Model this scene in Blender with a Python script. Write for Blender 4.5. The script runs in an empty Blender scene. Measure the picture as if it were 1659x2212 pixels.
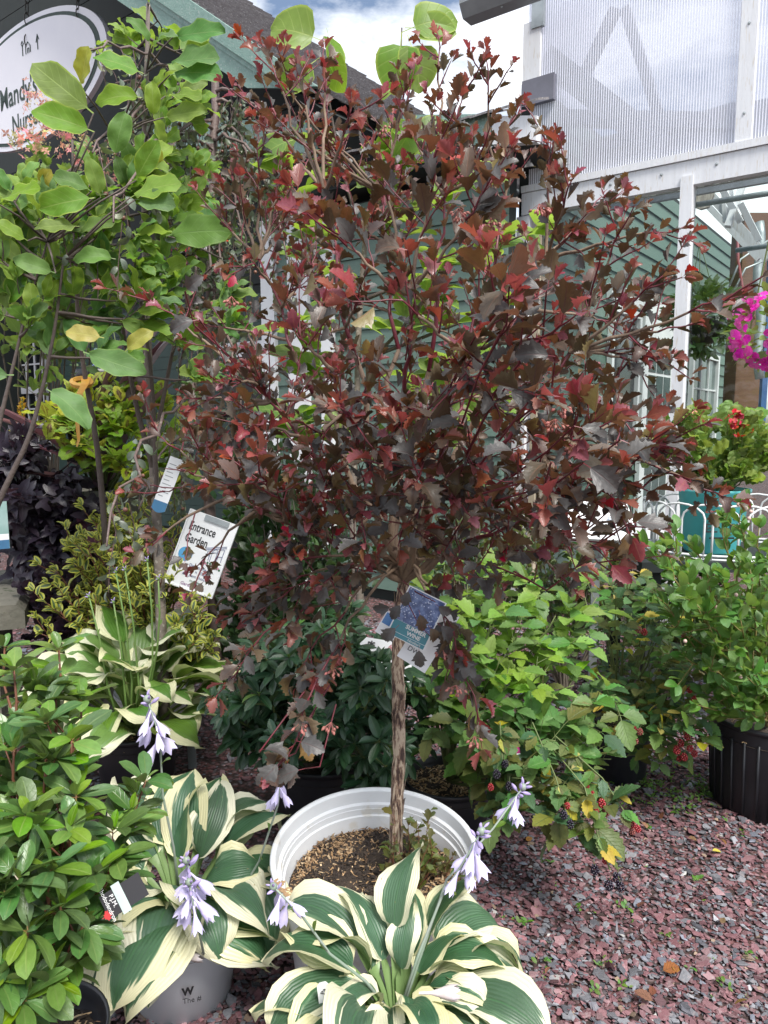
import bpy, math, random
import numpy as np
from mathutils import Vector, Matrix

sc = bpy.context.scene
col = sc.collection
R = math.radians

# ------------------------------------------------------------------ camera
CAM_Z = 1.47
PITCH = R(7.0)
FPX = 1600.0            # focal length measured on a 1659 x 2212 copy of the photograph
cd = bpy.data.cameras.new('camera')
cam = bpy.data.objects.new('camera', cd)
col.objects.link(cam)
cam.location = (0, 0, CAM_Z)
cam.rotation_euler = (R(90) - PITCH, 0, 0)
cd.sensor_fit = 'VERTICAL'
cd.angle = 2 * math.atan(1106.0 / FPX)
cd.clip_start = 0.05
cd.clip_end = 500
sc.camera = cam
sc.render.resolution_x, sc.render.resolution_y = 768, 1024

# ------------------------------------------------------------------ sky, sun, exposure
SUN_EL, SUN_AZ = R(55), R(150)      # high bright-overcast sun, behind the camera to the right
w = bpy.data.worlds.new('World')
sc.world = w
w.use_nodes = True
wt = w.node_tree
wt.nodes.clear()
def wn(t, **k):
    n = wt.nodes.new(t)
    for a, b in k.items(): setattr(n, a, b)
    return n
sky = wn('ShaderNodeTexSky', sky_type='NISHITA', sun_disc=False, sun_elevation=SUN_EL, sun_rotation=SUN_AZ)
bg = wn('ShaderNodeBackground'); bg.inputs['Strength'].default_value = 0.06
out = wn('ShaderNodeOutputWorld')
tc = wn('ShaderNodeTexCoord')
mp = wn('ShaderNodeMapping'); mp.inputs['Scale'].default_value = (1.0, 1.0, 2.2); mp.inputs['Location'].default_value = (1.15, 0.6, 0.2)
nz = wn('ShaderNodeTexNoise'); nz.inputs['Scale'].default_value = 2.6; nz.inputs['Detail'].default_value = 9; nz.inputs['Roughness'].default_value = 0.58
rp = wn('ShaderNodeValToRGB')
rp.color_ramp.elements[0].position = 0.43; rp.color_ramp.elements[0].color = (0.04, 0.04, 0.04, 1)
rp.color_ramp.elements[1].position = 0.55; rp.color_ramp.elements[1].color = (1, 1, 1, 1)
mx = wn('ShaderNodeMix', data_type='RGBA')
L = wt.links.new
L(tc.outputs['Generated'], mp.inputs['Vector']); L(mp.outputs['Vector'], nz.inputs['Vector']); L(nz.outputs['Fac'], rp.inputs['Fac'])
L(rp.outputs['Color'], mx.inputs['Factor']); L(sky.outputs['Color'], mx.inputs['A'])
mx.inputs['B'].default_value = (10.2, 10.5, 10.9, 1)
L(mx.outputs['Result'], bg.inputs['Color']); L(bg.outputs['Background'], out.inputs['Surface'])
sd = bpy.data.lights.new('sun', 'SUN'); sun = bpy.data.objects.new('sun', sd); col.objects.link(sun)
sd.energy = 2.3; sd.angle = R(20); sd.color = (1, 0.965, 0.91)
# nishita: rotation 0 puts the sun on +Y, turning clockwise seen from above
_s = Vector((math.sin(SUN_AZ) * math.cos(SUN_EL), math.cos(SUN_AZ) * math.cos(SUN_EL), math.sin(SUN_EL)))
sun.rotation_euler = (-_s).to_track_quat('-Z', 'Y').to_euler()
sun.location = _s * 30
sc.view_settings.view_transform = 'Standard'
sc.view_settings.look = 'None'
sc.view_settings.exposure = 1.42
sc.view_settings.gamma = 1.0
sc.view_settings.use_curve_mapping = False
sc.render.engine = 'CYCLES'
sc.cycles.use_denoising = True
sc.cycles.max_bounces = 8
sc.cycles.transparent_max_bounces = 12

# ------------------------------------------------------------------ places
_c, _sn = math.cos(PITCH), math.sin(PITCH)
def ray(x, y):
    u, v = (x - 829.5) / FPX, (y - 1106.0) / FPX
    return Vector((u, _c - v * _sn, -_sn - v * _c))
CAM = Vector((0, 0, CAM_Z))
def at(x, y, d): return CAM + ray(x, y) * d
def gnd(x, y, z=0.0):
    r = ray(x, y); return CAM + r * ((z - CAM_Z) / r.z)
def proj(p):
    q = Vector(p) - CAM
    d = q.y * _c - q.z * _sn
    if d < 0.05: return None
    return 829.5 + FPX * q.x / d, 1106 + FPX * (-q.y * _sn - q.z * _c) / d, d
# the buildings stand turned to the camera: E1 runs right along their fronts, E2 runs back
E1, E2, UP = Vector((0.8, -0.6, 0)), Vector((0.6, 0.8, 0)), Vector((0, 0, 1))
BO = Vector((1.5, 5.2, 0))
def B(a, b, z): return BO + E1 * a + E2 * b + UP * z
def onb(x, y, b):
    r = ray(x, y); d = (b - (CAM - BO).dot(E2)) / r.dot(E2); return CAM + r * d
def ona(x, y, a):
    r = ray(x, y); d = (a - (CAM - BO).dot(E1)) / r.dot(E1); return CAM + r * d

# ------------------------------------------------------------------ node helpers
def new_mat(name):
    m = bpy.data.materials.new(name); m.use_nodes = True
    nt = m.node_tree; nt.nodes.clear()
    return m, nt
class NT:
    def __init__(s, nt): s.nt = nt
    def n(s, t, ins=None, **k):
        nd = s.nt.nodes.new(t)
        for a, b in k.items(): setattr(nd, a, b)
        for a, b in (ins or {}).items():
            if b is None: continue
            i = nd.inputs[a]
            if hasattr(b, 'is_output'): s.nt.links.new(b, i)
            else:
                if i.type == 'RGBA' and len(b) == 3: b = (*b, 1)
                i.default_value = b
        return nd
    def m(s, op, a, b=None, c=None, clamp=False):
        nd = s.nt.nodes.new('ShaderNodeMath'); nd.operation = op; nd.use_clamp = clamp
        for i, q in enumerate((a, b, c)):
            if q is None: continue
            if hasattr(q, 'is_output'): s.nt.links.new(q, nd.inputs[i])
            else: nd.inputs[i].default_value = q
        return nd.outputs[0]
    def mix(s, f, a, b, blend='MIX'):
        nd = s.nt.nodes.new('ShaderNodeMix'); nd.data_type = 'RGBA'; nd.blend_type = blend
        for i, q in (('Factor', f), ('A', a), ('B', b)):
            k = [x for x in nd.inputs if x.name == i and (x.type == 'RGBA' or (i == 'Factor' and x.type == 'VALUE'))][0]
            if hasattr(q, 'is_output'): s.nt.links.new(q, k)
            else: k.default_value = (*q, 1) if (i != 'Factor' and len(q) == 3) else q
        return [o for o in nd.outputs if o.type == 'RGBA'][0]
    def step(s, x, a, b):          # smooth ramp a..b -> 0..1
        nd = s.nt.nodes.new('ShaderNodeMapRange'); nd.interpolation_type = 'SMOOTHSTEP'
        s.nt.links.new(x, nd.inputs[0]) if hasattr(x, 'is_output') else None
        nd.inputs[1].default_value = a; nd.inputs[2].default_value = b
        return nd.outputs[0]
    def out(s, sh): s.nt.links.new(sh, s.n('ShaderNodeOutputMaterial').inputs['Surface'])

MATS = {}
def mat(name, c, rough=0.6, metal=0.0, c2=None, scale=8.0, amt=0.5, bump=0.0, bscale=None, stretch=(1, 1, 1), spec=0.5, rvar=0.0, coords='Object', c3=None, sss=0):
    if name in MATS: return MATS[name]
    m, nt = new_mat(name); t = NT(nt)
    tcn = t.n('ShaderNodeTexCoord'); oi = t.n('ShaderNodeObjectInfo')
    mp = t.n('ShaderNodeMapping', {'Vector': tcn.outputs[coords], 'Scale': stretch})
    base = None
    nz = t.n('ShaderNodeTexNoise', {'Vector': mp.outputs[0], 'Scale': scale, 'Detail': 6.0, 'Roughness': 0.6})
    f = t.step(nz.outputs['Fac'], 0.5 - amt / 2, 0.5 + amt / 2)
    base = t.mix(f, c, c2 or tuple(x * 0.75 for x in c))
    if c3:
        n3 = t.n('ShaderNodeTexNoise', {'Vector': mp.outputs[0], 'Scale': scale * 3.1, 'Detail': 4.0})
        base = t.mix(t.step(n3.outputs['Fac'], 0.58, 0.68), base, c3)
    if rvar:
        v = t.m('ADD', t.m('MULTIPLY', oi.outputs['Random'], rvar), 1 - rvar / 2)
        hs = t.n('ShaderNodeHueSaturation', {'Color': base, 'Value': v}); base = hs.outputs[0]
    p = t.n('ShaderNodeBsdfPrincipled', {'Base Color': base, 'Roughness': rough, 'Metallic': metal, 'Specular IOR Level': spec})
    if bump:
        nb = t.n('ShaderNodeTexNoise', {'Vector': mp.outputs[0], 'Scale': bscale or scale * 4, 'Detail': 5.0})
        bp = t.n('ShaderNodeBump', {'Height': nb.outputs['Fac'], 'Strength': bump, 'Distance': 0.01})
        nt.links.new(bp.outputs[0], p.inputs['Normal'])
    t.out(p.outputs[0]); MATS[name] = m
    return m

def leafmat(name, top, back, vein=None, nlat=6.0, lat=0.45, rough=0.42, var=0.5, hue=0.03, trans=0.3, tcol=None,
            margin=None, mth=0.55, mnoise=0.35, centre=None, cth=0.4, petiole=None, par=0, spec=0.5, slant=0.55, edge=None, spots=None, sth=.66, bump=0.25, mid=0.05):
    m, nt = new_mat(name); t = NT(nt)
    uv = t.n('ShaderNodeUVMap', uv_map='UVMap')
    sx = t.n('ShaderNodeSeparateXYZ', {'Vector': uv.outputs[0]})
    u, v = sx.outputs[0], sx.outputs[1]
    a = t.m('MULTIPLY', t.m('ABSOLUTE', t.m('SUBTRACT', u, 0.5)), 2.0)
    at_ = t.n('ShaderNodeAttribute', attribute_name='rnd', attribute_type='GEOMETRY')
    oi = t.n('ShaderNodeObjectInfo')
    r = t.m('FRACT', t.m('ADD', at_.outputs['Fac'], oi.outputs['Random']))
    r2 = t.m('FRACT', t.m('MULTIPLY', r, 7.31)); r3 = t.m('FRACT', t.m('MULTIPLY', r, 23.7))
    back = back or top
    geo = t.n('ShaderNodeNewGeometry')
    nvec = t.n('ShaderNodeCombineXYZ', {'X': t.m('MULTIPLY', u, 3.0), 'Y': t.m('MULTIPLY', v, 3.0), 'Z': t.m('MULTIPLY', r, 40.0)})
    nz = t.n('ShaderNodeTexNoise', {'Vector': nvec.outputs[0], 'Scale': 1.6, 'Detail': 4.0})
    c = t.mix(geo.outputs['Backfacing'], top, back)
    hs = t.n('ShaderNodeHueSaturation', {'Color': c, 'Hue': t.m('ADD', t.m('MULTIPLY', r2, hue * 2), 0.5 - hue),
             'Saturation': t.m('ADD', t.m('MULTIPLY', r3, 0.3), 0.85),
             'Value': t.m('ADD', t.m('ADD', t.m('MULTIPLY', r, var), 1 - var / 2), t.m('MULTIPLY', t.m('SUBTRACT', nz.outputs['Fac'], 0.5), 0.7))})
    c = hs.outputs[0]
    if centre:
        cn = t.m('ADD', t.m('ADD', a, t.m('MULTIPLY', t.m('ABSOLUTE', t.m('SUBTRACT', v, 0.42)), 0.9)), t.m('MULTIPLY', t.m('SUBTRACT', nz.outputs['Fac'], 0.5), 0.7))
        c = t.mix(t.step(cn, cth + 0.06, cth - 0.06), c, centre)
    if margin:
        sv = t.n('ShaderNodeCombineXYZ', {'X': t.m('MULTIPLY', u, 15.0), 'Y': t.m('MULTIPLY', v, 1.5), 'Z': t.m('MULTIPLY', r, 60.0)})
        sn = t.n('ShaderNodeTexNoise', {'Vector': sv.outputs[0], 'Scale': 1.0, 'Detail': 3.0})
        edgew = t.m('ADD', a, t.m('MULTIPLY', t.m('SUBTRACT', sn.outputs['Fac'], 0.5), mnoise * 2))
        edgew = t.m('ADD', edgew, t.m('MULTIPLY', t.m('POWER', t.m('MAXIMUM', v, 0.0), 5.0), 0.55))
        edgew = t.m('ADD', edgew, t.m('MULTIPLY', t.m('SUBTRACT', r2, 0.5), 0.18))
        mk = t.step(edgew, mth - 0.03, mth + 0.03)
        # a paler, half-mixed feathering between the two zones
        sv2 = t.n('ShaderNodeCombineXYZ', {'X': t.m('MULTIPLY', u, 22.0), 'Y': t.m('MULTIPLY', v, 1.1), 'Z': t.m('MULTIPLY', r, 90.0)})
        sn2 = t.n('ShaderNodeTexNoise', {'Vector': sv2.outputs[0], 'Scale': 1.0, 'Detail': 2.0})
        ew2 = t.m('ADD', edgew, t.m('MULTIPLY', t.m('SUBTRACT', sn2.outputs['Fac'], 0.5), 0.9))
        c = t.mix(t.m('MULTIPLY', t.step(ew2, mth - 0.10, mth - 0.04), 0.55), c, t.mix(0.45, top, (0.22, 0.34, 0.20)))
        mc = t.mix(r3, margin, tuple(x * y for x, y in zip(margin, (1.0, 0.97, 0.72))))
        c = t.mix(mk, c, mc)
    la = t.m('PINGPONG', t.m('MULTIPLY', t.m('SUBTRACT', v, t.m('MULTIPLY', a, slant * 0.5)), nlat), 0.5)
    lv = t.m('MULTIPLY', t.step(la, 0.10, 0.0), lat)
    mv = t.step(a, mid * 1.6, mid * 0.5)
    vm = t.m('MAXIMUM', lv, mv)
    if vein:
        vmm = t.m('MULTIPLY', vm, t.m('ADD', t.m('MULTIPLY', geo.outputs['Backfacing'], 0.35), 0.55))
        c = t.mix(vmm, c, vein)
    if edge: c = t.mix(t.step(a, 0.86, 0.97), c, edge)
    if spots:
        s2 = t.n('ShaderNodeTexNoise', {'Vector': nvec.outputs[0], 'Scale': 5.0, 'Detail': 2.0})
        c = t.mix(t.m('MULTIPLY', t.step(s2.outputs['Fac'], sth, sth + .05), 0.8), c, spots)
    pv = None
    if par:
        bow = t.m('ADD', t.m('MULTIPLY', t.m('SUBTRACT', u, 0.5), t.m('ADD', 1.0, t.m('MULTIPLY', t.m('POWER', t.m('SUBTRACT', v, 0.45), 2.0), 0.9))), 0.5)
        pv = t.m('PINGPONG', t.m('MULTIPLY', bow, float(par)), 0.5)
        c = t.mix(t.m('MULTIPLY', t.step(pv, .20, .0), .16), c, t.mix(0.6, c, (.10, .16, .07)))
    c = t.mix(t.m('LESS_THAN', v, 0.0), c, petiole or vein or top)
    tc_ = t.mix(0.55, c, tcol) if tcol else c
    hh = t.m('ADD', t.m('MULTIPLY', vm, -1.0), t.m('MULTIPLY', nz.outputs['Fac'], 0.6))
    if pv is not None: hh = t.m('MULTIPLY', t.m('POWER', t.m('MULTIPLY', pv, 2.0), .6), 1.0)
    bp = t.n('ShaderNodeBump', {'Height': hh, 'Strength': bump, 'Distance': 0.004})
    p = t.n('ShaderNodeBsdfPrincipled', {'Base Color': c, 'Roughness': rough, 'Specular IOR Level': spec, 'Normal': bp.outputs[0]})
    tr = t.n('ShaderNodeBsdfTranslucent', {'Color': tc_})
    ms = t.n('ShaderNodeMixShader', {'Fac': trans}); nt.links.new(p.outputs[0], ms.inputs[1]); nt.links.new(tr.outputs[0], ms.inputs[2])
    t.out(ms.outputs[0]); MATS[name] = m
    return m

# ------------------------------------------------------------------ mesh helpers
def mesh_np(name, V, loops, tot, mats, midx=None, uv=None, rnd=None, smooth=True, vcol=None):
    me = bpy.data.meshes.new(name)
    V = np.asarray(V, np.float32); loops = np.asarray(loops, np.int32); tot = np.asarray(tot, np.int32)
    me.vertices.add(len(V)); me.vertices.foreach_set('co', V.ravel())
    me.loops.add(len(loops)); me.loops.foreach_set('vertex_index', loops)
    me.polygons.add(len(tot))
    st = np.concatenate(([0], np.cumsum(tot)[:-1])).astype(np.int32)
    me.polygons.foreach_set('loop_start', st); me.polygons.foreach_set('loop_total', tot)
    for m in (mats if isinstance(mats, (list, tuple)) else [mats]): me.materials.append(m)
    if midx is not None: me.polygons.foreach_set('material_index', np.asarray(midx, np.int32))
    me.polygons.foreach_set('use_smooth', np.full(len(tot), smooth))
    if uv is not None:
        l = me.uv_layers.new(name='UVMap'); l.data.foreach_set('uv', np.asarray(uv, np.float32).ravel())
    if rnd is not None:
        at_ = me.attributes.new('rnd', 'FLOAT', 'POINT'); at_.data.foreach_set('value', np.asarray(rnd, np.float32))
    if vcol is not None:
        at_ = me.attributes.new('tint', 'FLOAT_COLOR', 'POINT'); at_.data.foreach_set('color', np.asarray(vcol, np.float32).ravel())
    me.update(calc_edges=True); me.validate()
    return me
def loc_of(o): return o.location.copy() if o else Vector((0, 0, 0))
ROOT = {}
def link(name, me, parent=None, M=None, kind=None):
    o = bpy.data.objects.new(name, me); col.objects.link(o)
    M = M or Matrix()
    if parent is not None:
        o.parent = parent
        o.matrix_basis = WINV[parent.name] @ M
        WINV[o.name] = M.inverted()
    else:
        o.matrix_basis = M
        WINV[o.name] = M.inverted()
    if kind: o['kind'] = kind
    return o
WINV = {}
def tag(o, label, cat, group=None):
    o['label'] = label; o['category'] = cat
    if group: o['group'] = group
    return o
def thing(name, label, cat, loc=(0, 0, 0), group=None):
    o = bpy.data.objects.new(name, None); col.objects.link(o)
    o.empty_display_size = 0.05
    o.location = loc; WINV[o.name] = Matrix.Translation(-Vector(loc))
    return tag(o, label, cat, group)

class MB:
    def __init__(s): s.V, s.F, s.M, s.m = [], [], [], 0
    def add(s, vs, fs):
        k = len(s.V); s.V += [tuple(v) for v in vs]; s.F += [tuple(i + k for i in f) for f in fs]; s.M += [s.m] * len(fs); return s
    def box(s, o, ex, ey, ez, bev=0.0):          # o: corner, ex ey ez: full edge vectors
        o, ex, ey, ez = map(Vector, (o, ex, ey, ez))
        vs = [o, o + ex, o + ex + ey, o + ey, o + ez, o + ex + ez, o + ex + ey + ez, o + ey + ez]
        fs = [(3, 2, 1, 0), (4, 5, 6, 7), (0, 1, 5, 4), (1, 2, 6, 5), (2, 3, 7, 6), (3, 0, 4, 7)]
        if ex.cross(ey).dot(ez) < 0: fs = [f[::-1] for f in fs]
        return s.add(vs, fs)
    def prism(s, poly, off):                      # planar polygon extruded by off
        n = len(poly); poly = [Vector(p) for p in poly]; off = Vector(off)
        vs = poly + [p + off for p in poly]
        nrm = sum(((poly[i] - poly[0]).cross(poly[(i + 1) % n] - poly[0]) for i in range(1, n - 1)), Vector())
        fs = [tuple(range(n))[::-1], tuple(range(n, 2 * n))] + [(i, (i + 1) % n, n + (i + 1) % n, n + i) for i in range(n)]
        if nrm.dot(off) < 0: fs = [f[::-1] for f in fs]
        return s.add(vs, fs)
    def tube(s, pts, rad, sides=6, cap=True, closed=False):
        pts = [Vector(p) for p in pts]; n = len(pts)
        rad = rad if hasattr(rad, '__len__') else [rad] * n
        t0 = (pts[1] - pts[0]).normalized()
        u = t0.orthogonal().normalized(); vs = []
        for i, p in enumerate(pts):
            if closed: t = pts[(i + 1) % n] - pts[i - 1]
            else: t = pts[min(i + 1, n - 1)] - pts[max(i - 1, 0)]
            t = t.normalized() if t.length > 1e-9 else t0
            u = (u - t * u.dot(t)); u = u.normalized() if u.length > 1e-6 else t.orthogonal().normalized()
            v = t.cross(u)
            for k in range(sides):
                a = 2 * math.pi * k / sides
                vs.append(p + (u * math.cos(a) + v * math.sin(a)) * rad[i])
        fs = []
        for i in range(n if closed else n - 1):
            j = (i + 1) % n
            for k in range(sides):
                q = (k + 1) % sides
                fs.append((i * sides + k, i * sides + q, j * sides + q, j * sides + k))
        if cap and not closed:
            fs += [tuple(range(sides))[::-1], tuple(range((n - 1) * sides, n * sides))]
        return s.add(vs, fs)
    def lathe(s, prof, seg=32, M=None, wob=0.0, close=False):     # prof: (r, z) list, going so that outside faces out
        M = M or Matrix(); vs, fs = [], []
        for r, z in prof:
            for k in range(seg):
                a = 2 * math.pi * k / seg
                rr = r * (1 + wob * math.sin(3 * a + z * 9))
                vs.append(M @ Vector((rr * math.cos(a), rr * math.sin(a), z)))
        for i in range(len(prof) - 1):
            if prof[i] == prof[i + 1]: continue
            for k in range(seg):
                q = (k + 1) % seg
                fs.append((i * seg + k, i * seg + q, (i + 1) * seg + q, (i + 1) * seg + k))
        return s.add(vs, fs)
    def ball(s, c, r, seg=8, rings=5, sz=1.0):
        c = Vector(c)
        vs = [c + Vector((0, 0, r * sz))]
        for i in range(1, rings):
            th = math.pi * i / rings
            for k in range(seg):
                a = 2 * math.pi * k / seg
                vs.append(c + Vector((r * math.sin(th) * math.cos(a), r * math.sin(th) * math.sin(a), r * sz * math.cos(th))))
        vs.append(c - Vector((0, 0, r * sz)))
        fs = [(0, 1 + k, 1 + (k + 1) % seg) for k in range(seg)]
        for i in range(rings - 2):
            for k in range(seg):
                a, b = 1 + i * seg + k, 1 + i * seg + (k + 1) % seg
                fs.append((a, a + seg, b + seg, b))
        e = len(vs) - 1; a0 = 1 + (rings - 2) * seg
        fs += [(e, a0 + (k + 1) % seg, a0 + k) for k in range(seg)]
        return s.add(vs, fs)
    def build(s, name, mats, parent=None, smooth=False, kind=None, M=None, uv=None):
        tot = [len(f) for f in s.F]; lp = [i for f in s.F for i in f]
        V = s.V
        me = mesh_np(name, V, lp, tot, mats, s.M, smooth=smooth)
        if M is not None:                      # vertices given in local space of M
            return link(name, me, parent, M, kind)
        return link(name, me, parent, None, kind)

def text(name, body, size, M, m, parent, ax='CENTER', sx=1.0, extrude=0.0004, shear=0.0, bold=0.0):
    cu = bpy.data.curves.new(name, 'FONT'); cu.body = body; cu.size = size; cu.align_x = ax; cu.align_y = 'CENTER'
    cu.extrude = extrude; cu.shear = shear; cu.offset = bold; cu.resolution_u = 3
    cu.materials.append(m)
    tmp = bpy.data.objects.new('tmp_text', cu)
    me = bpy.data.meshes.new_from_object(tmp); bpy.data.objects.remove(tmp); me.name = name
    return link(name, me, parent, M @ Matrix.Diagonal((sx, 1, 1, 1)))
def frame(o, ex, ey):
    ex = Vector(ex).normalized(); ez = ex.cross(Vector(ey)).normalized(); ey = ez.cross(ex)
    return Matrix(((ex.x, ey.x, ez.x, o[0]), (ex.y, ey.y, ez.y, o[1]), (ex.z, ey.z, ez.z, o[2]), (0, 0, 0, 1)))

# ------------------------------------------------------------------ leaves
def T_leaf(ts, ws, cols=(-1, -.5, 0, .5, 1), fold=0.3, bend=0.6, wave=0.0, wn_=2, shear=0.0, pet=0.18, petw=0.012, side=0.0, twist=0.0, phase=0.0, cup=0.0):
    """a leaf of blade length 1 along +Y, upper side +Z; returns verts, quads, per-loop uv"""
    V, Q, U = [], [], []
    n = len(ts); y = pet; z = 0.0; last = 0.0; cen = []
    for i, t in enumerate(ts):
        dt = t - last; last = t
        th = bend * (t - dt / 2)
        y += dt * math.cos(th); z -= dt * math.sin(th); cen.append((y, z, bend * t))
    vid = []
    for i, t in enumerate(ts):
        cy, cz, th = cen[i]; row = []
        for s in cols:
            w_ = ws[i] * s
            h = fold * abs(w_) + cup * w_ * w_ + wave * abs(s) * math.sin(2 * math.pi * wn_ * t + (1.9 if s > 0 else 0) + phase) + twist * w_ * (t - 0.3)
            yy = shear * abs(w_)
            row.append(len(V))
            V.append((w_ + side * t * t, cy + yy * math.cos(th) + h * math.sin(th), cz - yy * math.sin(th) + h * math.cos(th)))
        vid.append(row)
    for i in range(n - 1):
        for k in range(len(cols) - 1):
            Q.append((vid[i][k], vid[i][k + 1], vid[i + 1][k + 1], vid[i + 1][k]))
            c0, c1 = (cols[k] + 1) / 2, (cols[k + 1] + 1) / 2
            U += [(c0, ts[i]), (c1, ts[i]), (c1, ts[i + 1]), (c0, ts[i + 1])]
    if pet > 0:
        k = len(V); V += [(-petw, 0, 0), (petw, 0, 0), (petw * .8, pet + .02, 0.001), (-petw * .8, pet + .02, 0.001)]
        Q.append((k, k + 1, k + 2, k + 3)); U += [(.5, -.2)] * 4
    return np.array(V, np.float64), np.array(Q, np.int64), np.array(U, np.float64)
def prof(a, b, W, ts):
    pk = a / (a + b); mxv = (pk ** a) * ((1 - pk) ** b)
    return [W * (max(t, 0.004) ** a) * (max(1 - t, 0.004) ** b) / mxv for t in ts]
TEMPL = {}
def add_t(key, arr): TEMPL[key] = arr
rt = random.Random(5)
def ovates(key, a, b, W, n=4, rows=6, teeth=0.0, **kw):
    for i in range(n):
        ts = [j / rows for j in range(rows + 1)]
        ws = prof(a, b, W * rt.uniform(.9, 1.1), ts)
        if teeth: ws = [x * (1 - (teeth if j % 2 else -teeth * .3)) for j, x in enumerate(ws)]
        k2 = dict(kw)
        k2['fold'] = kw.get('fold', .3) * rt.uniform(.4, 1.5); k2['bend'] = kw.get('bend', .5) * rt.uniform(.3, 1.7)
        k2['phase'] = rt.uniform(0, 6); k2['side'] = rt.uniform(-.1, .1); k2['twist'] = rt.uniform(-.4, .4)
        add_t((key, i), T_leaf(ts, ws, **k2))
# ninebark: three lobes with saw teeth
for i in range(6):
    ts = [0, .08, .15, .23, .30, .36, .43, .50, .57, .64, .72, .79, .87, .93, 1]
    ws = [.03, .17, .18, .30, .31, .42, .27, .22, .26, .20, .21, .13, .13, .06, .006]
    ws = [x * rt.uniform(.92, 1.12) for x in ws]
    add_t(('lobed', i), T_leaf(ts, ws, cols=(-1, 0, 1), fold=rt.uniform(.25, 1.1), bend=rt.uniform(-.1, 1.4), shear=.55, pet=.28, petw=.014, side=rt.uniform(-.15, .15), twist=rt.uniform(-.6, .6)))
for i in range(3):   # the few big ones held close to the camera, finer teeth
    ts = [0, .06, .12, .19, .26, .33, .37, .42, .47, .54, .6, .67, .73, .8, .87, .93, 1]
    ws = [.03, .17, .21, .30, .33, .44, .38, .29, .24, .28, .23, .25, .17, .17, .09, .08, .006]
    ws = [x * rt.uniform(.95, 1.08) for x in ws]
    add_t(('lobedbig', i), T_leaf(ts, ws, fold=rt.uniform(.15, .5), bend=rt.uniform(.3, 1.3), shear=.45, pet=.25, petw=.013, side=rt.uniform(-.15, .15), twist=rt.uniform(-.4, .4), wave=.012, wn_=5))
ovates('magnolia', .62, .62, .255, n=6, rows=9, fold=.35, bend=.7, wave=.055, wn_=2.2, pet=.12)
ovates('heart', .34, .62, .46, n=4, rows=8, fold=.25, bend=.9, wave=.035, wn_=1.2, pet=.3)
ovates('rhodo', .75, .7, .20, n=5, rows=6, cols=(-1, -.5, 0, .5, 1), fold=.3, bend=.5, pet=.08, petw=.02)
ovates('pjm', .75, .6, .225, n=5, rows=6, fold=.25, bend=.45, pet=.1, petw=.02)
ovates('small', .7, .75, .25, n=4, rows=5, cols=(-1, 0, 1), fold=.45, bend=.9, pet=.2, petw=.015)
ovates('blueb', .7, .75, .27, n=4, rows=6, cols=(-1, 0, 1), fold=.3, bend=.5, pet=.08, petw=.02)
ovates('saw', .5, .95, .31, n=5, rows=11, cols=(-1, 0, 1), teeth=.17, fold=.35, bend=.7, shear=.2, pet=.14)
ovates('weigela', .6, .8, .23, n=4, rows=6, cols=(-1, 0, 1), fold=.45, bend=.8, wave=.02, pet=.06)
ovates('coleus', .45, .75, .36, n=4, rows=10, cols=(-1, -.55, 0, .55, 1), teeth=.12, fold=.2, bend=.8, wave=.03, wn_=3, shear=.12, pet=.15)
ovates('round', .34, .36, .48, n=4, rows=9, teeth=.10, fold=.22, bend=.6, wave=.07, wn_=2.5, pet=.5, petw=.025)
ovates('strap', .3, .6, .055, n=3, rows=9, cols=(-1, 0, 1), fold=.6, bend=1.1, pet=0)
for i in range(3):    # sweet potato vine
    ts = [0, .05, .14, .24, .34, .44, .6, .8, 1]
    ws = [.1, .42, .5, .48, .25, .2, .2, .13, .01]
    add_t(('vine', i), T_leaf(ts, ws, cols=(-1, 0, 1), fold=rt.uniform(.1, .4), bend=rt.uniform(.2, 1), shear=.1, pet=.3, petw=.02, twist=rt.uniform(-.3, .3)))
NV = {}
for k in TEMPL: NV[k[0]] = max(NV.get(k[0], 0), k[1] + 1)

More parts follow.
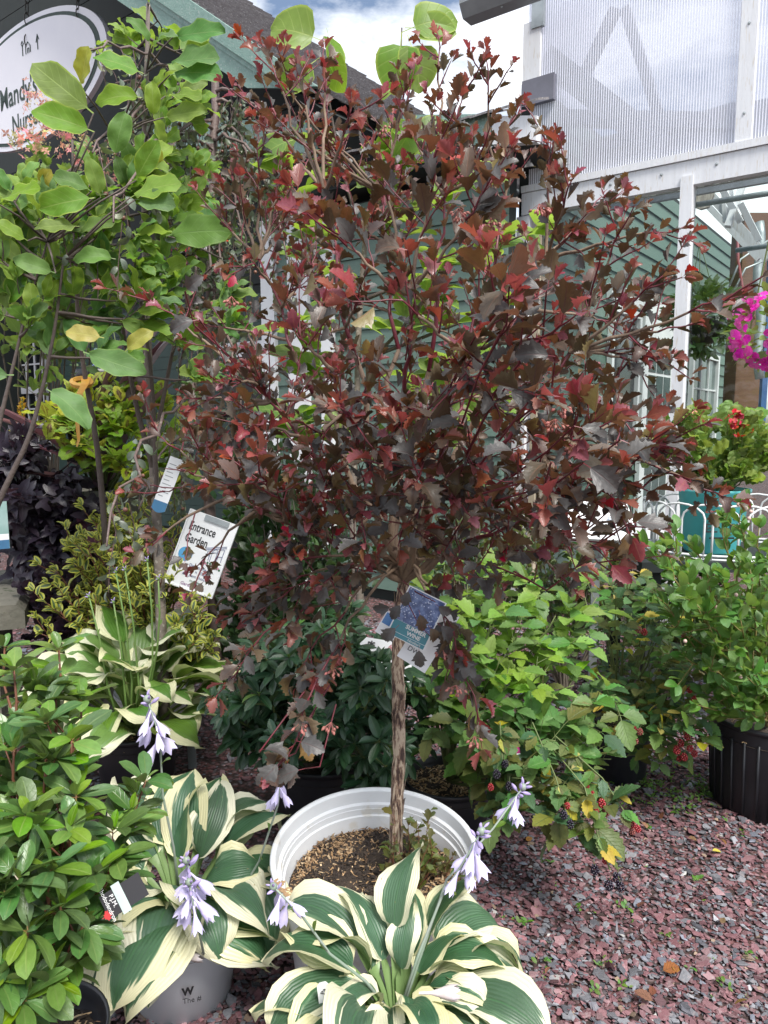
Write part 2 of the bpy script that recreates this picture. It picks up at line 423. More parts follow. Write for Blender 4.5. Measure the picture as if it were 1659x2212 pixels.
def lm(pos, d, up, size):
    d = Vector(d).normalized(); x = d.cross(Vector(up))
    x = x.normalized() if x.length > 1e-4 else d.orthogonal().normalized()
    z = x.cross(d)
    m = np.empty((3, 4))
    for i, (q, v) in enumerate(((x, 0), (d, 1), (z, 2))):
        m[:, i] = (q.x * size, q.y * size, q.z * size)
    m[:, 3] = (pos[0], pos[1], pos[2])
    return m
LM = {}
def leaf_mesh(t, mk):
    k = (t, mk)
    if k not in LM:
        V, Q, U = TEMPL[t]
        LM[k] = mesh_np('leaf', V, Q.ravel(), np.full(len(Q), 4), MATS[mk], uv=U, rnd=np.zeros(len(V)))
    return LM[k]
def foliage(root, leaves, nmax=300, name='leaf', rest='foliage'):
    """leaves: (template key, 3x4 matrix, material). The largest in the picture become parts, the rest one mesh of kind stuff"""
    sco = []
    for i, (t, m, mk) in enumerate(leaves):
        V = TEMPL[t][0]; c = m[:, :3] @ V.mean(0) + m[:, 3]
        q = proj(c); s = 0
        if q and -10 < q[0] < 1669 and -10 < q[1] < 2222: s = np.linalg.norm(m[:, 1]) / q[2] ** 1.6
        sco.append(s)
    order = sorted(range(len(leaves)), key=lambda i: -sco[i])
    pick = [i for i in order[:nmax] if sco[i] > 0]; ps = set(pick)
    for i in pick:
        t, m, mk = leaves[i]
        M = Matrix([list(m[0]), list(m[1]), list(m[2]), [0, 0, 0, 1]])
        o = bpy.data.objects.new(name, leaf_mesh(t, mk)); col.objects.link(o)
        o.parent = root; o.matrix_basis = WINV[root.name] @ M
    rem = [leaves[i] for i in range(len(leaves)) if i not in ps]
    if not rem: return
    mks = sorted({l[2] for l in rem}); VV, LL, UU, MI, RN = [], [], [], [], []; off = 0
    by = {}
    for t, m, mk in rem: by.setdefault((t, mk), []).append(m)
    rg = np.random.default_rng(len(rem))
    for (t, mk), ms in by.items():
        V, Q, U = TEMPL[t]; A = np.array(ms); k = len(A)
        W = np.einsum('nij,vj->nvi', A[:, :, :3], V) + A[:, None, :, 3]
        VV.append(W.reshape(-1, 3))
        LL.append((Q[None] + (off + np.arange(k) * len(V))[:, None, None]).reshape(-1))
        UU.append(np.tile(U, (k, 1))); MI.append(np.full(k * len(Q), mks.index(mk)))
        RN.append(np.repeat(rg.random(k), len(V))); off += k * len(V)
    L_ = np.concatenate(LL)
    me = mesh_np(rest, np.concatenate(VV), L_, np.full(len(L_) // 4, 4), [MATS[k] for k in mks], np.concatenate(MI), np.concatenate(UU), np.concatenate(RN))
    link(rest, me, root, None, 'stuff')

def bez(p0, p1, p2, n):
    return [p0 * ((1 - t) ** 2) + p1 * (2 * t * (1 - t)) + p2 * (t * t) for t in [i / (n - 1) for i in range(n)]]
def rvec(r): return Vector((r.gauss(0, 1), r.gauss(0, 1), r.gauss(0, 1))).normalized()
def wiggle(pts, r, a):
    L_ = (pts[-1] - pts[0]).length
    return [pts[0]] + [p + rvec(r) * a * L_ for p in pts[1:-1]] + [pts[-1]]
def interp(pts, t):
    f = t * (len(pts) - 1); i = min(int(f), len(pts) - 2); f -= i
    return pts[i].lerp(pts[i + 1], f), (pts[i + 1] - pts[i]).normalized()
def grow(r, origin, targets, pick, lift=0.15, ntw=5, twl=(.08, .2), t0=.3, step=.03, ll=(.04, .06), upb=.3, nup=.9, nrand=.35, tw_up=.35,
         mode='alt', whorl=6, r0=.006, r1=.0018, wig=.012, endl=True, face=0.0, tw_spread=.9, weep=0.0, nseg=12, taper=0.0):
    """branches from origin to the targets, twigs on them, leaves on the twigs. pick(rng, age 0..1, pos) -> (template, material)"""
    br, tw, lv = [], [], []
    tocam = lambda p: (CAM - p).normalized()
    def put(pos, d, rad, age, sc_=1.0):
        tk, mk = pick(r, age, pos)
        up = UP * nup + rad * .15 + rvec(r) * nrand + tocam(pos) * face
        lv.append(((tk, r.randrange(NV[tk])), lm(pos, d, up, r.uniform(*ll) * sc_), mk))
    def leaves_on(pts, base_age, tip=True):
        Ln = sum((pts[i + 1] - pts[i]).length for i in range(len(pts) - 1))
        n = max(1, int(Ln / step)); az = r.uniform(0, 6.28)
        for i in range(n):
            t = (i + r.uniform(.2, .8)) / n
            p, tg = interp(pts, t)
            az += 2.4 + r.uniform(-.3, .3)
            o = tg.orthogonal().normalized(); q = tg.cross(o)
            rad = o * math.cos(az) + q * math.sin(az)
            age = base_age * (.3 + .7 * t)
            if mode == 'alt':
                d = rad * .75 + tg * .75 + UP * upb + rvec(r) * .12 - UP * weep
                put(p, d, rad, age, 1 - taper * t)
            elif mode == 'tri':
                d = (rad * .9 + tg * .4 + UP * upb + rvec(r) * .15).normalized()
                s = r.uniform(.035, .07); j = p + d * s
                tw.append(([p, j], [.0013, .001]))
                sd_ = d.cross(UP); sd_ = sd_.normalized() if sd_.length > .01 else rvec(r)
                put(j, d - UP * .25, rad, age, 1.05); put(j - d * .006, d * .25 + sd_, rad, age, .85); put(j - d * .006, d * .25 - sd_, rad, age, .85)
            elif mode == 'ros' and t > .25:
                d = rad * .95 + tg * .35 + UP * upb + rvec(r) * .12
                put(p, d, rad, age * .7, .9)
        if not tip: return
        p, tg = pts[-1], (pts[-1] - pts[-2]).normalized()
        o = tg.orthogonal().normalized(); q = tg.cross(o)
        if mode == 'ros':
            k = whorl + r.randint(-1, 2)
            for i in range(k):
                a = 6.283 * i / k + r.uniform(-.25, .25); rad = o * math.cos(a) + q * math.sin(a)
                put(p + tg * r.uniform(-.006, .004), rad + tg * r.uniform(.15, .9), rad, r.uniform(.3, .8), r.uniform(.8, 1.1))
            for i in range(r.randint(1, 3)):
                put(p, tg + rvec(r) * .35, rad, 1.0, .5)
        elif mode == 'alt':
            for i in range(3):
                a = 2.1 * i + r.uniform(0, 1); rad = o * math.cos(a) + q * math.sin(a)
                put(p, tg * 1.0 + rad * .5 + UP * .1, rad, 1.0, r.uniform(.5, .85))
    for T in targets:
        T, rr = (T if isinstance(T, tuple) and not isinstance(T, Vector) else (T, 1.0))
        T = Vector(T); dv = T - origin
        ctl = origin + dv * .5 + UP * (lift * dv.length) + Vector((dv.x, dv.y, 0)) * .1
        pts = wiggle(bez(origin, ctl, T, nseg), r, wig)
        br.append((pts, [r0 * rr * (1 - i / (nseg - 1)) + r1 for i in range(nseg)]))
        for k in range(ntw):
            t = t0 + (1 - t0) * (k + r.uniform(.1, .9)) / ntw * .97
            p, tg = interp(pts, t)
            d = (tg * .7 + rvec(r) * tw_spread + UP * tw_up - UP * weep).normalized()
            Ln = r.uniform(*twl) * (1.15 - .4 * t)
            e = p + d * Ln + UP * tw_up * .15 * Ln - UP * weep * Ln * .6
            tp = wiggle(bez(p, p + d * Ln * .55 + rvec(r) * Ln * .06, e, 5), r, .02)
            tw.append((tp, [.0022, .002, .0018, .0015, .0011])); leaves_on(tp, .35 + .65 * t)
        if endl:
            k = max(2, int(nseg * .6)); leaves_on(pts[k:], 1.0)
    return br, tw, lv
def branch_parts(root, br, m, name='branch', sides=6):
    for p, rd in br:
        MB().tube(p, rd, sides).build(name, m, root, smooth=True)
def twig_mass(root, tw, m, name='twigs', sides=4):
    if not tw: return
    mb = MB()
    for p, rd in tw: mb.tube(p, rd, sides, cap=False)
    mb.build(name, m, root, smooth=True, kind='stuff')

# ================================================================== MATERIALS OF THE SETTING
GREEN = mat('green_paint', (.105, .165, .135), .55, c2=(.088, .145, .117), scale=3, amt=.6, bump=.15, stretch=(3, 3, 30), rvar=.12)
TEAL = mat('pale_teal_paint', (.20, .31, .27), .6, c2=(.15, .25, .22), scale=5, amt=.5, bump=.35, stretch=(4, 4, 4), c3=(.30, .36, .33), rvar=.1)
DARKWOOD = mat('near_black_boards', (.012, .018, .017), .75, scale=6, bump=.1)  # near-black: the deep shade inside the porch is put into this colour
WHITE = mat('white_paint', (.72, .73, .74), .5, c2=(.63, .64, .66), scale=4, amt=.5, bump=.06)
OLDWHITE = mat('weathered_white_paint', (.70, .71, .74), .5, c2=(.63, .64, .67), scale=4, amt=.5, bump=.12, stretch=(9, 9, 1), c3=(.58, .55, .52))
METAL = mat('galvanised_metal', (.42, .45, .46), .45, .6, c2=(.3, .33, .34), scale=14, amt=.5)
DARKMETAL = mat('dark_chain', (.05, .045, .04), .6, .4)
SHINGLE = mat('asphalt_shingle', (.25, .24, .245), .9, c2=(.13, .12, .125), scale=22, amt=.7, bump=.5, c3=(.34, .33, .33))
GLASSDARK = mat('dark_window_glass', (.012, .015, .017), .06, spec=.6)
BROWN = mat('brown_plywood', (.17, .085, .05), .75, c2=(.12, .06, .036), scale=5, amt=.6, bump=.2, stretch=(1, 1, 14))
STONE = mat('weathered_concrete', (.20, .185, .15), .9, c2=(.12, .115, .09), scale=9, amt=.8, bump=.6, c3=(.07, .08, .05))
BLACKP = mat('black_pot_plastic', (.012, .013, .017), .42, c2=(.02, .021, .026), scale=7, bump=.05)
WHITEP = mat('white_pot_plastic', (.76, .78, .80), .38, c2=(.71, .72, .74), scale=5, amt=.5, bump=.03, c3=(.66, .64, .60))
GREYWP = mat('greyish_white_pot', (.60, .62, .66), .4, c2=(.55, .57, .6), scale=5)
INK = mat('dark_green_lettering', (.02, .045, .035), .6)
BLACKINK = mat('black_print', (.015, .015, .017), .5)
CARD = mat('white_card', (.80, .81, .82), .4, c2=(.77, .78, .8), scale=3)
TURQ = mat('turquoise_enamel', (.10, .50, .51), .35, c2=(.085, .45, .47), scale=4)
WIREW = mat('white_coated_wire', (.75, .77, .78), .4)

# ------------------------------------------------------------------ ground
gm, nt = new_mat('gravel_bed'); t = NT(nt)
tcn = t.n('ShaderNodeTexCoord')
v1 = t.n('ShaderNodeTexVoronoi', {'Vector': tcn.outputs['Object'], 'Scale': 48.0, 'Randomness': 1.0})
cr = t.n('ShaderNodeValToRGB', {'Fac': t.n('ShaderNodeSeparateColor', {'Color': v1.outputs['Color']}).outputs[0]})
el = cr.color_ramp.elements
for p, c in ((0, (.10, .035, .035)), (.3, (.17, .06, .06)), (.55, (.09, .085, .095)), (.8, (.2, .09, .09)), (1, (.2, .2, .22))):
    e = el.new(p) if p not in (0, 1) else el[0 if p == 0 else -1]
    e.color = (*c, 1)
nzg = t.n('ShaderNodeTexNoise', {'Vector': tcn.outputs['Object'], 'Scale': 2.0, 'Detail': 5.0})
cg = t.mix(t.step(v1.outputs['Distance'], .25, .7), cr.outputs[0], (.035, .02, .018))
cg = t.mix(t.m('MULTIPLY', t.step(nzg.outputs['Fac'], .5, .7), .4), cg, (.05, .035, .025))
bpg = t.n('ShaderNodeBump', {'Height': v1.outputs['Distance'], 'Strength': .8, 'Distance': .012}); bpg.invert = True
pg = t.n('ShaderNodeBsdfPrincipled', {'Base Color': cg, 'Roughness': .85, 'Normal': bpg.outputs[0]})
t.out(pg.outputs[0])
MB().add([(-120, -20, 0), (120, -20, 0), (120, 220, 0), (-120, 220, 0)], [(0, 1, 2, 3)]).build('ground', gm, kind='structure')

# ------------------------------------------------------------------ store with its gable porch
store = thing('store_building', 'green clapboard garden store with shingled gable porch, behind the trees', 'building', B(-4, 0, 0))
GB = -1.0
X1 = lambda x: onb(x, .676 * (x - 406), GB)          # foot of the shingles along the right rake
def rake(x0, off0, off1, b0, th, name, m, mb=None):
    pass
def rl(x, off):                                     # a line parallel to the rake, off pixels to the left
    return onb(x - off, .676 * (x - 406), GB)
for o0, o1, nm, th in ((-6, 66, 'barge_board', .05), (66, 86, 'trim_strip', .03), (86, 152, 'frieze_board', .02)):
    p = [rl(-60, o0), rl(690, o0), rl(690, o1), rl(-60, o1)]
    MB().prism(p, -E2 * th).build(nm, TEAL, store)
# roof plane: courses run level from the rake back to the far edge
def far(x):
    y1 = .676 * (x - 406); X = (y1 - .5 * x + 338.6) / .14
    r_ = ray(X, .64 * (X - 529)); z = X1(x).z
    return CAM + r_ * ((z - CAM_Z) / r_.z)
mb = MB(); xs = [-140 + i * 16.2 for i in range(52)]
rr = random.Random(3)
for i in range(len(xs) - 1):
    a0, a1 = X1(xs[i]), X1(xs[i + 1]); f0, f1 = far(xs[i]), far(xs[i + 1])
    nrm = (f0 - a0).cross(a1 - a0).normalized(); nrm = nrm if nrm.z > 0 else -nrm
    n = 16
    for k in range(n):
        u0, u1 = k / n, (k + 1) / n - .002
        h = .014 + rr.uniform(0, .012); e = rr.uniform(-.02, .05)
        q0, q1 = a0.lerp(f0, u0), a0.lerp(f0, u1); s0, s1 = a1.lerp(f1, u0), a1.lerp(f1, u1)
        up_, lo = .004, h
        v = [q0 + nrm * up_, q1 + nrm * up_, s1 + (s1 - q1) * e + nrm * lo, s0 + (s0 - q0) * e + nrm * lo]
        mb.add(v + [p - nrm * .03 for p in v], [(0, 1, 2, 3), (2, 1, 5, 6), (3, 2, 6, 7), (0, 3, 7, 4)])
mb.build('shingles', SHINGLE, store, kind='stuff')
a0, a1, f0, f1 = X1(-140), X1(690), far(-140), far(690)
dn = Vector((0, 0, -.12))
MB().add([a0 + dn - E2 * .0, f0 + dn, f1 + dn, a1 + dn], [(0, 1, 2, 3)]).build('roof_deck', DARKWOOD, store)
# porch: header beam, ceiling, side, back wall of boards with the porch shade in their colour
p0, p1 = onb(300, 258, GB), onb(660, 262, GB)
p2, p3 = onb(660, 335, GB), onb(300, 322, GB)
MB().prism([onb(330, 262, GB + .1), onb(662, 258, GB + .1), onb(662, 330, GB + .1), onb(330, 322, GB + .1)], E2 * .12).build('header_beam', TEAL, store)
bw = .75
for k in range(26):
    z0 = .15 + k * .15
    if z0 > 2.8: break
    MB().box(B(-9.2, bw, z0), E1 * 7.05, E2 * -.02 , UP * .146).build('siding_board', mat('shaded_green_boards', (.03, .06, .05), .6, c2=(.024, .05, .042), scale=4), store)  # darker copy of the siding green, with the porch shade in its colour
za = lambda a: 3.736 - .733 * (a + 1.68) - .2
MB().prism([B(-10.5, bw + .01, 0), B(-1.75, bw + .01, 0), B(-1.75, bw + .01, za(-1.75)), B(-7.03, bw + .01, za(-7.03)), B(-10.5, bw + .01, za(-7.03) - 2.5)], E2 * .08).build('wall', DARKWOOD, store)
for k in range(12):     # boards lining the gable above the sign, its shade painted in near-black
    zb_ = 2.95 + k * .42
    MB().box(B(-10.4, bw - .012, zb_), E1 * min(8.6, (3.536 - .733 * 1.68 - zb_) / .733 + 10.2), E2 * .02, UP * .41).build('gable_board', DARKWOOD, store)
MB().box(B(-9.3, GB + .3, 0), E1 * .1, E2 * 2, UP * 4.0).build('side_wall', DARKWOOD, store)
# front wall right of the doorway: green boards between white posts
wb = -.28
xa, xb = (onb(572, 600, wb) - BO).dot(E1), -.60
for k in range(24):
    z0 = .10 + k * .14
    if z0 > 3.15: break
    MB().add([B(xa, wb - .018, z0), B(xb, wb - .018, z0), B(xb, wb, z0 + .138), B(xa, wb, z0 + .138), B(xa, wb + .03, z0), B(xb, wb + .03, z0), B(xb, wb + .03, z0 + .138), B(xa, wb + .03, z0 + .138)],
             [(0, 1, 2, 3), (0, 4, 5, 1), (3, 2, 6, 7), (0, 3, 7, 4), (1, 5, 6, 2)]).build('siding_board', GREEN, store)
MB().box(B(xa, wb + .035, 0), E1 * (xb - xa), E2 * .1, UP * 3.2).build('wall', DARKWOOD, store)
for x0, x1, tp in ((568, 596, 3.2), (625, 668, 3.2), (696, 720, 3.2)):
    q0, q1 = onb(x0, 700, wb - .03), onb(x1, 700, wb - .03)
    a, b_ = (q0 - BO).dot(E1), (q1 - BO).dot(E1)
    MB().box(B(a, wb - .05, 0), E1 * (b_ - a), E2 * .07, UP * tp).build('white_post', WHITE, store)
# doorway jamb and lintel
MB().box(B(xa - 1.0, wb + .32, 2.1), E1 * 1.0, E2 * .1, UP * .14).build('door_lintel', WHITE, store)
MB().box(B(xa - .95, wb + .5, 0), E1 * .9, E2 * .04, UP * 2.1).build('doorway_shade', mat('doorway_shade_black', (.012, .01, .01), .5), store)  # black sheet standing in the doorway, painting its deep shade
# left window with white muntins, and the sill
def window(parent, o, ex, ez, nx, nz, outn, fw=.07, mw=.022, glass=GLASSDARK, fr=WHITE):
    """o: lower left corner; ex, ez: full edge vectors; outn: unit vector out of the wall"""
    wx, wz = ex.length, ez.length; ux, uz = ex / wx, ez / wz
    win = MB().box(o, ex, outn * .012, ez).build('window', glass, parent)
    f = MB().box(o - ux * fw - uz * fw, ux * fw, outn * .05, ez + uz * 2 * fw).box(o + ex, ux * fw, outn * .05, ez + uz * 2 * fw - uz * fw).box(o - uz * fw, ex + ux * fw, outn * .05, uz * fw).box(o + ez, ex + ux * fw, outn * .048, uz * fw)
    f.build('frame', fr, win)
    for i in range(1, nx): MB().box(o + ex * (i / nx) - ux * mw / 2, ux * mw, outn * .030, ez).build('muntin', fr, win)
    for i in range(1, nz): MB().box(o + ez * (i / nz) - uz * mw / 2, ex, outn * .027, uz * mw).build('muntin', fr, win)
    return win
q = onb(92, 700, bw - .04); az = (q - BO).dot(E1)
z_t, z_b = onb(60, 690, bw - .04).z, onb(60, 836, bw - .04).z
window(store, B(az - 1.5, bw - .02, z_b), E1 * 1.46, UP * (z_t - z_b), 6, 3, -E2)
window(store, B(az - 1.5, bw - .02, z_b - 1.0), E1 * 1.46, UP * .9, 6, 4, -E2)
# the right-hand eave: fascia with a weathered white end, thin shingles on top
eb = -.55
g0, g1 = onb(870, 246, eb), onb(1060, 243, eb); h0, h1 = onb(870, 312, eb), onb(1058, 312, eb)
MB().prism([onb(870, 248, eb), onb(1062, 246, eb), onb(1060, 312, eb), onb(870, 316, eb)], E2 * .05).build('fascia_board', TEAL, store)
MB().prism([onb(1063, 251, eb - .01), onb(1160, 249, eb - .01), onb(1158, 306, eb - .01), onb(1063, 312, eb - .01)], E2 * .06).build('fascia_end', OLDWHITE, store)
ea = (onb(1160, 250, eb) - BO).dot(E1); ez_ = onb(1100, 248, eb).z
MB().box(B(ea - 2.6, eb + .05, h1.z - .02), E1 * 2.55, E2 * .6, UP * .02).build('soffit', DARKWOOD, store)
mb = MB()
for k in range(16):
    for c_ in range(4):
        if k > 15 - c_ * 1.2: continue
        a_ = ea - 2.6 + k * .165 + rr.uniform(-.004, .004); b_ = eb - .06 + c_ * .12
        zz = ez_ + .022 + c_ * .045 + rr.uniform(0, .012)
        v = [B(a_, b_, zz), B(a_ + .162, b_, zz + rr.uniform(-.012, .012)), B(a_ + .162, b_ + .15, zz + .055), B(a_, b_ + .15, zz + .055)]
        mb.add(v + [p - UP * .014 for p in v], [(0, 1, 2, 3), (0, 4, 5, 1), (1, 5, 6, 2), (3, 7, 4, 0)])
mb.build('eave_shingles', SHINGLE, store, kind='stuff')
# the long green side wall that runs back on the right, its boards, door and window
SA = -.58; bs0, bs1 = .12, 6.6
for k in range(26):
    z0 = .06 + k * .145
    MB().add([B(SA + .022, bs0, z0), B(SA + .022, bs1, z0), B(SA + .002, bs1, z0 + .143), B(SA + .002, bs0, z0 + .143), B(SA - .03, bs0, z0), B(SA - .03, bs1, z0), B(SA - .03, bs1, z0 + .143), B(SA - .03, bs0, z0 + .143)],
             [(0, 1, 2, 3), (0, 4, 5, 1), (3, 2, 6, 7), (0, 3, 7, 4), (1, 5, 6, 2)]).build('siding_board', GREEN, store)
MB().box(B(SA - .035, bs0, 0), E2 * (bs1 - bs0), -E1 * .1, UP * 3.9).build('wall', DARKWOOD, store)
def bof(x, y): return (ona(x, y, SA + .02) - BO).dot(E2)
zt = ona(1400, 690, SA).z
b0, b1, b2, b3 = bof(1318, 700), bof(1372, 700), bof(1384, 700), bof(1452, 700)
window(store, B(SA + .022, b0, 1.15), E2 * (b1 - b0), UP * (zt - 1.2), 1, 1, E1, fw=.06)
dr = MB().box(B(SA + .022, b2, .05), E2 * (b3 - b2), E1 * .045, UP * (zt - .05)).build('door', WHITE, store)
for i in range(3):
    for k in range(5):
        wz = (zt - .75) / 5
        MB().box(B(SA + .0685, b2 + .14 + i * (b3 - b2 - .28) / 3 + .015, .55 + k * wz + .015), E2 * ((b3 - b2 - .28) / 3 - .03), E1 * .004, UP * (wz - .03)).build('pane', mat('pale_window_glass', (.10, .14, .14), .08, spec=.6), dr)
MB().box(B(SA + .022, b0 - .12, zt + .05), E2 * (b3 - b0 + .3), E1 * .05, UP * .13).build('door_lintel', WHITE, store)
b4, b5 = bof(1493, 760), bof(1545, 760)
window(store, B(SA + .022, b4, 1.1), E2 * (b5 - b4), UP * 1.15, 3, 3, E1, fw=.07, glass=mat('pale_window_glass', (.10, .14, .14), .08))

# ------------------------------------------------------------------ the hanging oval sign
SB = -.72
sg = thing('hanging_sign', 'large white oval sign with green lettering, hung on chains under the gable', 'sign', onb(65, 300, SB))
sc0 = onb(58, 180, SB); 
sM = frame(sc0 - E2 * .0, E1, UP)
half = (onb(234, 165, SB) - sc0).dot(E1); hh_ = abs((onb(60, 32, SB) - sc0).z) * .96
def oval(mb, rx, rz, z0, z1, n=64):
    v = [(rx * math.cos(6.2832 * k / n), rz * math.sin(6.2832 * k / n), z0) for k in range(n)] + [(rx * math.cos(6.2832 * k / n), rz * math.sin(6.2832 * k / n), z1) for k in range(n)]
    mb.add(v, [tuple(range(n))[::-1], tuple(range(n, 2 * n))] + [(k, (k + 1) % n, n + (k + 1) % n, n + k) for k in range(n)])
    return mb
SIGNW = mat('sign_white', (.74, .73, .78), .45, c2=(.70, .69, .75), scale=2)
def ovp(nm, rx, rz, z0, z1, m):
    b_ = oval(MB(), rx, rz, z0, z1); b_.build(nm, m, sg, M=sM)
ovp('board', half, hh_, -.05, 0, SIGNW)
ovp('green_ring', half * .93, hh_ * .925, 0.0005, .004, INK)
ovp('face', half * .885, hh_ * .875, 0.005, .009, SIGNW)
text('lettering', "Mandy's", .30, sM @ Matrix.Translation((-.17, -.06, .012)), INK, sg, sx=.8, bold=.004)
text('lettering', "Nursery", .26, sM @ Matrix.Translation((.02, -.36, .012)), INK, sg, sx=.8, bold=.003)
lt = MB()     # the small line drawing at the top of the sign
for pts in (((-.03, .30), (-.03, .40)), ((.04, .30), (.04, .38), (.09, .42), (.14, .37), (.14, .30)), ((.08, .30), (.08, .35), (.11, .35), (.11, .30)), ((-.03, .40), (-.055, .43), (-.03, .46), (-.005, .43), (-.03, .40)), ((.30, .28), (.30, .44)), ((.27, .36), (.30, .44), (.33, .38))):
    lt.tube([(x * .9, y * .9, .012) for x, y in pts], .005, 4)
lt.build('line_drawing', INK, sg, M=sM)
for cx in (168, 58):
    y0 = 37 if cx > 100 else 100
    top = onb(cx, -140, SB); bot = onb(cx, y0, SB); n = 10
    for k in range(n):
        p = bot.lerp(top, (k + .5) / n); s = (top - bot).length / n * .62
        ax = E1 if k % 2 else E2
        MB().tube([p + UP * s * math.sin(a) + ax * s * .42 * math.cos(a) for a in [6.2832 * i / 10 for i in range(10)]], .006, 4, closed=True).build('chain_link', DARKMETAL, sg, smooth=True)

# ------------------------------------------------------------------ greenhouse
gh = thing('greenhouse', 'greenhouse with ribbed translucent upper panels over clear glazing, right of the store', 'greenhouse', B(0, 0, 0))
pm, nt = new_mat('twin_wall_panel'); t = NT(nt)
tcn = t.n('ShaderNodeTexCoord'); g1 = t.n('ShaderNodeTexNoise', {'Vector': tcn.outputs['Object'], 'Scale': 2.5, 'Detail': 5.0})
pc = t.mix(t.step(g1.outputs['Fac'], .45, .75), (.85, .86, .90), (.74, .75, .80))
d1 = t.n('ShaderNodeBsdfPrincipled', {'Base Color': pc, 'Roughness': .3, 'Specular IOR Level': .5})
d2 = t.n('ShaderNodeBsdfTranslucent', {'Color': (.87, .88, .94, 1)})
d3 = t.n('ShaderNodeBsdfTransparent', {'Color': (.88, .89, .94, 1)})
m1 = t.n('ShaderNodeMixShader', {'Fac': .5}); nt.links.new(d1.outputs[0], m1.inputs[1]); nt.links.new(d2.outputs[0], m1.inputs[2])
m2 = t.n('ShaderNodeMixShader', {'Fac': .58}); nt.links.new(m1.outputs[0], m2.inputs[1]); nt.links.new(d3.outputs[0], m2.inputs[2])
t.out(m2.outputs[0]); MATS['panel'] = pm
RIB = mat('panel_rib', (.85, .86, .92), .3, c2=(.74, .75, .82), scale=2)
gl, nt = new_mat('clear_glazing'); t = NT(nt)
q1 = t.n('ShaderNodeBsdfTransparent', {'Color': (.86, .90, .88, 1)}); q2 = t.n('ShaderNodeBsdfGlossy', {'Roughness': .03})
fz = t.n('ShaderNodeFresnel', {'IOR': 1.35}); ms = t.n('ShaderNodeMixShader', {'Fac': fz.outputs[0]})
nt.links.new(q1.outputs[0], ms.inputs[1]); nt.links.new(q2.outputs[0], ms.inputs[2]); t.out(ms.outputs[0]); MATS['glass'] = gl
PB = 0.0
def pa(x, y): return (onb(x, y, PB) - BO).dot(E1)
a_l, a_p, a_r = pa(1140, 300), pa(1592, 200), pa(1900, 200)
zbm = lambda a: onb(1470, 352, PB).z
zb = onb(1470, 352, PB).z
ztop = 6.2
def panel(a0, a1, nm):
    pn = MB().box(B(a0, PB, zb + .02), E1 * (a1 - a0), E2 * .012, UP * (ztop - zb)).build(nm, pm, gh)
    mb = MB(); n = int((a1 - a0) / .0165)
    for i in range(n + 1):
        a = a0 + (a1 - a0) * i / n
        mb.box(B(a - .0022, PB - .0035, zb + .03), E1 * .0044, E2 * .003, UP * (ztop - zb - .02))
    mb.build('flutes', RIB, pn, kind='stuff')
panel(a_l + .02, a_p, 'translucent_panel')
panel(a_p + .10, a_r, 'translucent_panel')
# side return of the corner and its trim
MB().box(B(a_l - .02, PB + .02, zb + .6), E1 * .014, E2 * 1.2, UP * 3).build('side_panel', pm, gh)
MB().box(B(a_l - .035, PB - .035, onb(1150, 218, PB).z), E1 * .13, E2 * .03, UP * (onb(1150, 52, PB).z - onb(1150, 218, PB).z)).build('corner_trim', OLDWHITE, gh)
MB().box(B(a_l + .03, PB - .045, onb(1160, 66, PB).z), E1 * .09, E2 * .03, UP * 1.2).build('metal_bracket', METAL, gh)
MB().box(B(a_l - .03, PB - .05, onb(1150, 232, PB).z), E1 * .24, E2 * .04, UP * .17).build('flashing', mat('grey_flashing', (.17, .17, .21), .5), gh)
MB().box(B(a_p + .01, PB - .04, zb), E1 * .09, E2 * .05, UP * 3.6).build('vertical_bar', OLDWHITE, gh)
for k in range(6):
    MB().lathe([(0.0, .006), (.008, .004), (.009, 0)], 8, frame(B(a_p + .055, PB - .041, zb + .2 + k * .5), E1, UP)).build('screw', METAL, gh)
# the beam under the panels: an upper lip and the main board
MB().box(B(a_l - .02, PB - .05, zb - .004), E1 * (a_r - a_l), E2 * .07, UP * .045).build('beam_lip', OLDWHITE, gh)
MB().box(B(a_l - .02, PB - .035, zb - .155), E1 * (a_r - a_l), E2 * .11, UP * .148).build('beam', OLDWHITE, gh)
for k in range(7):
    MB().lathe([(0.0, .007), (.009, .004), (.01, 0)], 8, frame(B(a_l + .3 + k * .33, PB - .036, zb - .06), E1, UP)).build('screw', METAL, gh)
xp0, xp1 = pa(1463, 650), pa(1489, 650)
MB().box(B(xp0, PB - .05, 0), E1 * (xp1 - xp0), E2 * .09, UP * (zb - .10)).build('post', OLDWHITE, gh)
xq0, xq1 = pa(1118, 650), pa(1150, 650)
MB().box(B(a_l - .06, PB - .03, 0), E1 * .10, E2 * .09, UP * (zb - .16)).build('post', OLDWHITE, gh)
MB().box(B(a_l + .07, PB + .0, 0), E1 * .05, E2 * .05, UP * (zb - .16)).build('post', mat('stained_wood', (.45, .38, .28), .6), gh)
MB().box(B(a_l + .12, PB + .02, .75), E1 * (xp0 - a_l - .12), E2 * .006, UP * (zb - .91)).build('glass_pane', gl, gh)
MB().box(B(xp1, PB + .02, .75), E1 * (a_r - xp1), E2 * .006, UP * (zb - .91)).build('glass_pane', gl, gh)
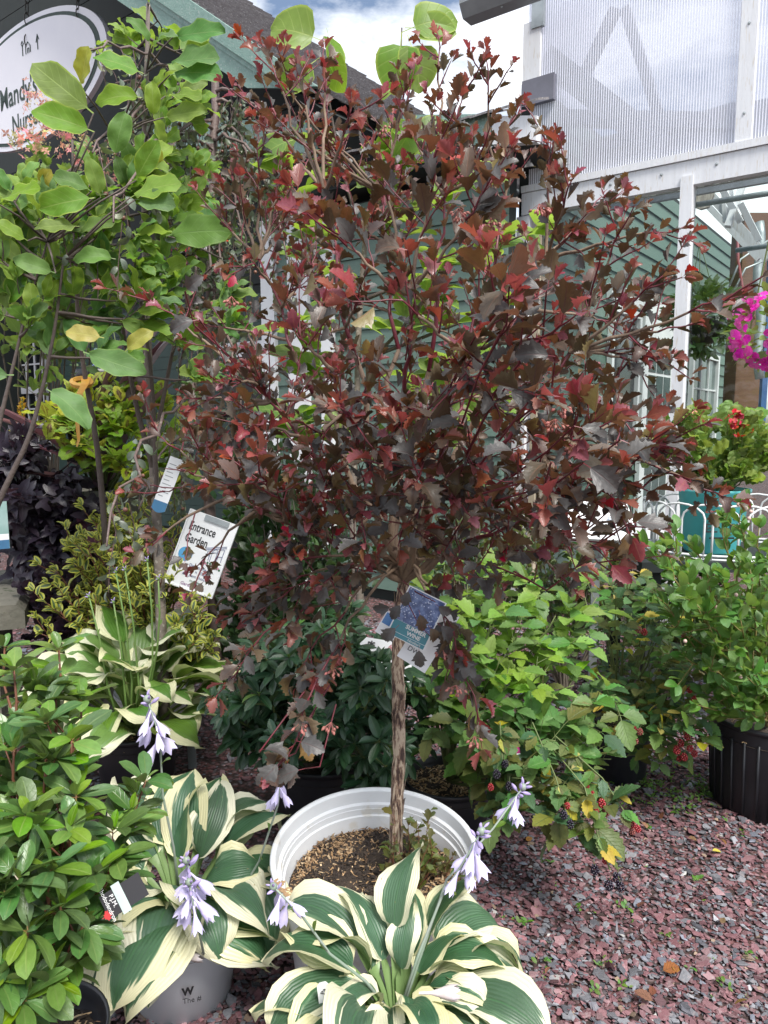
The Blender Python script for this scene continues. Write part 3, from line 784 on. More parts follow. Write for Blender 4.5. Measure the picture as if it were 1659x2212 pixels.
# roof structure seen through the panels, and inside it
def bar(p, q, w_, m, nm):
    p, q = Vector(p), Vector(q); d = (q - p).normalized(); s = d.cross(E2).normalized(); n_ = d.cross(s)
    MB().box(p - s * w_ / 2 - n_ * w_ / 2, s * w_, n_ * w_, q - p).build(nm, m, gh)
TB = mat('truss_grey', (.42, .43, .45), .5, c2=(.35, .36, .38), scale=3)
for (x0, y0), (x1, y1), w_ in (((1185, 130), (1440, 330), .17), ((1330, 20), (1245, 200), .07), ((1350, 20), (1420, 240), .07), ((1180, 255), (1600, 265), .10), ((1300, 320), (1590, 235), .07)):
    bar(onb(x0, y0, .5), onb(x1, y1, .5), w_, TB, 'rafter')
MB().box(B(a_l + .1, .75, zb - .0), E1 * 1.6, E2 * .04, UP * .55).build('inner_board', mat('inner_blue_grey', (.30, .32, .36), .6), gh)
for (x0, y0, d0), (x1, y1, d1), w_ in (((1540, 372, 6.2), (1600, 480, 6.2), .05), ((1612, 378, 6.2), (1572, 490, 6.2), .05), ((1520, 405, 6.4), (1659, 560, 6.2), .07), ((1515, 430, 6.6), (1640, 560, 6.4), .05), ((1560, 372, 6.3), (1566, 480, 6.3), .03), ((1578, 372, 6.3), (1582, 470, 6.3), .03), ((1600, 440, 6.1), (1640, 520, 6.1), .05)):
    bar(at(x0, y0, d0), at(x1, y1, d1), w_, OLDWHITE, 'truss_member')
for (x0, y0, d0), (x1, y1, d1) in (((1470, 448, 5.0), (1720, 408, 4.5)), ((1590, 541, 5.4), (1720, 522, 5.1))):
    MB().tube([at(x0, y0, d0), at(x1, y1, d1)], .018, 10).build('pipe', METAL, gh, smooth=True)
MB().box(at(1584, 905, 8.6), Vector((.32, 0, 0)), Vector((0, .3, 0)), UP * 2.3).build('brown_panel', BROWN, gh)
MB().box(at(1640, 940, 8.2), Vector((.06, 0, 0)), Vector((0, .06, 0)), UP * 2.4).build('blue_pole', mat('blue_paint', (.05, .13, .32), .5), gh)
MB().tube([at(1640 + 4 * math.sin(i), 480 + i * 26, 8.0) for i in range(14)], .05, 8).build('grey_duct', METAL, gh, smooth=True)
for k, (x0, pts) in enumerate(((1600, [(1592, 470), (1594, 560), (1606, 640), (1630, 690)]), (1560, [(1575, 620), (1600, 560), (1659, 520)]), (1570, [(1580, 640), (1610, 580), (1659, 560)]))):
    MB().tube([at(x, y, 7.6) for x, y in pts], .011 if k else .016, 6).build('cable', mat('red_cable', (.3, .07, .08), .5) if k == 0 else METAL, gh, smooth=True)
# gutter at the top edge
gp = [(0, 0), (0, -.11), (.05, -.16), (.14, -.16), (.18, -.10), (.18, 0), (.17, 0), (.17, -.095), (.135, -.15), (.055, -.15), (.01, -.105), (.01, 0)]
go = onb(1028, -4, -.35)
ggt = thing('roof_gutter', 'grey metal roof gutter end jutting into the sky, top right', 'gutter', go)
def gv(a, k): return go + E1 * a + (-E2) * gp[k][0] * 1.2 + UP * gp[k][1] * 1.25
mb = MB(); n = len(gp)
vs = [gv(0, k) for k in range(n)] + [gv(.75, k) for k in range(n)]
mb.add(vs, [(k, (k + 1) % n, n + (k + 1) % n, n + k) for k in range(n)] + [tuple(range(6))])
mb.build('channel', mat('gutter_grey', (.28, .30, .31), .45, .3, c2=(.2, .21, .22), scale=4), ggt)
for k in range(2):
    MB().lathe([(0, .006), (.008, .004), (.009, 0)], 8, frame(gv(.28 + .25 * k, 3) + E2 * .02, E1, UP)).build('rivet', METAL, ggt)
# the weathered wood block with a feathery grain behind the glazing
fb = thing('wood_block', 'weathered grey rounded wood block hanging behind the greenhouse glazing', 'wood', at(1515, 410, 5.6))
mb = MB(); pts = [(1488, 385), (1540, 383), (1541, 420), (1530, 447), (1512, 452), (1494, 445), (1488, 420)]
mb.prism([at(x, y, 5.6) for x, y in pts], E2 * .04)
mb.build('block', mat('feathered_wood', (.30, .28, .25), .8, c2=(.16, .14, .12), scale=6, amt=.4, stretch=(9, 9, 1.5), bump=.3), fb)

# ================================================================== GRAVEL
POTS = []                       # (x, y, r): no stones under the pots
WP = gnd(812, 2150); WPC = Vector((at(811, 1835, 1.87).x, at(811, 1835, 1.87).y, 0))
POTS += [(WPC.x, WPC.y, .2)]
rg = np.random.default_rng(11)
def stone_t(r):
    n = r.choice([4, 5, 5, 6]); vs = []; a0 = r.uniform(0, 6)
    for ring, (zz, sc_) in enumerate(((-.24, .85), (.08, 1.0), (.26, .85))):
        for k in range(n):
            a = a0 + 6.2832 * (k + r.uniform(-.32, .32)) / n; q = sc_ * r.uniform(.55, 1.2)
            vs.append((q * math.cos(a), q * math.sin(a) * .72, zz + r.uniform(-.05, .05)))
    fs = []
    for i in (0, 1):
        for k in range(n): fs.append((i * n + k, i * n + (k + 1) % n, (i + 1) * n + (k + 1) % n, (i + 1) * n + k))
    for k in range(1, n - 1): fs.append((2 * n, 2 * n + k, 2 * n + k + 1, 2 * n + k + 1))
    return np.array(vs), fs
def gravel():
    r = random.Random(21); T = [stone_t(r) for _ in range(9)]
    pal = np.array([(.158, .070, .080), (.188, .094, .104), (.120, .055, .064), (.220, .130, .140), (.118, .118, .132), (.175, .178, .196), (.080, .080, .094), (.24, .24, .26), (.145, .155, .19), (.25, .18, .13), (.33, .32, .31)])
    pw = np.array([.20, .16, .16, .09, .12, .08, .10, .025, .04, .015, .006]); pw /= pw.sum()
    VV, LL, TT, CC = [], [], [], []; off = 0
    n = 74000
    y = 1.15 + rg.random(n * 2) ** 1.35 * 4.2
    x = rg.random(n * 2) * 2 - 1
    x = x * (.62 * y + .25)
    # dense where the ground shows (right of the pots and the lower left), thin elsewhere
    keep = (x > -.15) | ((x > -.75) & (y < 2.3)) | (rg.random(n * 2) < .25)
    for (px, py, pr) in POTS: keep &= (x - px) ** 2 + (y - py) ** 2 > pr * pr
    x, y = x[keep][:n], y[keep][:n]; n = len(x)
    s = np.clip(np.exp(rg.normal(-4.84, .42, n)), .0045, .026) * (1 + .12 * np.clip(y - 2, 0, 3))
    ti = rg.integers(0, len(T), n); az = rg.random(n) * 6.2832
    tilt = rg.normal(0, .28, n); td = rg.random(n) * 6.2832
    ci = rg.choice(len(pal), n, p=pw); br = np.exp(rg.normal(0, .22, n))
    flat = rg.uniform(.3, .85, n)
    for k, (V, F) in enumerate(T):
        ix = np.where(ti == k)[0]; m = len(ix)
        ca, sa = np.cos(az[ix]), np.sin(az[ix])
        P = V[None] * s[ix][:, None, None]
        P[:, :, 2] *= flat[ix][:, None]
        X = P[:, :, 0] * ca[:, None] - P[:, :, 1] * sa[:, None]; Y = P[:, :, 0] * sa[:, None] + P[:, :, 1] * ca[:, None]
        Z = P[:, :, 2] + np.tan(tilt[ix])[:, None] * (X * np.cos(td[ix])[:, None] + Y * np.sin(td[ix])[:, None])
        Z += (s[ix] * .16 + rg.random(m) * .008)[:, None]
        W = np.stack([X + x[ix][:, None], Y + y[ix][:, None], Z], -1)
        VV.append(W.reshape(-1, 3)); Fa = np.array(F)
        LL.append((Fa[None] + (off + np.arange(m) * len(V))[:, None, None]).reshape(-1, 4)); off += m * len(V)
        c = np.concatenate([pal[ci[ix]] * br[ix][:, None], np.ones((m, 1))], 1); CC.append(np.repeat(c, len(V), 0))
    Lq = np.concatenate(LL)
    # cap fans were stored as degenerate quads: split into tris
    tri = Lq[:, 2] == Lq[:, 3]
    lp = np.concatenate([Lq[~tri].ravel(), Lq[tri][:, :3].ravel()]); tot = np.concatenate([np.full((~tri).sum(), 4), np.full(tri.sum(), 3)])
    m, nt = new_mat('crushed_stone'); t = NT(nt)
    a = t.n('ShaderNodeAttribute', attribute_name='tint'); tc_ = t.n('ShaderNodeTexCoord')
    n1 = t.n('ShaderNodeTexNoise', {'Vector': tc_.outputs['Object'], 'Scale': 140.0, 'Detail': 4.0})
    dust = t.n('ShaderNodeTexNoise', {'Vector': tc_.outputs['Object'], 'Scale': 60.0, 'Detail': 6.0})
    c = t.mix(1.0, a.outputs['Color'], t.mix(n1.outputs['Fac'], (.7, .7, .7), (1.25, 1.25, 1.25)), 'MULTIPLY')
    c = t.mix(t.m('MULTIPLY', t.step(dust.outputs['Fac'], .55, .7), .4), c, (.30, .25, .25))
    bp = t.n('ShaderNodeBump', {'Height': n1.outputs['Fac'], 'Strength': .35, 'Distance': .004})
    p = t.n('ShaderNodeBsdfPrincipled', {'Base Color': c, 'Roughness': .68, 'Normal': bp.outputs[0]}); t.out(p.outputs[0])
    me = mesh_np('gravel', np.concatenate(VV), lp, tot, m, smooth=False, vcol=np.concatenate(CC))
    link('gravel', me, kind='stuff')
gravel()

# ================================================================== POTS
def pot_prof(rt, rb, h, lip=.018, th=.006, soil=.8):
    return [(rb * .9, 0), (rb, .004), (rt * .965, h - lip * 1.6), (rt * .97, h - lip), (rt * 1.0, h - lip), (rt * 1.02, h - lip * .5), (rt * 1.015, h), (rt * .985, h + .001),
            (rt * .965, h - .004), (rt * .955, h - lip * 1.4), (rt * .93, h - lip * 2.2), (rb + (rt - rb) * soil - th * 2, h * soil)]
WOODCHIP = None
def chips_mat():
    m, nt = new_mat('wood_chips'); t = NT(nt)
    a = t.n('ShaderNodeAttribute', attribute_name='tint')
    p = t.n('ShaderNodeBsdfPrincipled', {'Base Color': a.outputs['Color'], 'Roughness': .85}); t.out(p.outputs[0]); return m
WOODCHIP = chips_mat()
SOIL = mat('potting_soil', (.028, .02, .016), .95, c2=(.06, .042, .03), scale=40, amt=.5, bump=.9, bscale=120)
def chips(root, M, r, n, z, s=(.004, .011), pal=((.42, .29, .16), (.36, .23, .11), (.22, .13, .07), (.52, .40, .25), (.03, .022, .018), (.05, .035, .025)), pw=(.26, .22, .14, .12, .15, .11), hump=.0, name='mulch', patch=0):
    g = np.random.default_rng(n); rad = np.sqrt(g.random(n)) * r; a = g.random(n) * 6.2832
    x, y = rad * np.cos(a), rad * np.sin(a)
    zz = z + hump * np.cos(np.clip(rad / r, 0, 1) * 1.57) + .007 * np.sin(x * 41 + 1) * np.cos(y * 37) + g.random(n) * .006
    L_ = g.uniform(s[0], s[1], n); wd = L_ * g.uniform(.18, .4, n); th = g.random(n) * 6.2832; ti = g.normal(0, .35, n); rl_ = g.normal(0, .5, n)
    d = np.stack([np.cos(th) * np.cos(ti), np.sin(th) * np.cos(ti), np.sin(ti)], -1); q = np.stack([-np.sin(th), np.cos(th), np.sin(rl_) * .6], -1)
    c0 = np.stack([x, y, zz], -1); up = np.cross(d, q); up /= np.linalg.norm(up, axis=1)[:, None]
    A = c0 - d * L_[:, None] - q * wd[:, None]; Bv = c0 + d * L_[:, None] - q * wd[:, None] * .6; C = c0 + d * L_[:, None] + q * wd[:, None] * .6; D = c0 - d * L_[:, None] + q * wd[:, None]
    E_ = c0 + up * (wd * .7)[:, None]
    V = np.stack([A, Bv, C, D, E_], 1).reshape(-1, 3)
    base = np.arange(n)[:, None, None] * 5
    F = (np.array([(0, 1, 4), (1, 2, 4), (2, 3, 4), (3, 0, 4)])[None] + base).reshape(-1)
    ci = g.choice(len(pal), n, p=np.array(pw) / sum(pw))
    if patch:       # a darker, bare area in the middle
        ds = np.hypot(x + r * .1, y - r * .15) / r + .25 * np.sin(a * 3 + 1); bare = (ds < .62) & (g.random(n) < .72)
        ci[bare] = 4 + (g.random(bare.sum()) < .3)
    cc = np.array(pal)[ci] * np.exp(g.normal(0, .25, n))[:, None]
    cc = np.repeat(np.concatenate([cc, np.ones((n, 1))], 1), 5, 0)
    me = mesh_np(name, V, F, np.full(n * 4, 3), WOODCHIP, smooth=False, vcol=cc)
    link(name, me, root, M, 'stuff')
def pot(root, c, rt, rb, h, m, soil=.82, n=0, M=None, seg=40, ribs=0, chip_s=(.005, .012), **kw):
    M = M or Matrix.Translation(Vector((c[0], c[1], c[2] if len(c) > 2 else 0.0)))
    mb = MB(); mb.lathe(pot_prof(rt, rb, h, soil=soil), seg)
    if ribs:
        for k in range(ribs):
            a = 6.2832 * k / ribs; p0 = Vector((rb * 1.0 * math.cos(a), rb * math.sin(a), .02)); p1 = Vector((rt * .965 * math.cos(a), rt * .965 * math.sin(a), h * .84))
            mb.tube([p0, p1], [.006, .006], 5)
    mb.build('pot', m, root, smooth=True, M=M)
    rs = rb + (rt - rb) * soil
    MB().lathe([(rs, h * soil - .004), (rs * .5, h * soil + .004), (0.001, h * soil + .006)], 24).build('soil', SOIL, root, smooth=True, M=M)
    if n: chips(root, M, rs * .97, n, h * soil + .004, s=chip_s, **kw)
    return M

# ================================================================== LEAF MATERIALS
leafmat('nb_old', (.066, .064, .062), (.105, .080, .042), vein=(.085, .048, .048), nlat=5.5, lat=.5, rough=.44, var=.6, hue=.03, trans=.10, tcol=(.22, .08, .02), spec=.5, petiole=(.16, .02, .03), slant=1.1)
leafmat('nb_mid', (.092, .068, .052), (.155, .105, .044), vein=(.18, .085, .05), nlat=5.5, lat=.6, rough=.40, var=.6, hue=.04, trans=.2, tcol=(.42, .12, .06), petiole=(.22, .02, .03), slant=1.1)
leafmat('nb_new', (.21, .052, .055), (.25, .068, .055), vein=(.30, .12, .07), nlat=5.5, lat=.6, rough=.36, var=.5, hue=.03, trans=.28, tcol=(.6, .10, .08), petiole=(.30, .03, .06), slant=1.1)
leafmat('nb_red', (.34, .035, .03), (.40, .05, .035), vein=(.30, .06, .05), rough=.45, var=.4, trans=.25, tcol=(.8, .08, .04), petiole=(.32, .03, .05), slant=1.1)
leafmat('mag_lit', (.15, .265, .045), (.19, .30, .07), vein=(.32, .42, .12), nlat=7, lat=.42, rough=.58, spec=.35, var=.45, hue=.025, trans=.42, tcol=(.42, .62, .05), edge=(.30, .40, .07), mid=.035)  # lit copy of the magnolia green, sunlight put into the colour
leafmat('mag_dark', (.088, .175, .050), (.15, .24, .075), vein=(.18, .28, .10), nlat=7, lat=.42, rough=.58, spec=.35, var=.45, hue=.02, trans=.28, tcol=(.25, .5, .06), edge=(.16, .26, .07), mid=.035)  # darker copy for the less lit leaves, shade put into the colour
leafmat('mag_yellow', (.34, .33, .05), (.36, .34, .08), vein=(.45, .45, .12), nlat=7, lat=.4, rough=.5, var=.4, trans=.4, tcol=(.7, .6, .05), spots=(.3, .14, .03))
leafmat('heart_green', (.15, .26, .04), (.19, .30, .06), vein=(.40, .48, .14), nlat=5, lat=.5, rough=.45, var=.35, hue=.02, trans=.45, tcol=(.48, .68, .06), edge=(.33, .42, .08), mid=.03)  # pale yellow-green leaf, one tone varied at random
leafmat('crab', (.135, .165, .13), (.19, .22, .15), vein=(.14, .16, .10), rough=.36, var=.6, hue=.05, trans=.2, tcol=(.3, .38, .08), petiole=(.14, .05, .05))
leafmat('hyd', (.11, .20, .04), (.14, .23, .06), vein=(.22, .3, .1), rough=.5, var=.4, trans=.35, tcol=(.4, .55, .06))
leafmat('rho', (.030, .075, .036), (.07, .12, .06), vein=(.09, .15, .06), nlat=5, lat=.2, rough=.36, var=.55, hue=.02, trans=.1, tcol=(.15, .3, .04), petiole=(.12, .14, .04), mid=.06)
leafmat('rho_new', (.10, .19, .05), (.13, .21, .07), vein=(.2, .28, .1), nlat=5, lat=.2, rough=.34, var=.4, trans=.2, tcol=(.3, .5, .06), mid=.06)
leafmat('pjm_old', (.068, .135, .038), (.095, .14, .05), vein=(.12, .18, .05), nlat=5, lat=.22, rough=.33, var=.5, hue=.025, trans=.15, tcol=(.25, .4, .04), petiole=(.2, .13, .05), mid=.07)
leafmat('pjm_new', (.13, .235, .035), (.16, .25, .06), vein=(.22, .30, .08), nlat=5, lat=.2, rough=.33, var=.4, hue=.02, trans=.25, tcol=(.4, .6, .05), petiole=(.25, .18, .06), mid=.07)
leafmat('rasp', (.105, .215, .055), (.14, .22, .09), vein=(.16, .26, .08), nlat=8, lat=.6, rough=.52, var=.5, hue=.03, trans=.3, tcol=(.35, .55, .06), petiole=(.14, .2, .06), bump=.5)
leafmat('rasp_new', (.21, .35, .06), (.26, .38, .11), vein=(.28, .38, .1), nlat=8, lat=.5, rough=.5, var=.4, hue=.02, trans=.4, tcol=(.5, .75, .08), petiole=(.2, .3, .08), bump=.5)
leafmat('rasp_old', (.11, .14, .035), (.15, .17, .06), vein=(.05, .10, .03), nlat=8, lat=.7, rough=.55, var=.5, hue=.04, trans=.25, tcol=(.4, .42, .06), spots=(.22, .12, .03), petiole=(.14, .14, .06), bump=.5)
leafmat('rasp_dark', (.045, .105, .042), (.08, .13, .06), vein=(.06, .12, .045), nlat=8, lat=.6, rough=.5, var=.5, hue=.02, trans=.2, tcol=(.2, .36, .05), bump=.5)
leafmat('rasp_yel', (.38, .34, .06), (.4, .36, .08), vein=(.3, .22, .05), nlat=8, lat=.5, rough=.55, var=.4, trans=.3, tcol=(.6, .5, .05), spots=(.25, .12, .03))
leafmat('blue', (.085, .19, .04), (.13, .22, .07), vein=(.18, .28, .08), nlat=6, lat=.35, rough=.45, var=.5, hue=.025, trans=.32, tcol=(.38, .6, .06), petiole=(.2, .22, .06))
leafmat('weig', (.045, .10, .045), (.09, .13, .05), vein=(.12, .2, .06), rough=.45, var=.3, trans=.3, tcol=(.4, .45, .06), margin=(.48, .50, .10), mth=.42, mnoise=.3, petiole=(.25, .12, .06))
leafmat('hosta', (.048, .112, .060), (.09, .17, .08), vein=(.055, .16, .06), nlat=0.01, lat=0.0, rough=.42, var=.35, hue=.014, trans=.2, tcol=(.3, .5, .1), margin=(.70, .68, .53), mth=.62, mnoise=.36, spots=(.30, .20, .09), sth=.735, petiole=(.19, .29, .11), slant=.2, bump=.28, mid=.02, par=17)
leafmat('hosta_back', (.12, .24, .05), (.12, .2, .06), vein=(.12, .24, .06), nlat=.01, lat=0.0, rough=.42, var=.3, hue=.015, trans=.28, tcol=(.38, .55, .06), margin=(.76, .76, .60), mth=.62, mnoise=.26, petiole=(.2, .3, .09), bump=.3, mid=.02, par=13)
leafmat('coleus', (.36, .42, .05), (.34, .38, .08), vein=(.48, .50, .12), nlat=7, lat=.5, rough=.55, var=.35, hue=.03, trans=.35, tcol=(.7, .75, .06), centre=(.10, .012, .028), cth=.42, bump=.5)
leafmat('coleus_lime', (.20, .34, .035), (.24, .36, .06), vein=(.34, .45, .1), nlat=7, lat=.5, rough=.55, var=.4, hue=.02, trans=.35, tcol=(.5, .75, .05), centre=(.07, .016, .025), cth=.30, bump=.5)
leafmat('vine', (.022, .017, .028), (.05, .03, .045), vein=(.045, .03, .05), rough=.42, var=.6, hue=.04, trans=.12, tcol=(.16, .05, .07), petiole=(.03, .02, .025))
leafmat('cordyl', (.10, .045, .055), (.22, .15, .18), vein=(.2, .09, .1), nlat=.01, lat=0, rough=.4, var=.6, hue=.03, trans=.15, tcol=(.4, .1, .1))
leafmat('geran', (.14, .23, .04), (.18, .26, .07), vein=(.24, .32, .1), nlat=5, lat=.5, rough=.55, var=.6, hue=.035, trans=.3, tcol=(.45, .55, .06), bump=.4)
leafmat('hedge', (.085, .12, .03), (.11, .14, .05), vein=(.15, .18, .06), rough=.5, var=.7, hue=.05, trans=.25, tcol=(.35, .38, .05))
leafmat('darkshrub', (.045, .095, .035), (.08, .13, .05), vein=(.09, .15, .05), rough=.4, var=.6, hue=.03, trans=.2, tcol=(.22, .38, .05))
leafmat('weed', (.10, .21, .04), None, vein=(.16, .26, .08), rough=.5, var=.4, trans=.3, tcol=(.4, .6, .06))
leafmat('deadleaf', (.20, .09, .035), (.24, .13, .06), vein=(.12, .06, .03), rough=.8, var=.7, hue=.03, trans=.1, tcol=(.3, .14, .04), bump=.6)
leafmat('yellowbit', (.62, .55, .10), None, vein=(.5, .4, .1), rough=.6, var=.2, trans=.2)
leafmat('petal_pink', (.72, .30, .24), (.72, .38, .32), vein=(.6, .2, .2), rough=.6, var=.4, hue=.05, trans=.35, tcol=(.9, .5, .4))
leafmat('petal_mag', (.78, .05, .48), (.72, .20, .50), vein=(.5, .02, .3), nlat=3, lat=.4, rough=.5, var=.25, hue=.015, trans=.3, tcol=(.95, .1, .6))
leafmat('petal_red', (.55, .015, .015), (.5, .03, .03), vein=(.4, .01, .01), rough=.55, var=.4, trans=.25, tcol=(.9, .03, .02))
leafmat('petal_white', (.78, .80, .74), None, vein=(.7, .72, .6), rough=.6, var=.2, trans=.3)
leafmat('petal_blue', (.18, .22, .60), None, vein=(.3, .3, .7), rough=.6, var=.3, trans=.3)
leafmat('petal_yellow', (.65, .42, .03), None, vein=(.6, .35, .03), rough=.6, var=.4, trans=.3)
LAV = mat('hosta_flower', (.56, .50, .80), .5, c2=(.68, .64, .86), scale=26, amt=.6, rvar=.2)
BUD = mat('hosta_bud', (.40, .33, .62), .5, c2=(.30, .24, .42), scale=30, amt=.7, rvar=.2)
BUDP = mat('hosta_bud_cluster', (.17, .12, .22), .55, c2=(.26, .2, .32), scale=40)
SCAPE = mat('flower_stalk', (.20, .27, .20), .5, c2=(.26, .29, .26), scale=15)
SCAPEG = mat('green_flower_stalk', (.12, .22, .05), .5, c2=(.16, .25, .07), scale=15)
NBRED = mat('red_twig', (.155, .022, .035), .45, c2=(.11, .02, .028), scale=20)
NBTAN = mat('tan_branch_bark', (.26, .185, .125), .75, c2=(.12, .08, .06), scale=25, amt=.5, bump=.3, stretch=(1, 1, .35))
BARK = mat('smooth_grey_bark', (.20, .165, .135), .7, c2=(.13, .105, .09), scale=18, amt=.6, bump=.35, c3=(.30, .27, .23))
BARKD = mat('dark_brown_bark', (.075, .055, .048), .7, c2=(.11, .085, .075), scale=18, amt=.6, bump=.3)
CRABBARK = mat('reddish_grey_bark', (.165, .115, .105), .6, c2=(.11, .075, .07), scale=14, amt=.6, bump=.25, c3=(.25, .2, .18))
REDSTEM = mat('reddish_stem', (.20, .075, .04), .6, c2=(.14, .06, .035), scale=20)
GSTEM = mat('green_stem', (.13, .17, .05), .6, c2=(.1, .13, .045), scale=20)
GREYSTEM = mat('pale_grey_twig', (.18, .155, .12), .7, scale=20)

# ================================================================== HOSTAS
HT = [0, .05, .13, .23, .34, .46, .58, .69, .79, .88, .95, 1]
def hosta_leaf(root, r, base, az, e0, pl, bl, W, bend, mk, roll=0.0, cup=.5, wave=.02, twist=0.0):
    cols = (-1, -.78, -.45, 0, .45, .78, 1)
    ws = prof(.42, .72, W * bl, HT); ph = r.uniform(0, 6)
    V, F, U = [], [], []
    p = Vector(base); el = e0; np_ = 5; azc = az
    def fr(el, a, ro):
        d = Vector((math.cos(a) * math.cos(el), math.sin(a) * math.cos(el), math.sin(el))); X = Vector((math.sin(a), -math.cos(a), 0)); N = X.cross(d)
        return d, X * math.cos(ro) + N * math.sin(ro), N * math.cos(ro) - X * math.sin(ro)
    for i in range(np_):
        d, X, N = fr(el, azc, roll * i / np_)
        w_ = .006 + .004 * (i / np_)
        V += [p - X * w_ + N * .004, p - N * .002, p + X * w_ + N * .004]
        p = p + d * pl / np_; el -= bend * .18 / np_
    for i in range(np_ - 1):
        k = i * 3
        F += [(k, k + 1, k + 4, k + 3), (k + 1, k + 2, k + 5, k + 4)]; U += [(.4, -.3)] * 8
    b0 = len(V); n = len(cols); last = 0
    for i, t in enumerate(HT):
        p = p + d * (t - last) * bl; el -= bend * .82 * (t - last) * (.6 + .8 * t); last = t; azc += twist * .06
        d, X, N = fr(el, azc, roll * (1 + .6 * t))
        for s in cols:
            w_ = ws[i] * s
            h = cup * abs(w_) * (1 - 1.15 * t) + wave * bl * 2.6 * abs(s) ** 2.5 * math.sin(8 * t + ph + (1.7 if s > 0 else 0))
            rib = .0016 * math.cos(s * 14) * (1 if abs(s) < .99 else 0)
            V.append(p + X * w_ + N * (h + rib))
    # join petiole to blade
    k = (np_ - 1) * 3
    F += [(k, k + 1, b0 + 3, b0 + 0), (k + 1, k + 2, b0 + 6, b0 + 3)]; U += [(.4, -.3)] * 8
    for i in range(len(HT) - 1):
        for j in range(n - 1):
            a = b0 + i * n + j
            F.append((a, a + 1, a + n + 1, a + n))
            u0, u1 = (cols[j] + 1) / 2, (cols[j + 1] + 1) / 2
            U += [(u0, HT[i]), (u1, HT[i]), (u1, HT[i + 1]), (u0, HT[i + 1])]
    V = [tuple(v) for v in V]
    me = mesh_np('leaf', V, [i for f in F for i in f], [4] * len(F), MATS[mk], uv=U, rnd=[0.0] * len(V))
    link('leaf', me, root)
def flower_mesh(r, L_, open_=1.0):
    """a hanging trumpet with six pointed lobes, along +Y from its stalk"""
    mb = MB(); seg = 12
    rows = [(0, .0016), (.28, .0021), (.48, .0048), (.68, .0082), (.84, .0098)]
    pr = [(r_ * (1 + .35 * open_ * max(0, t - .5)), t) for t, r_ in rows]
    vs = []
    for rr_, t in pr:
        for k in range(seg):
            a = 6.2832 * k / seg; q = rr_ * (1 + .10 * math.cos(6 * a) * t)
            vs.append((q * math.cos(a), t * L_, q * math.sin(a)))
    for k in range(seg):
        a = 6.2832 * k / seg; tip = k % 2 == 0
        rr_ = pr[-1][0] * (1.0 + (.38 if tip else .05) * open_); y = L_ * (1.04 if tip else .86)
        vs.append((rr_ * math.cos(a), y, rr_ * math.sin(a)))
    fs = []
    for i in range(len(pr)):
        for k in range(seg):
            q = (k + 1) % seg; fs.append((i * seg + k, (i + 1) * seg + k, (i + 1) * seg + q, i * seg + q))
    mb.add(vs, fs)
    if open_ > .5:
        for k in range(3): mb.m = 1; mb.tube([(0, .5 * L_, 0), (.003 * (k - 1), .9 * L_, .002), (.005 * (k - 1), 1.08 * L_, .006)], .0006, 4)
    return mb
rf = random.Random(8)
FL = [mesh_np('flower', mb.V, [i for f in mb.F for i in f], [len(f) for f in mb.F], [LAV, WHITE], mb.M) for mb in (flower_mesh(rf, .054, o) for o in (.0, .3, .7, 1.0))]
def bud_me():
    mb = MB(); mb.lathe([(.0008, 0), (.0015, .006), (.0045, .014), (.0048, .02), (.003, .027), (.0004, .031)][::-1], 8, Matrix.Rotation(-math.pi / 2, 4, 'X'))
    return mesh_np('bud', mb.V, [i for f in mb.F for i in f], [len(f) for f in mb.F], BUD)
BUDM = bud_me()
def scape(root, r, pts, nfl, nbud, m=SCAPE, rad=.0035, size=1.0, fl_from=.75):
    st = MB(); st.tube(pts, [rad * (1 - .45 * i / (len(pts) - 1)) for i in range(len(pts))], 7)
    st.ball(pts[-1], .008 * size, 8, 5)
    so = st.build('flower_scape', [m], root, smooth=True)
    tip, tg = Vector(pts[-1]), (Vector(pts[-1]) - Vector(pts[-2])).normalized()
    def pl(me, p, d, s):
        M = lm(p, d, rvec(r), s * size); M = Matrix([list(M[0]), list(M[1]), list(M[2]), [0, 0, 0, 1]])
        link(me.name.split('.')[0], me, so, M)
    o = tg.orthogonal().normalized(); q = tg.cross(o)
    for i in range(nbud):
        a = i * 2.4; rad_ = o * math.cos(a) + q * math.sin(a)
        pl(BUDM, tip - tg * (i * .0035 * size - .006), rad_ * .9 + tg * (.9 - i * .12) + UP * .1, r.uniform(.6, 1.0) * (.6 + .06 * i))
    for i in range(nfl):
        a = i * 2.4 + 1; rad_ = o * math.cos(a) + q * math.sin(a)
        b_ = tip - tg * ((.012 + i * .011) * size)
        pl(FL[r.randrange(4)], b_, rad_ * .6 - UP * 1.0 + rvec(r) * .12, r.uniform(.85, 1.15))
    for i in range(3):      # small bracts down the stalk
        p, t_ = interp([Vector(x) for x in pts], fl_from - .12 * i)
        V, Q, U = TEMPL[('pjm', i)]
        M = lm(p, t_ * .8 + rvec(r) * .5, rvec(r), .028 * size); M = Matrix([list(M[0]), list(M[1]), list(M[2]), [0, 0, 0, 1]])
        link('bract', leaf_mesh(('pjm', i), 'hyd'), so, M)
    return so

rh = random.Random(77)
# front hosta ------------------------------------------------------------------
HF = Vector((.025, 1.33, 0)); fh = thing('front_hosta', 'large cream edged hosta nearest the camera, in front of the big white pot', 'hosta', HF, 'potted hostas with cream leaf margins')
POTF = pot(fh, HF, .125, .10, .31, GREYWP, n=250)
cr0 = HF + Vector((0, 0, .295))
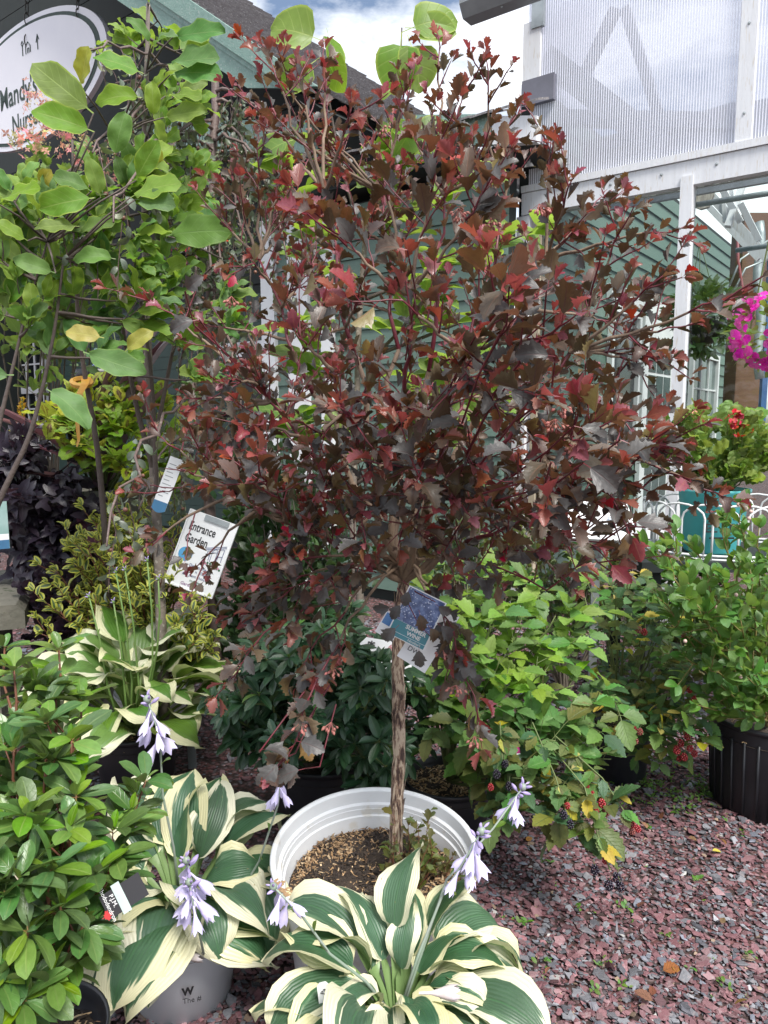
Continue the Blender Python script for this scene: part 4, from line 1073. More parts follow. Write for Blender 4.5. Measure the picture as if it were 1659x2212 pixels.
# azimuth (0 right, 90 away, 180 left, 270 to the camera), elevation, petiole, blade, half-width, bend
spec = [(112, 72, .17, .19, .34, 75, -.2), (88, 80, .20, .20, .31, 55, .1), (62, 74, .19, .17, .30, 70, .15), (40, 62, .21, .20, .30, 80, .2), (20, 55, .20, .21, .33, 110, .1),
        (5, 46, .18, .23, .36, 120, .1), (-15, 52, .16, .22, .36, 125, -.1), (-32, 40, .15, .22, .35, 100, 0), (-50, 52, .15, .20, .36, 110, .1), (-68, 44, .14, .20, .36, 100, -.1),
        (-88, 62, .14, .18, .36, 110, 0), (-106, 48, .14, .20, .36, 105, .1), (-125, 54, .15, .21, .36, 100, .1), (-142, 44, .16, .22, .34, 105, -.1), (-160, 52, .17, .22, .34, 120, 0),
        (178, 58, .18, .22, .33, 115, .1), (160, 62, .19, .21, .34, 100, -.1), (138, 66, .18, .20, .32, 90, -.2), (128, 50, .20, .18, .33, 95, .1), (25, 72, .15, .15, .32, 95, 0),
        (-20, 74, .12, .15, .34, 120, .2), (-95, 78, .10, .14, .33, 120, -.2), (-150, 74, .12, .15, .33, 110, .1), (70, 84, .12, .14, .3, 60, 0), (-60, 32, .16, .2, .36, 80, 0), (-120, 34, .16, .2, .36, 85, 0), (-172, 38, .18, .2, .34, 95, 0), (-5, 34, .18, .22, .36, 85, 0), (12, 66, .16, .18, .34, 120, 0),
        (-75, 70, .13, .18, .36, 120, .2), (-110, 66, .12, .17, .36, 125, -.2), (-40, 66, .14, .18, .36, 125, .2), (-140, 62, .14, .19, .35, 125, 0), (-10, 62, .15, .18, .35, 125, -.2), (-85, 48, .15, .2, .38, 115, .1), (-165, 64, .14, .18, .34, 120, 0), (-55, 78, .10, .15, .34, 130, 0), (30, 58, .2, .2, .33, 105, 0), (150, 56, .2, .2, .33, 105, .1)]
for az, e, pl_, bl, W, bd, ro in spec:
    hosta_leaf(fh, rh, cr0 + Vector((math.cos(R(az)), math.sin(R(az)), 0)) * .02, R(az + rh.uniform(-10, 10)), R(e + rh.uniform(-4, 8)), pl_ * rh.uniform(.5, .8), bl * rh.uniform(.85, 1.04), W * rh.uniform(.76, .9), R(bd * rh.uniform(1.05, 1.4)), 'hosta', ro + rh.uniform(-.2, .2), cup=rh.uniform(.2, .7), wave=rh.uniform(.015, .045), twist=rh.uniform(-2, 2))
scape(fh, rh, [cr0, at(905, 2060, 1.46), at(955, 1935, 1.50), at(1000, 1865, 1.50), at(1040, 1795, 1.49)], 7, 8, size=1.15)
scape(fh, rh, [cr0 + Vector((.01, .02, 0)), at(890, 2120, 1.47), at(965, 1900, 1.56), at(1065, 1790, 1.60), at(1130, 1700, 1.62)], 4, 9, size=1.05)
scape(fh, rh, [cr0, at(790, 2120, 1.42), at(712, 2060, 1.40), at(650, 1975, 1.37), at(590, 1915, 1.35)], 4, 7, size=.95)
tg_ = MB(); tf = frame(at(700, 2150, 1.38), Vector((.94, .2, .1)), UP) @ Matrix.Scale(.7, 4)
tg_.add([tf @ Vector(p) for p in ((-.016, -.05, 0), (.016, -.05, 0), (.016, .03, 0), (.008, .04, 0), (-.008, .04, 0), (-.016, .03, 0))], [(0, 1, 2, 3, 4, 5)]).build('plant_tag', CARD, fh)
text('lettering', 'Pa', .018, tf @ Matrix.Translation((0, .012, .001)) @ Matrix.Rotation(1.2, 4, 'Z'), BLACKINK, fh)
# middle-left hosta ------------------------------------------------------------
HM = Vector((gnd(430, 2120).x - .03, 1.76, 0)); mh = thing('left_hosta', 'cream edged hosta in a whitish pot, left of the big white pot', 'hosta', HM, 'potted hostas with cream leaf margins')
POTM = pot(mh, HM, .15, .12, .225, GREYWP, n=250)
cr1 = HM + Vector((0, 0, .215))
spec = [(95, 78, .20, .19, .30, 60, 0), (70, 68, .21, .20, .32, 80, .1), (48, 62, .22, .20, .33, 95, .2), (25, 60, .20, .20, .33, 100, 0), (5, 52, .17, .21, .35, 115, 0), (-18, 50, .14, .22, .36, 120, .1),
        (-38, 48, .14, .23, .36, 125, 0), (-58, 54, .13, .22, .36, 125, -.1), (-78, 46, .13, .24, .38, 120, .1), (-95, 52, .13, .25, .40, 125, 0), (-112, 56, .13, .23, .36, 120, .1), (-132, 46, .14, .25, .34, 115, 0),
        (-150, 52, .15, .25, .33, 120, -.1), (-170, 50, .17, .23, .34, 115, 0), (172, 60, .19, .21, .34, 100, .1), (150, 62, .20, .20, .33, 90, 0), (128, 70, .20, .20, .32, 75, 0), (110, 84, .22, .19, .30, 50, .2), (-70, 74, .12, .17, .34, 120, 0), (-140, 72, .13, .18, .34, 110, .2),
        (-20, 70, .14, .18, .33, 110, 0), (40, 80, .18, .17, .32, 70, 0), (165, 40, .17, .2, .34, 90, 0), (-100, 36, .12, .2, .36, 80, 0), (-50, 34, .13, .2, .36, 85, 0), (15, 36, .16, .2, .36, 85, 0), (-60, 66, .14, .2, .36, 130, .1), (-125, 64, .15, .22, .35, 130, 0), (-85, 62, .14, .22, .38, 130, -.1), (-30, 60, .15, .2, .35, 125, .1), (-160, 62, .16, .22, .34, 125, 0), (60, 74, .2, .19, .32, 90, 0), (140, 72, .21, .2, .33, 90, .1), (-105, 44, .15, .24, .38, 118, 0), (-145, 38, .16, .25, .35, 110, 0)]
for az, e, pl_, bl, W, bd, ro in spec:
    hosta_leaf(mh, rh, cr1 + Vector((math.cos(R(az)), math.sin(R(az)), 0)) * .025, R(az + rh.uniform(-10, 10)), R(e + rh.uniform(-6, 8)), pl_ * rh.uniform(.6, .85), bl * rh.uniform(1.05, 1.25), W * rh.uniform(.84, .98), R(bd * rh.uniform(1.0, 1.35)), 'hosta', ro + rh.uniform(-.3, .3), cup=rh.uniform(.1, .6), wave=rh.uniform(.015, .045), twist=rh.uniform(-2, 2))
scape(mh, rh, [cr1, at(425, 2010, 1.72), at(420, 1920, 1.64), at(402, 1858, 1.60)], 8, 9, size=1.15)
scape(mh, rh, [cr1 + Vector((0, -.03, 0)), at(440, 2060, 1.66), at(425, 1990, 1.60), at(408, 1905, 1.57)], 5, 9, size=1.1)
scape(mh, rh, [cr1, at(500, 1960, 1.86), at(560, 1860, 1.82), at(600, 1740, 1.78), at(607, 1672, 1.77)], 4, 6, size=1.0)
scape(mh, rh, [cr1, at(375, 1830, 1.78), at(352, 1720, 1.76), at(345, 1590, 1.74), at(318, 1510, 1.72)], 7, 7, size=1.25)
fm = frame(HM + Vector((.045, -.137, .085)), (1, .30, 0), (0, .1, 1))
text('lettering', 'W', .025, fm @ Matrix.Translation((-.01, .028, .006)), BLACKINK, mh, ax='LEFT', bold=.0012)
text('lettering', 'The #', .018, fm @ Matrix.Translation((-.01, .006, .006)), BLACKINK, mh, ax='LEFT')
# fallen spent blossom lying on a leaf
# back-left hosta --------------------------------------------------------------
HB = Vector((gnd(280, 1735).x, 2.82, 0)); bh = thing('white_edged_hosta', 'smaller white edged hosta in a black pot behind the left shrub', 'hosta', HB, 'potted hostas with cream leaf margins')
pot(bh, HB, .165, .135, .27, BLACKP, n=200)
cr2 = HB + Vector((0, 0, .25))
for i in range(64):
    az = i * 137.5; k = i / 63
    hosta_leaf(bh, rh, cr2 + Vector((math.cos(R(az)), math.sin(R(az)), 0)) * .07 * k, R(az), R(84 - 46 * k + rh.uniform(-8, 8)), rh.uniform(.17, .28) + .08 * (1 - k), rh.uniform(.17, .235), rh.uniform(.36, .44), R(rh.uniform(70, 130)), 'hosta_back', rh.uniform(-.3, .3), cup=rh.uniform(.1, .5), wave=rh.uniform(.02, .05), twist=rh.uniform(-1.5, 1.5))
for x0, y0, x1, y1 in ((232, 1480, 192, 1288), (270, 1500, 245, 1300), (300, 1480, 270, 1230), (285, 1470, 250, 1235), (330, 1430, 318, 1210), (340, 1400, 342, 1250)):
    scape(bh, rh, [cr2, at((x0 + 280) / 2, 1560, 2.75), at(x0, y0, 2.68), at((x0 + x1) / 2 + 4, (y0 + y1) / 2, 2.66), at(x1, y1, 2.64)], 0, 5, m=SCAPEG, rad=.005, size=.8, fl_from=.9)

# ================================================================== THE NINEBARK STANDARD
RN = random.Random(42)
nbx, nby = WPC.x, WPC.y
nb = thing('ninebark_standard', 'dark purple leaved ninebark trained on a bare stem in the large white pot', 'shrub', (nbx, nby, 0))
tilt = Matrix.Translation((nbx, nby, 0)) @ Matrix.Rotation(R(7), 4, 'X')
PH = .432
prw = [(.19, 0), (.195, .006), (.226, PH - .07), (.228, PH - .05), (.228, PH - .05), (.238, PH - .05), (.238, PH - .05), (.242, PH - .014), (.242, PH - .014), (.253, PH - .012), (.256, PH - .006), (.254, PH), (.246, PH + .001), (.242, PH - .005), (.242, PH - .005), (.238, PH - .036), (.238, PH - .036), (.231, PH - .040), (.231, PH - .040), (.227, PH - .066), (.227, PH - .066), (.222, PH - .069), (.222, PH - .069), (.214, PH - .13)]
MB().lathe(prw, 72).build('pot', WHITEP, nb, smooth=True, M=tilt)
MB().lathe([(.22, PH - .108), (.12, PH - .098), (.001, PH - .1)], 40).build('soil', SOIL, nb, smooth=True, M=tilt)
chips(nb, tilt, .213, 5600, PH - .104, s=(.003, .0085), patch=1, hump=.006, pal=((.34, .22, .12), (.28, .17, .08), (.17, .10, .055), (.42, .31, .19), (.028, .020, .016), (.045, .031, .022)))
# a few chips spilled over the front left lip
g_ = MB()
for k in range(60):
    a = R(RN.uniform(205, 245)); rr_ = RN.uniform(.236, .256); p = tilt @ Vector((rr_ * math.cos(a), rr_ * math.sin(a), PH + .003)); d = rvec(RN); d.z *= .2; d.normalize()
    q = d.cross(UP) * .0022
    g_.add([p - d * .007 - q, p + d * .007 - q, p + d * .007 + q, p - d * .007 + q, p + UP * .003], [(0, 1, 4), (1, 2, 4), (2, 3, 4), (3, 0, 4)])
g_.build('spilled_chips', mat('tan_chip', (.40, .27, .15), .85, c2=(.25, .15, .08), scale=60), nb, kind='stuff')
# trunk with peeling bark
tm, nt = new_mat('peeling_bark'); t = NT(nt)
tcn = t.n('ShaderNodeTexCoord'); mp_ = t.n('ShaderNodeMapping', {'Vector': tcn.outputs['Object'], 'Scale': (1.6, 1.6, .32)})
vo = t.n('ShaderNodeTexNoise', {'Vector': mp_.outputs[0], 'Scale': 75.0, 'Detail': 5.0, 'Roughness': .6})
f1 = t.step(vo.outputs['Fac'], .42, .47); f2 = t.step(vo.outputs['Fac'], .50, .56)
c = t.mix(f1, (.060, .034, .028), (.21, .135, .095)); c = t.mix(f2, c, (.46, .36, .27))
bp = t.n('ShaderNodeBump', {'Height': vo.outputs['Fac'], 'Strength': .9, 'Distance': .006})
p = t.n('ShaderNodeBsdfPrincipled', {'Base Color': c, 'Roughness': .85, 'Normal': bp.outputs[0]}); t.out(p.outputs[0]); MATS['peel'] = tm
tb = tilt @ Vector((.052, .045, PH - .11))
t1, t2, FORK = at(862, 1620, 1.87), at(859, 1400, 1.88), at(872, 1255, 1.89)
tp = [tb, tb.lerp(t1, .5) + Vector((-.003, 0, 0)), t1, t1.lerp(t2, .5), t2, FORK]
tpl = []
for i in range(40):
    q_, _ = interp(tp, i / 39); tpl.append(q_ + rvec(RN) * .0012)
mb = MB(); mb.tube(tpl, [.0175 - .003 * i / 39 + RN.uniform(-.0012, .0014) for i in range(40)], 14)
for k in range(34):          # curling flakes of bark
    tt = RN.uniform(.05, .95); q_, tg_ = interp(tpl, tt); a = RN.uniform(0, 6.28); o = tg_.orthogonal().normalized(); q2 = tg_.cross(o)
    rad = o * math.cos(a) + q2 * math.sin(a); sd_ = tg_.cross(rad); L_ = RN.uniform(.012, .04); w_ = RN.uniform(.003, .006)
    base = q_ + rad * .0165
    v = []
    for j in range(4):
        u_ = j / 3; cc = base + tg_ * L_ * (u_ - .5) + rad * (.004 * u_ * u_ + .0005)
        v += [cc - sd_ * w_ * (1 - .4 * u_), cc + sd_ * w_ * (1 - .4 * u_) + rad * .001]
    mb.add(v, [(0, 1, 3, 2), (2, 3, 5, 4), (4, 5, 7, 6)])
mb.build('trunk', tm, nb, smooth=True)
sil = [(525, 85, 1.9), (565, 95, 1.75), (700, 95, 1.8), (640, 140, 1.7), (945, 70, 1.75), (1048, 110, 1.85), (880, 150, 1.9), (1000, 190, 1.7), (1190, 310, 1.7), (1115, 250, 1.6), (1235, 390, 1.55), (1300, 425, 1.8), (1350, 460, 1.5),
       (1478, 490, 1.55), (1440, 590, 1.45), (1595, 640, 1.40), (1500, 700, 1.5), (1450, 770, 1.6), (1470, 960, 1.45), (1500, 1010, 1.4), (1590, 1085, 1.35), (1420, 1140, 1.5), (1330, 1240, 1.55), (1230, 1270, 1.6), (480, 180, 2.0), (590, 250, 1.9), (500, 380, 1.9), (480, 470, 2.0), (540, 560, 1.8),
       (320, 640, 1.75), (440, 700, 2.0), (410, 860, 1.9), (330, 935, 1.8), (500, 820, 1.6), (380, 1010, 1.75), (285, 1205, 1.75), (420, 1230, 1.8), (350, 1060, 1.9), (760, 230, 1.6), (820, 330, 1.5)]
near = [(1110, 640, 1.12), (1200, 720, 1.15), (1250, 950, 1.22), (1150, 860, 1.20), (1180, 1060, 1.25), (1060, 400, 1.35), (950, 300, 1.4), (900, 1040, 1.35), (760, 900, 1.4), (1010, 820, 1.3), (640, 720, 1.45), (700, 480, 1.45), (560, 1010, 1.5), (780, 1100, 1.5), (1330, 1080, 1.35), (860, 640, 1.35), (1020, 1000, 1.4)]
back = [(700, 350, 2.2), (800, 480, 2.3), (950, 420, 2.3), (1050, 550, 2.35), (1150, 700, 2.3), (600, 700, 2.3), (700, 600, 2.35), (900, 700, 2.4), (1250, 850, 2.2), (560, 950, 2.2), (1100, 950, 2.3), (1200, 600, 2.2), (850, 250, 2.2), (640, 450, 2.25), (480, 1000, 2.1), (1350, 700, 2.0), (1000, 300, 2.1)]
droop = [(1035, 1560, 1.62), (985, 1400, 1.6), (612, 1650, 1.55), (470, 1500, 1.65), (560, 1330, 1.7), (560, 1260, 1.6), (700, 1260, 1.6), (1080, 1260, 1.6), (640, 1480, 1.7), (505, 1330, 1.75)]
def nb_pick(r, age, pos):
    a = age + r.uniform(-.25, .25)
    if r.random() < .012: return 'lobed', 'nb_red'
    h = (pos.z - 1.2) / 1.2
    tk = 'lobed'
    if a + .2 * h + (.1 if pos.x < -.05 else 0) > 1.06: return tk, 'nb_new'
    if a + .3 * h > .80: return tk, 'nb_mid' if r.random() < .82 else 'nb_new'
    return tk, 'nb_old' if r.random() < .74 else 'nb_mid'
kw = dict(upb=.35, nup=.7, nrand=.55, mode='alt', step=.0195, ll=(.021, .042), r0=.0036, r1=.0012, wig=.02)
# a few main limbs fan out of the graft; every shoot leaves the nearest of them
prim = [(560, 560, 1.9), (700, 420, 1.75), (830, 420, 2.05), (960, 420, 1.7), (1080, 480, 2.0), (1180, 560, 1.75), (1230, 760, 1.6), (1200, 950, 1.5), (560, 830, 1.75), (520, 1060, 1.8), (720, 800, 1.5), (1000, 760, 1.4), (700, 700, 2.2), (1030, 740, 2.25), (880, 640, 1.5), (1130, 1120, 1.6), (620, 1130, 1.7)]
P0 = grow(RN, FORK, [(at(*p), 1.0) for p in prim], nb_pick, lift=.08, ntw=6, twl=(.06, .16), t0=.35, **{**kw, 'r0': .0075, 'r1': .0025})
PP = [p for b_, _ in P0[0] for p in b_[3:]]
def shoots(tg, lift, ntw, twl, t0, k2):
    res = ([], [], [])
    for T in tg:
        T = at(*T)
        o_ = min(PP, key=lambda p: (p - T).length + .6 * max(0, (p - FORK).length - .75 * (T - FORK).length) - .25 * (p - FORK).dot((T - FORK).normalized()))
        g_ = grow(RN, o_, [T], nb_pick, lift=lift, ntw=ntw, twl=twl, t0=t0, nseg=10, **k2)
        for a_, b_ in zip(res, g_): a_ += b_
    return res
lowfill = [(520, 1090, 1.65), (600, 1060, 1.55), (700, 1060, 1.5), (800, 1010, 1.42), (900, 1120, 1.45), (980, 1080, 1.42), (1060, 1130, 1.42), (1130, 1060, 1.4), (1250, 1110, 1.4), (1330, 1000, 1.45), (1400, 1060, 1.45), (760, 1170, 1.55), (860, 1180, 1.5), (960, 1190, 1.5), (1090, 1190, 1.5), (620, 1180, 1.65), (510, 1050, 1.75), (420, 960, 1.75), (560, 920, 1.6), (680, 960, 1.5), (780, 860, 1.4), (480, 900, 1.8), (880, 880, 1.35), (1080, 900, 1.3), (1180, 1150, 1.45), (1290, 1180, 1.5), (1400, 900, 1.5), (1380, 780, 1.55), (1300, 640, 1.6), (1220, 520, 1.65), (700, 1120, 1.75), (960, 960, 1.6), (1030, 1060, 1.7), (820, 1100, 1.7)]
B1 = shoots(sil, .03, 3, (.06, .15), .25, kw)
B2 = shoots(near, .02, 5, (.06, .14), .3, {**kw, 'll': (.034, .062), 'step': .026})
B3 = shoots(back, .03, 4, (.08, .18), .3, kw)
B5 = shoots(lowfill, .03, 4, (.06, .14), .3, {**kw, 'll': (.028, .054)})
B4 = grow(RN, FORK + UP * .05, [at(*s) for s in droop], nb_pick, lift=.20, ntw=4, twl=(.05, .12), t0=.4, tw_up=.05, **{**kw, 'upb': -.1, 'r0': .0034, 'step': .019, 'll': (.034, .056)})
fine = []
for _ in range(20):
    a_ = RN.uniform(0, 6.283); q_ = RN.random() ** .5
    fine.append((650 + 190 * q_ * math.cos(a_), 560 + 400 * q_ * math.sin(a_), RN.uniform(1.6, 2.1)))
for _ in range(5): fine.append((RN.uniform(780, 1250), RN.uniform(220, 520), RN.uniform(1.55, 2.1)))
B6 = shoots(fine, .05, 4, (.06, .15), .2, {**kw, 'll': (.020, .040)})
ALL = [P0, B1, B2, B3, B5, B4, B6]
br = sum((b[0] for b in ALL), []); tw = sum((b[1] for b in ALL), []); lv = sum((b[2] for b in ALL), [])
# big leaves held towards the camera on the right
for (x, y, d) in ((1130, 690, 1.08), (1200, 770, 1.12), (1080, 720, 1.1), (1120, 980, 1.15), (1190, 1000, 1.18), (1260, 1000, 1.2), (1140, 870, 1.15), (1090, 840, 1.2), (1320, 1010, 1.25), (1240, 920, 1.2), (1180, 630, 1.12), (1100, 620, 1.1),
                  (1290, 1090, 1.3), (1360, 1130, 1.3), (1230, 1240, 1.4), (1160, 1220, 1.45), (880, 540, 1.3), (430, 690, 1.6), (400, 630, 1.6), (610, 1640, 1.5), (660, 1660, 1.5), (560, 1620, 1.5), (640, 1600, 1.5), (1010, 920, 1.35), (1340, 950, 1.3), (1420, 960, 1.35)):
    p_ = at(x, y, d); dd = Vector((RN.choice((-1, 1)) * RN.uniform(.4, 1), RN.uniform(-.7, .1), RN.uniform(-.5, .4)))
    mk = RN.choice(('nb_old', 'nb_old', 'nb_old', 'nb_mid', 'nb_mid')) if y < 1200 else 'nb_old'
    lv.append((('lobedbig', RN.randrange(3)), lm(p_, dd, UP * .6 + rvec(RN) * .5 + (CAM - p_).normalized() * .5, RN.uniform(.046, .062)), mk))
    tw.append(([p_, p_ - dd.normalized() * .02 + Vector((0, .1, -.05)), FORK.lerp(p_, .75) + Vector((0, .05, 0))], [.0016, .002, .0022]))
for (x, y, dx, dz) in ((870, 1300, -.6, -.8), (905, 1318, .2, -1), (940, 1305, .8, -.5), (925, 1350, .5, -.8), (862, 1350, -.7, -.6), (905, 1395, 0, -1), (885, 1270, -.3, -.9), (945, 1345, .7, -.7), (850, 1310, -1, -.2)):
    p_ = at(x, y, 1.585); lv.append((('lobedbig', RN.randrange(3)), lm(p_, Vector((dx, -.2, dz)), (CAM - p_).normalized() + rvec(RN) * .4, RN.uniform(.034, .045)), 'nb_old' if RN.random() < .8 else 'nb_mid'))
tw.append(([at(858, 1270, 1.62), at(880, 1300, 1.6), at(905, 1350, 1.59), at(940, 1385, 1.6)], [.0016, .0015, .0013, .001])); tw.append(([at(870, 1255, 1.7), at(900, 1280, 1.62), at(940, 1300, 1.6)], [.0016, .0014, .001]))
for p_, rd in br:
    o_ = MB().tube(p_[:7], rd[:7], 7, cap=False)
    k_ = len(o_.F); o_.tube(p_[6:], rd[6:], 6); o_.M = [0] * k_ + [1] * (len(o_.F) - k_)
    o_.build('branch', [NBTAN, NBRED], nb, smooth=True)
twig_mass(nb, tw, NBRED)
def clear_of(q): return not (q and ((396 < q[0] < 520 and 1098 < q[1] < 1185) or (330 < q[0] < 396 and 975 < q[1] < 1080)))
def thin(q): return bool(q and 560 < q[0] < 730 and 480 < q[1] < 980 and RN.random() < .3)
lv = [l for l in lv if not thin(proj(l[1][:, 3])) and clear_of(proj(l[1][:, 3] + l[1][:, 1] * .6))]
foliage(nb, lv, 300)
# seed clusters
SEED = mat('pink_seed_capsule', (.40, .13, .12), .6, c2=(.28, .12, .09), scale=60)
for (x, y, d) in ((1215, 870, 1.25), (1200, 905, 1.25), (1240, 960, 1.3), (975, 1010, 1.45), (860, 1000, 1.5), (1060, 470, 1.4), (990, 450, 1.4), (660, 700, 1.5), (500, 640, 1.6), (715, 1560, 1.55), (650, 1560, 1.55), (720, 1440, 1.6), (1025, 1590, 1.6), (985, 1480, 1.6), (955, 1400, 1.6), (830, 270, 1.6), (690, 430, 1.5), (1165, 440, 1.45), (740, 470, 1.5), (570, 1010, 1.6)):
    mb = MB(); c_ = at(x, y, d)
    for k in range(12):
        dd = (rvec(RN) * .8 - UP * .9).normalized(); e = c_ + dd * RN.uniform(.012, .022)
        mb.tube([c_, e], .0005, 3, cap=False)
        mb.lathe([(.0004, .008), (.0026, .005), (.0030, .002), (.0006, -.001)], 5, frame(e, dd.orthogonal(), dd.cross(dd.orthogonal())))
    mb.build('seed_cluster', SEED, nb, smooth=True, kind='stuff')
# suckers sprouting by the stem
lv = []; tw = []
for k in range(24):
    a = RN.uniform(-3.1, 3.1); b_ = tilt @ Vector((.085 + .09 * math.cos(a) * RN.random(), .02 + .07 * math.sin(a) * RN.random(), PH - .10)); h = RN.uniform(.07, .19) * (1 if k < 9 else .5)
    e = b_ + Vector((RN.uniform(-.03, .05), RN.uniform(-.03, .02), h)); pts = [b_, b_.lerp(e, .5) + rvec(RN) * .004, e]; tw.append((pts, [.0016, .0013, .0009]))
    for j in range(7):
        q_, tg_ = interp(pts, .2 + .8 * j / 6); dd = rvec(RN); dd.z = abs(dd.z) * .4
        lv.append((('lobed', RN.randrange(6)), lm(q_, dd + tg_ * .4, UP + rvec(RN) * .5, RN.uniform(.016, .032)), 'sucker_leaf'))
leafmat('sucker_leaf', (.10, .12, .03), (.14, .13, .05), vein=(.2, .12, .06), rough=.5, var=.7, hue=.06, trans=.3, tcol=(.4, .35, .06), petiole=(.25, .06, .05), slant=1.1)
foliage(nb, lv, 0, rest='sucker_leaves'); twig_mass(nb, tw, REDSTEM, 'sucker_stems')
# its printed tags, tied to the stem
def card(root, x, y, d, w_, h_, rot, tiltv=(0, -1, .15), name='plant_label', m=CARD, th=.0015, sc=1.0):
    n_ = Vector(tiltv).normalized(); ex = Vector((1, 0, 0)); ex = (ex - n_ * ex.dot(n_)).normalized(); ey = n_.cross(ex)
    ex2 = ex * math.cos(rot) + ey * math.sin(rot); ey2 = -ex * math.sin(rot) + ey * math.cos(rot)
    M = frame(at(x, y, d), ex2, ey2) @ Matrix.Scale(sc, 4)
    o = MB().box((-w_ / 2, -h_ / 2, -th), (w_, 0, 0), (0, h_, 0), (0, 0, th)).build(name, m, root, M=M)
    return o, M
def flat(nm, parent, M, x0, y0, x1, y1, m, z=.0006):
    return MB().add([(x0, y0, z), (x1, y0, z), (x1, y1, z), (x0, y1, z)], [(0, 1, 2, 3)]).build(nm, m, parent, M=M)
def blotch(nm, cs, sc_=60):
    m, nt = new_mat(nm); t = NT(nt); tcn = t.n('ShaderNodeTexCoord')
    v_ = t.n('ShaderNodeTexVoronoi', {'Vector': tcn.outputs['Object'], 'Scale': sc_ * 3.0}); n_ = t.n('ShaderNodeTexNoise', {'Vector': tcn.outputs['Object'], 'Scale': sc_, 'Detail': 3.0})
    c = t.mix(t.step(n_.outputs['Fac'], .4, .6), cs[0], cs[1]); c = t.mix(t.step(v_.outputs['Distance'], .32, .2), c, cs[2])
    p = t.n('ShaderNodeBsdfPrincipled', {'Base Color': c, 'Roughness': .3}); t.out(p.outputs[0]); return m
PHOTO = blotch('printed_photo', ((.06, .09, .22), (.16, .22, .42), (.55, .6, .75)), 60)
TEALP = mat('teal_print', (.05, .22, .27), .35, c2=(.045, .2, .25), scale=3)
lb0, M0 = card(nb, 925, 1375, 1.69, .075, .15, R(-32))
MB().box((-.0375, -.075, -.001), (.075, 0, 0), (0, .05, 0), (0, 0, .002)).build('card_edge', CARD, lb0, M=M0)
lb, M_ = card(nb, 900, 1335, 1.63, .098, .125, R(-26), sc=.93)
flat('photo', lb, M_, -.046, -.022, .046, .060, PHOTO)
flat('band', lb, M_, -.046, -.050, .046, -.0225, TEALP)
flat('band', lb, M_, -.046, -.061, .046, -.0510, TEALP)
WINK = mat('white_print', (.8, .8, .8), .5)
text('lettering', 'SUMMER\nWINE', .0135, M_ @ Matrix.Translation((.012, -.0355, .001)), WINK, lb, bold=.0004)
text('lettering', 'Ninebark', .009, M_ @ Matrix.Translation((.02, -.056, .001)), WINK, lb)
text('lettering', 'DW', .016, M0 @ Matrix.Translation((-.012, -.045, .0012)), BLACKINK, lb0)
text('lettering', 'AS', .008, M0 @ Matrix.Translation((.02, .012, .0008)), BLACKINK, lb0)
lb2, M2 = card(nb, 842, 1352, 1.655, .045, .055, R(-30))
flat('photo', lb2, M2, -.02, -.002, .006, .024, mat('blue_print', (.1, .25, .55), .35, scale=9))

# ================================================================== PLANTS AROUND IT
def shrub(name, label, cat, base, origin_z, targets, pick, seed, stem=None, nmax=300, potspec=None, group=None, twm=None, br_sides=6, trunk=None, **kw):
    r = random.Random(seed); base = Vector(base)
    root = thing(name, label, cat, (base.x, base.y, 0), group)
    if potspec: pot(root, (base.x, base.y, potspec.get('z', 0)), potspec['rt'], potspec['rb'], potspec['h'], potspec.get('m', BLACKP), n=potspec.get('n', 0), ribs=potspec.get('ribs', 0), chip_s=potspec.get('s', (.005, .012)))
    br, tw, lv = grow(r, Vector((base.x, base.y, origin_z)), targets, pick, **kw)
    branch_parts(root, br, stem or GSTEM, sides=br_sides)
    twig_mass(root, tw, twm or stem or GSTEM)
    foliage(root, lv, nmax)
    return root, r
def blob(r, n, cx, cy, rx, ry, d, rd, ymax=9e9):
    """n points spread through a leafy mass: centre and half-sizes measured in the photograph, distance d +- rd"""
    o = []
    for i in range(n):
        a = r.uniform(0, 6.283); q = r.random() ** .45
        o.append(at(cx + rx * q * math.cos(a), min(cy + ry * q * math.sin(a), ymax), d + r.uniform(-rd, rd) * (1.15 - .6 * q)))
    return o

# PJM rhododendron, left foreground ----------------------------------------------
r = random.Random(101)
PJ = at(50, 2130, 1.42)
def pj(r, age, pos):
    return 'pjm', ('pjm_new' if r.random() < .24 + .45 * (age > .93) + .12 * (pos.z > .8) else 'pjm_old')
tg = [at(x, y, d) for x, y, d in ((127, 1405, 1.5), (120, 1495, 1.45), (73, 1475, 1.45), (175, 1515, 1.45), (30, 1450, 1.4), (30, 1620, 1.3), (100, 1640, 1.3), (155, 1600, 1.32), (165, 1720, 1.28), (314, 1690, 1.5), (250, 1850, 1.3),
      (60, 1760, 1.2), (150, 1790, 1.22), (200, 1890, 1.25), (110, 1880, 1.15), (40, 1900, 1.12), (130, 1960, 1.15), (60, 2010, 1.1), (180, 2000, 1.2), (20, 2080, 1.12), (45, 1690, 1.4), (10, 1400, 1.6), (50, 2160, 1.1), (270, 1790, 1.4), (0, 1800, 1.25), (-40, 1600, 1.4), (-60, 1850, 1.3), (-30, 1480, 1.6))]
pjm, _ = shrub('evergreen_rhododendron', 'glossy green rhododendron at the left edge, with whorled oval leaves and red brown stems', 'shrub', (PJ.x, PJ.y, 0), .26, tg, pj, 7, stem=REDSTEM, potspec=dict(rt=.15, rb=.12, h=.29, n=150),
   mode='ros', whorl=6, ntw=3, twl=(.05, .14), t0=.3, step=.026, ll=(.052, .076), upb=.25, nup=.8, nrand=.35, lift=.03, r0=.005, r1=.002, tw_up=.5)
lbp, Mp = card(pjm, 268, 1935, 1.22, .04, .068, R(-58), name='plant_tag', m=mat('black_tag', (.02, .018, .02), .35), tiltv=(.25, -1, .5))
flat('band', lbp, Mp, -.025, -.012, .025, .002, mat('silver_print', (.45, .55, .52), .35))
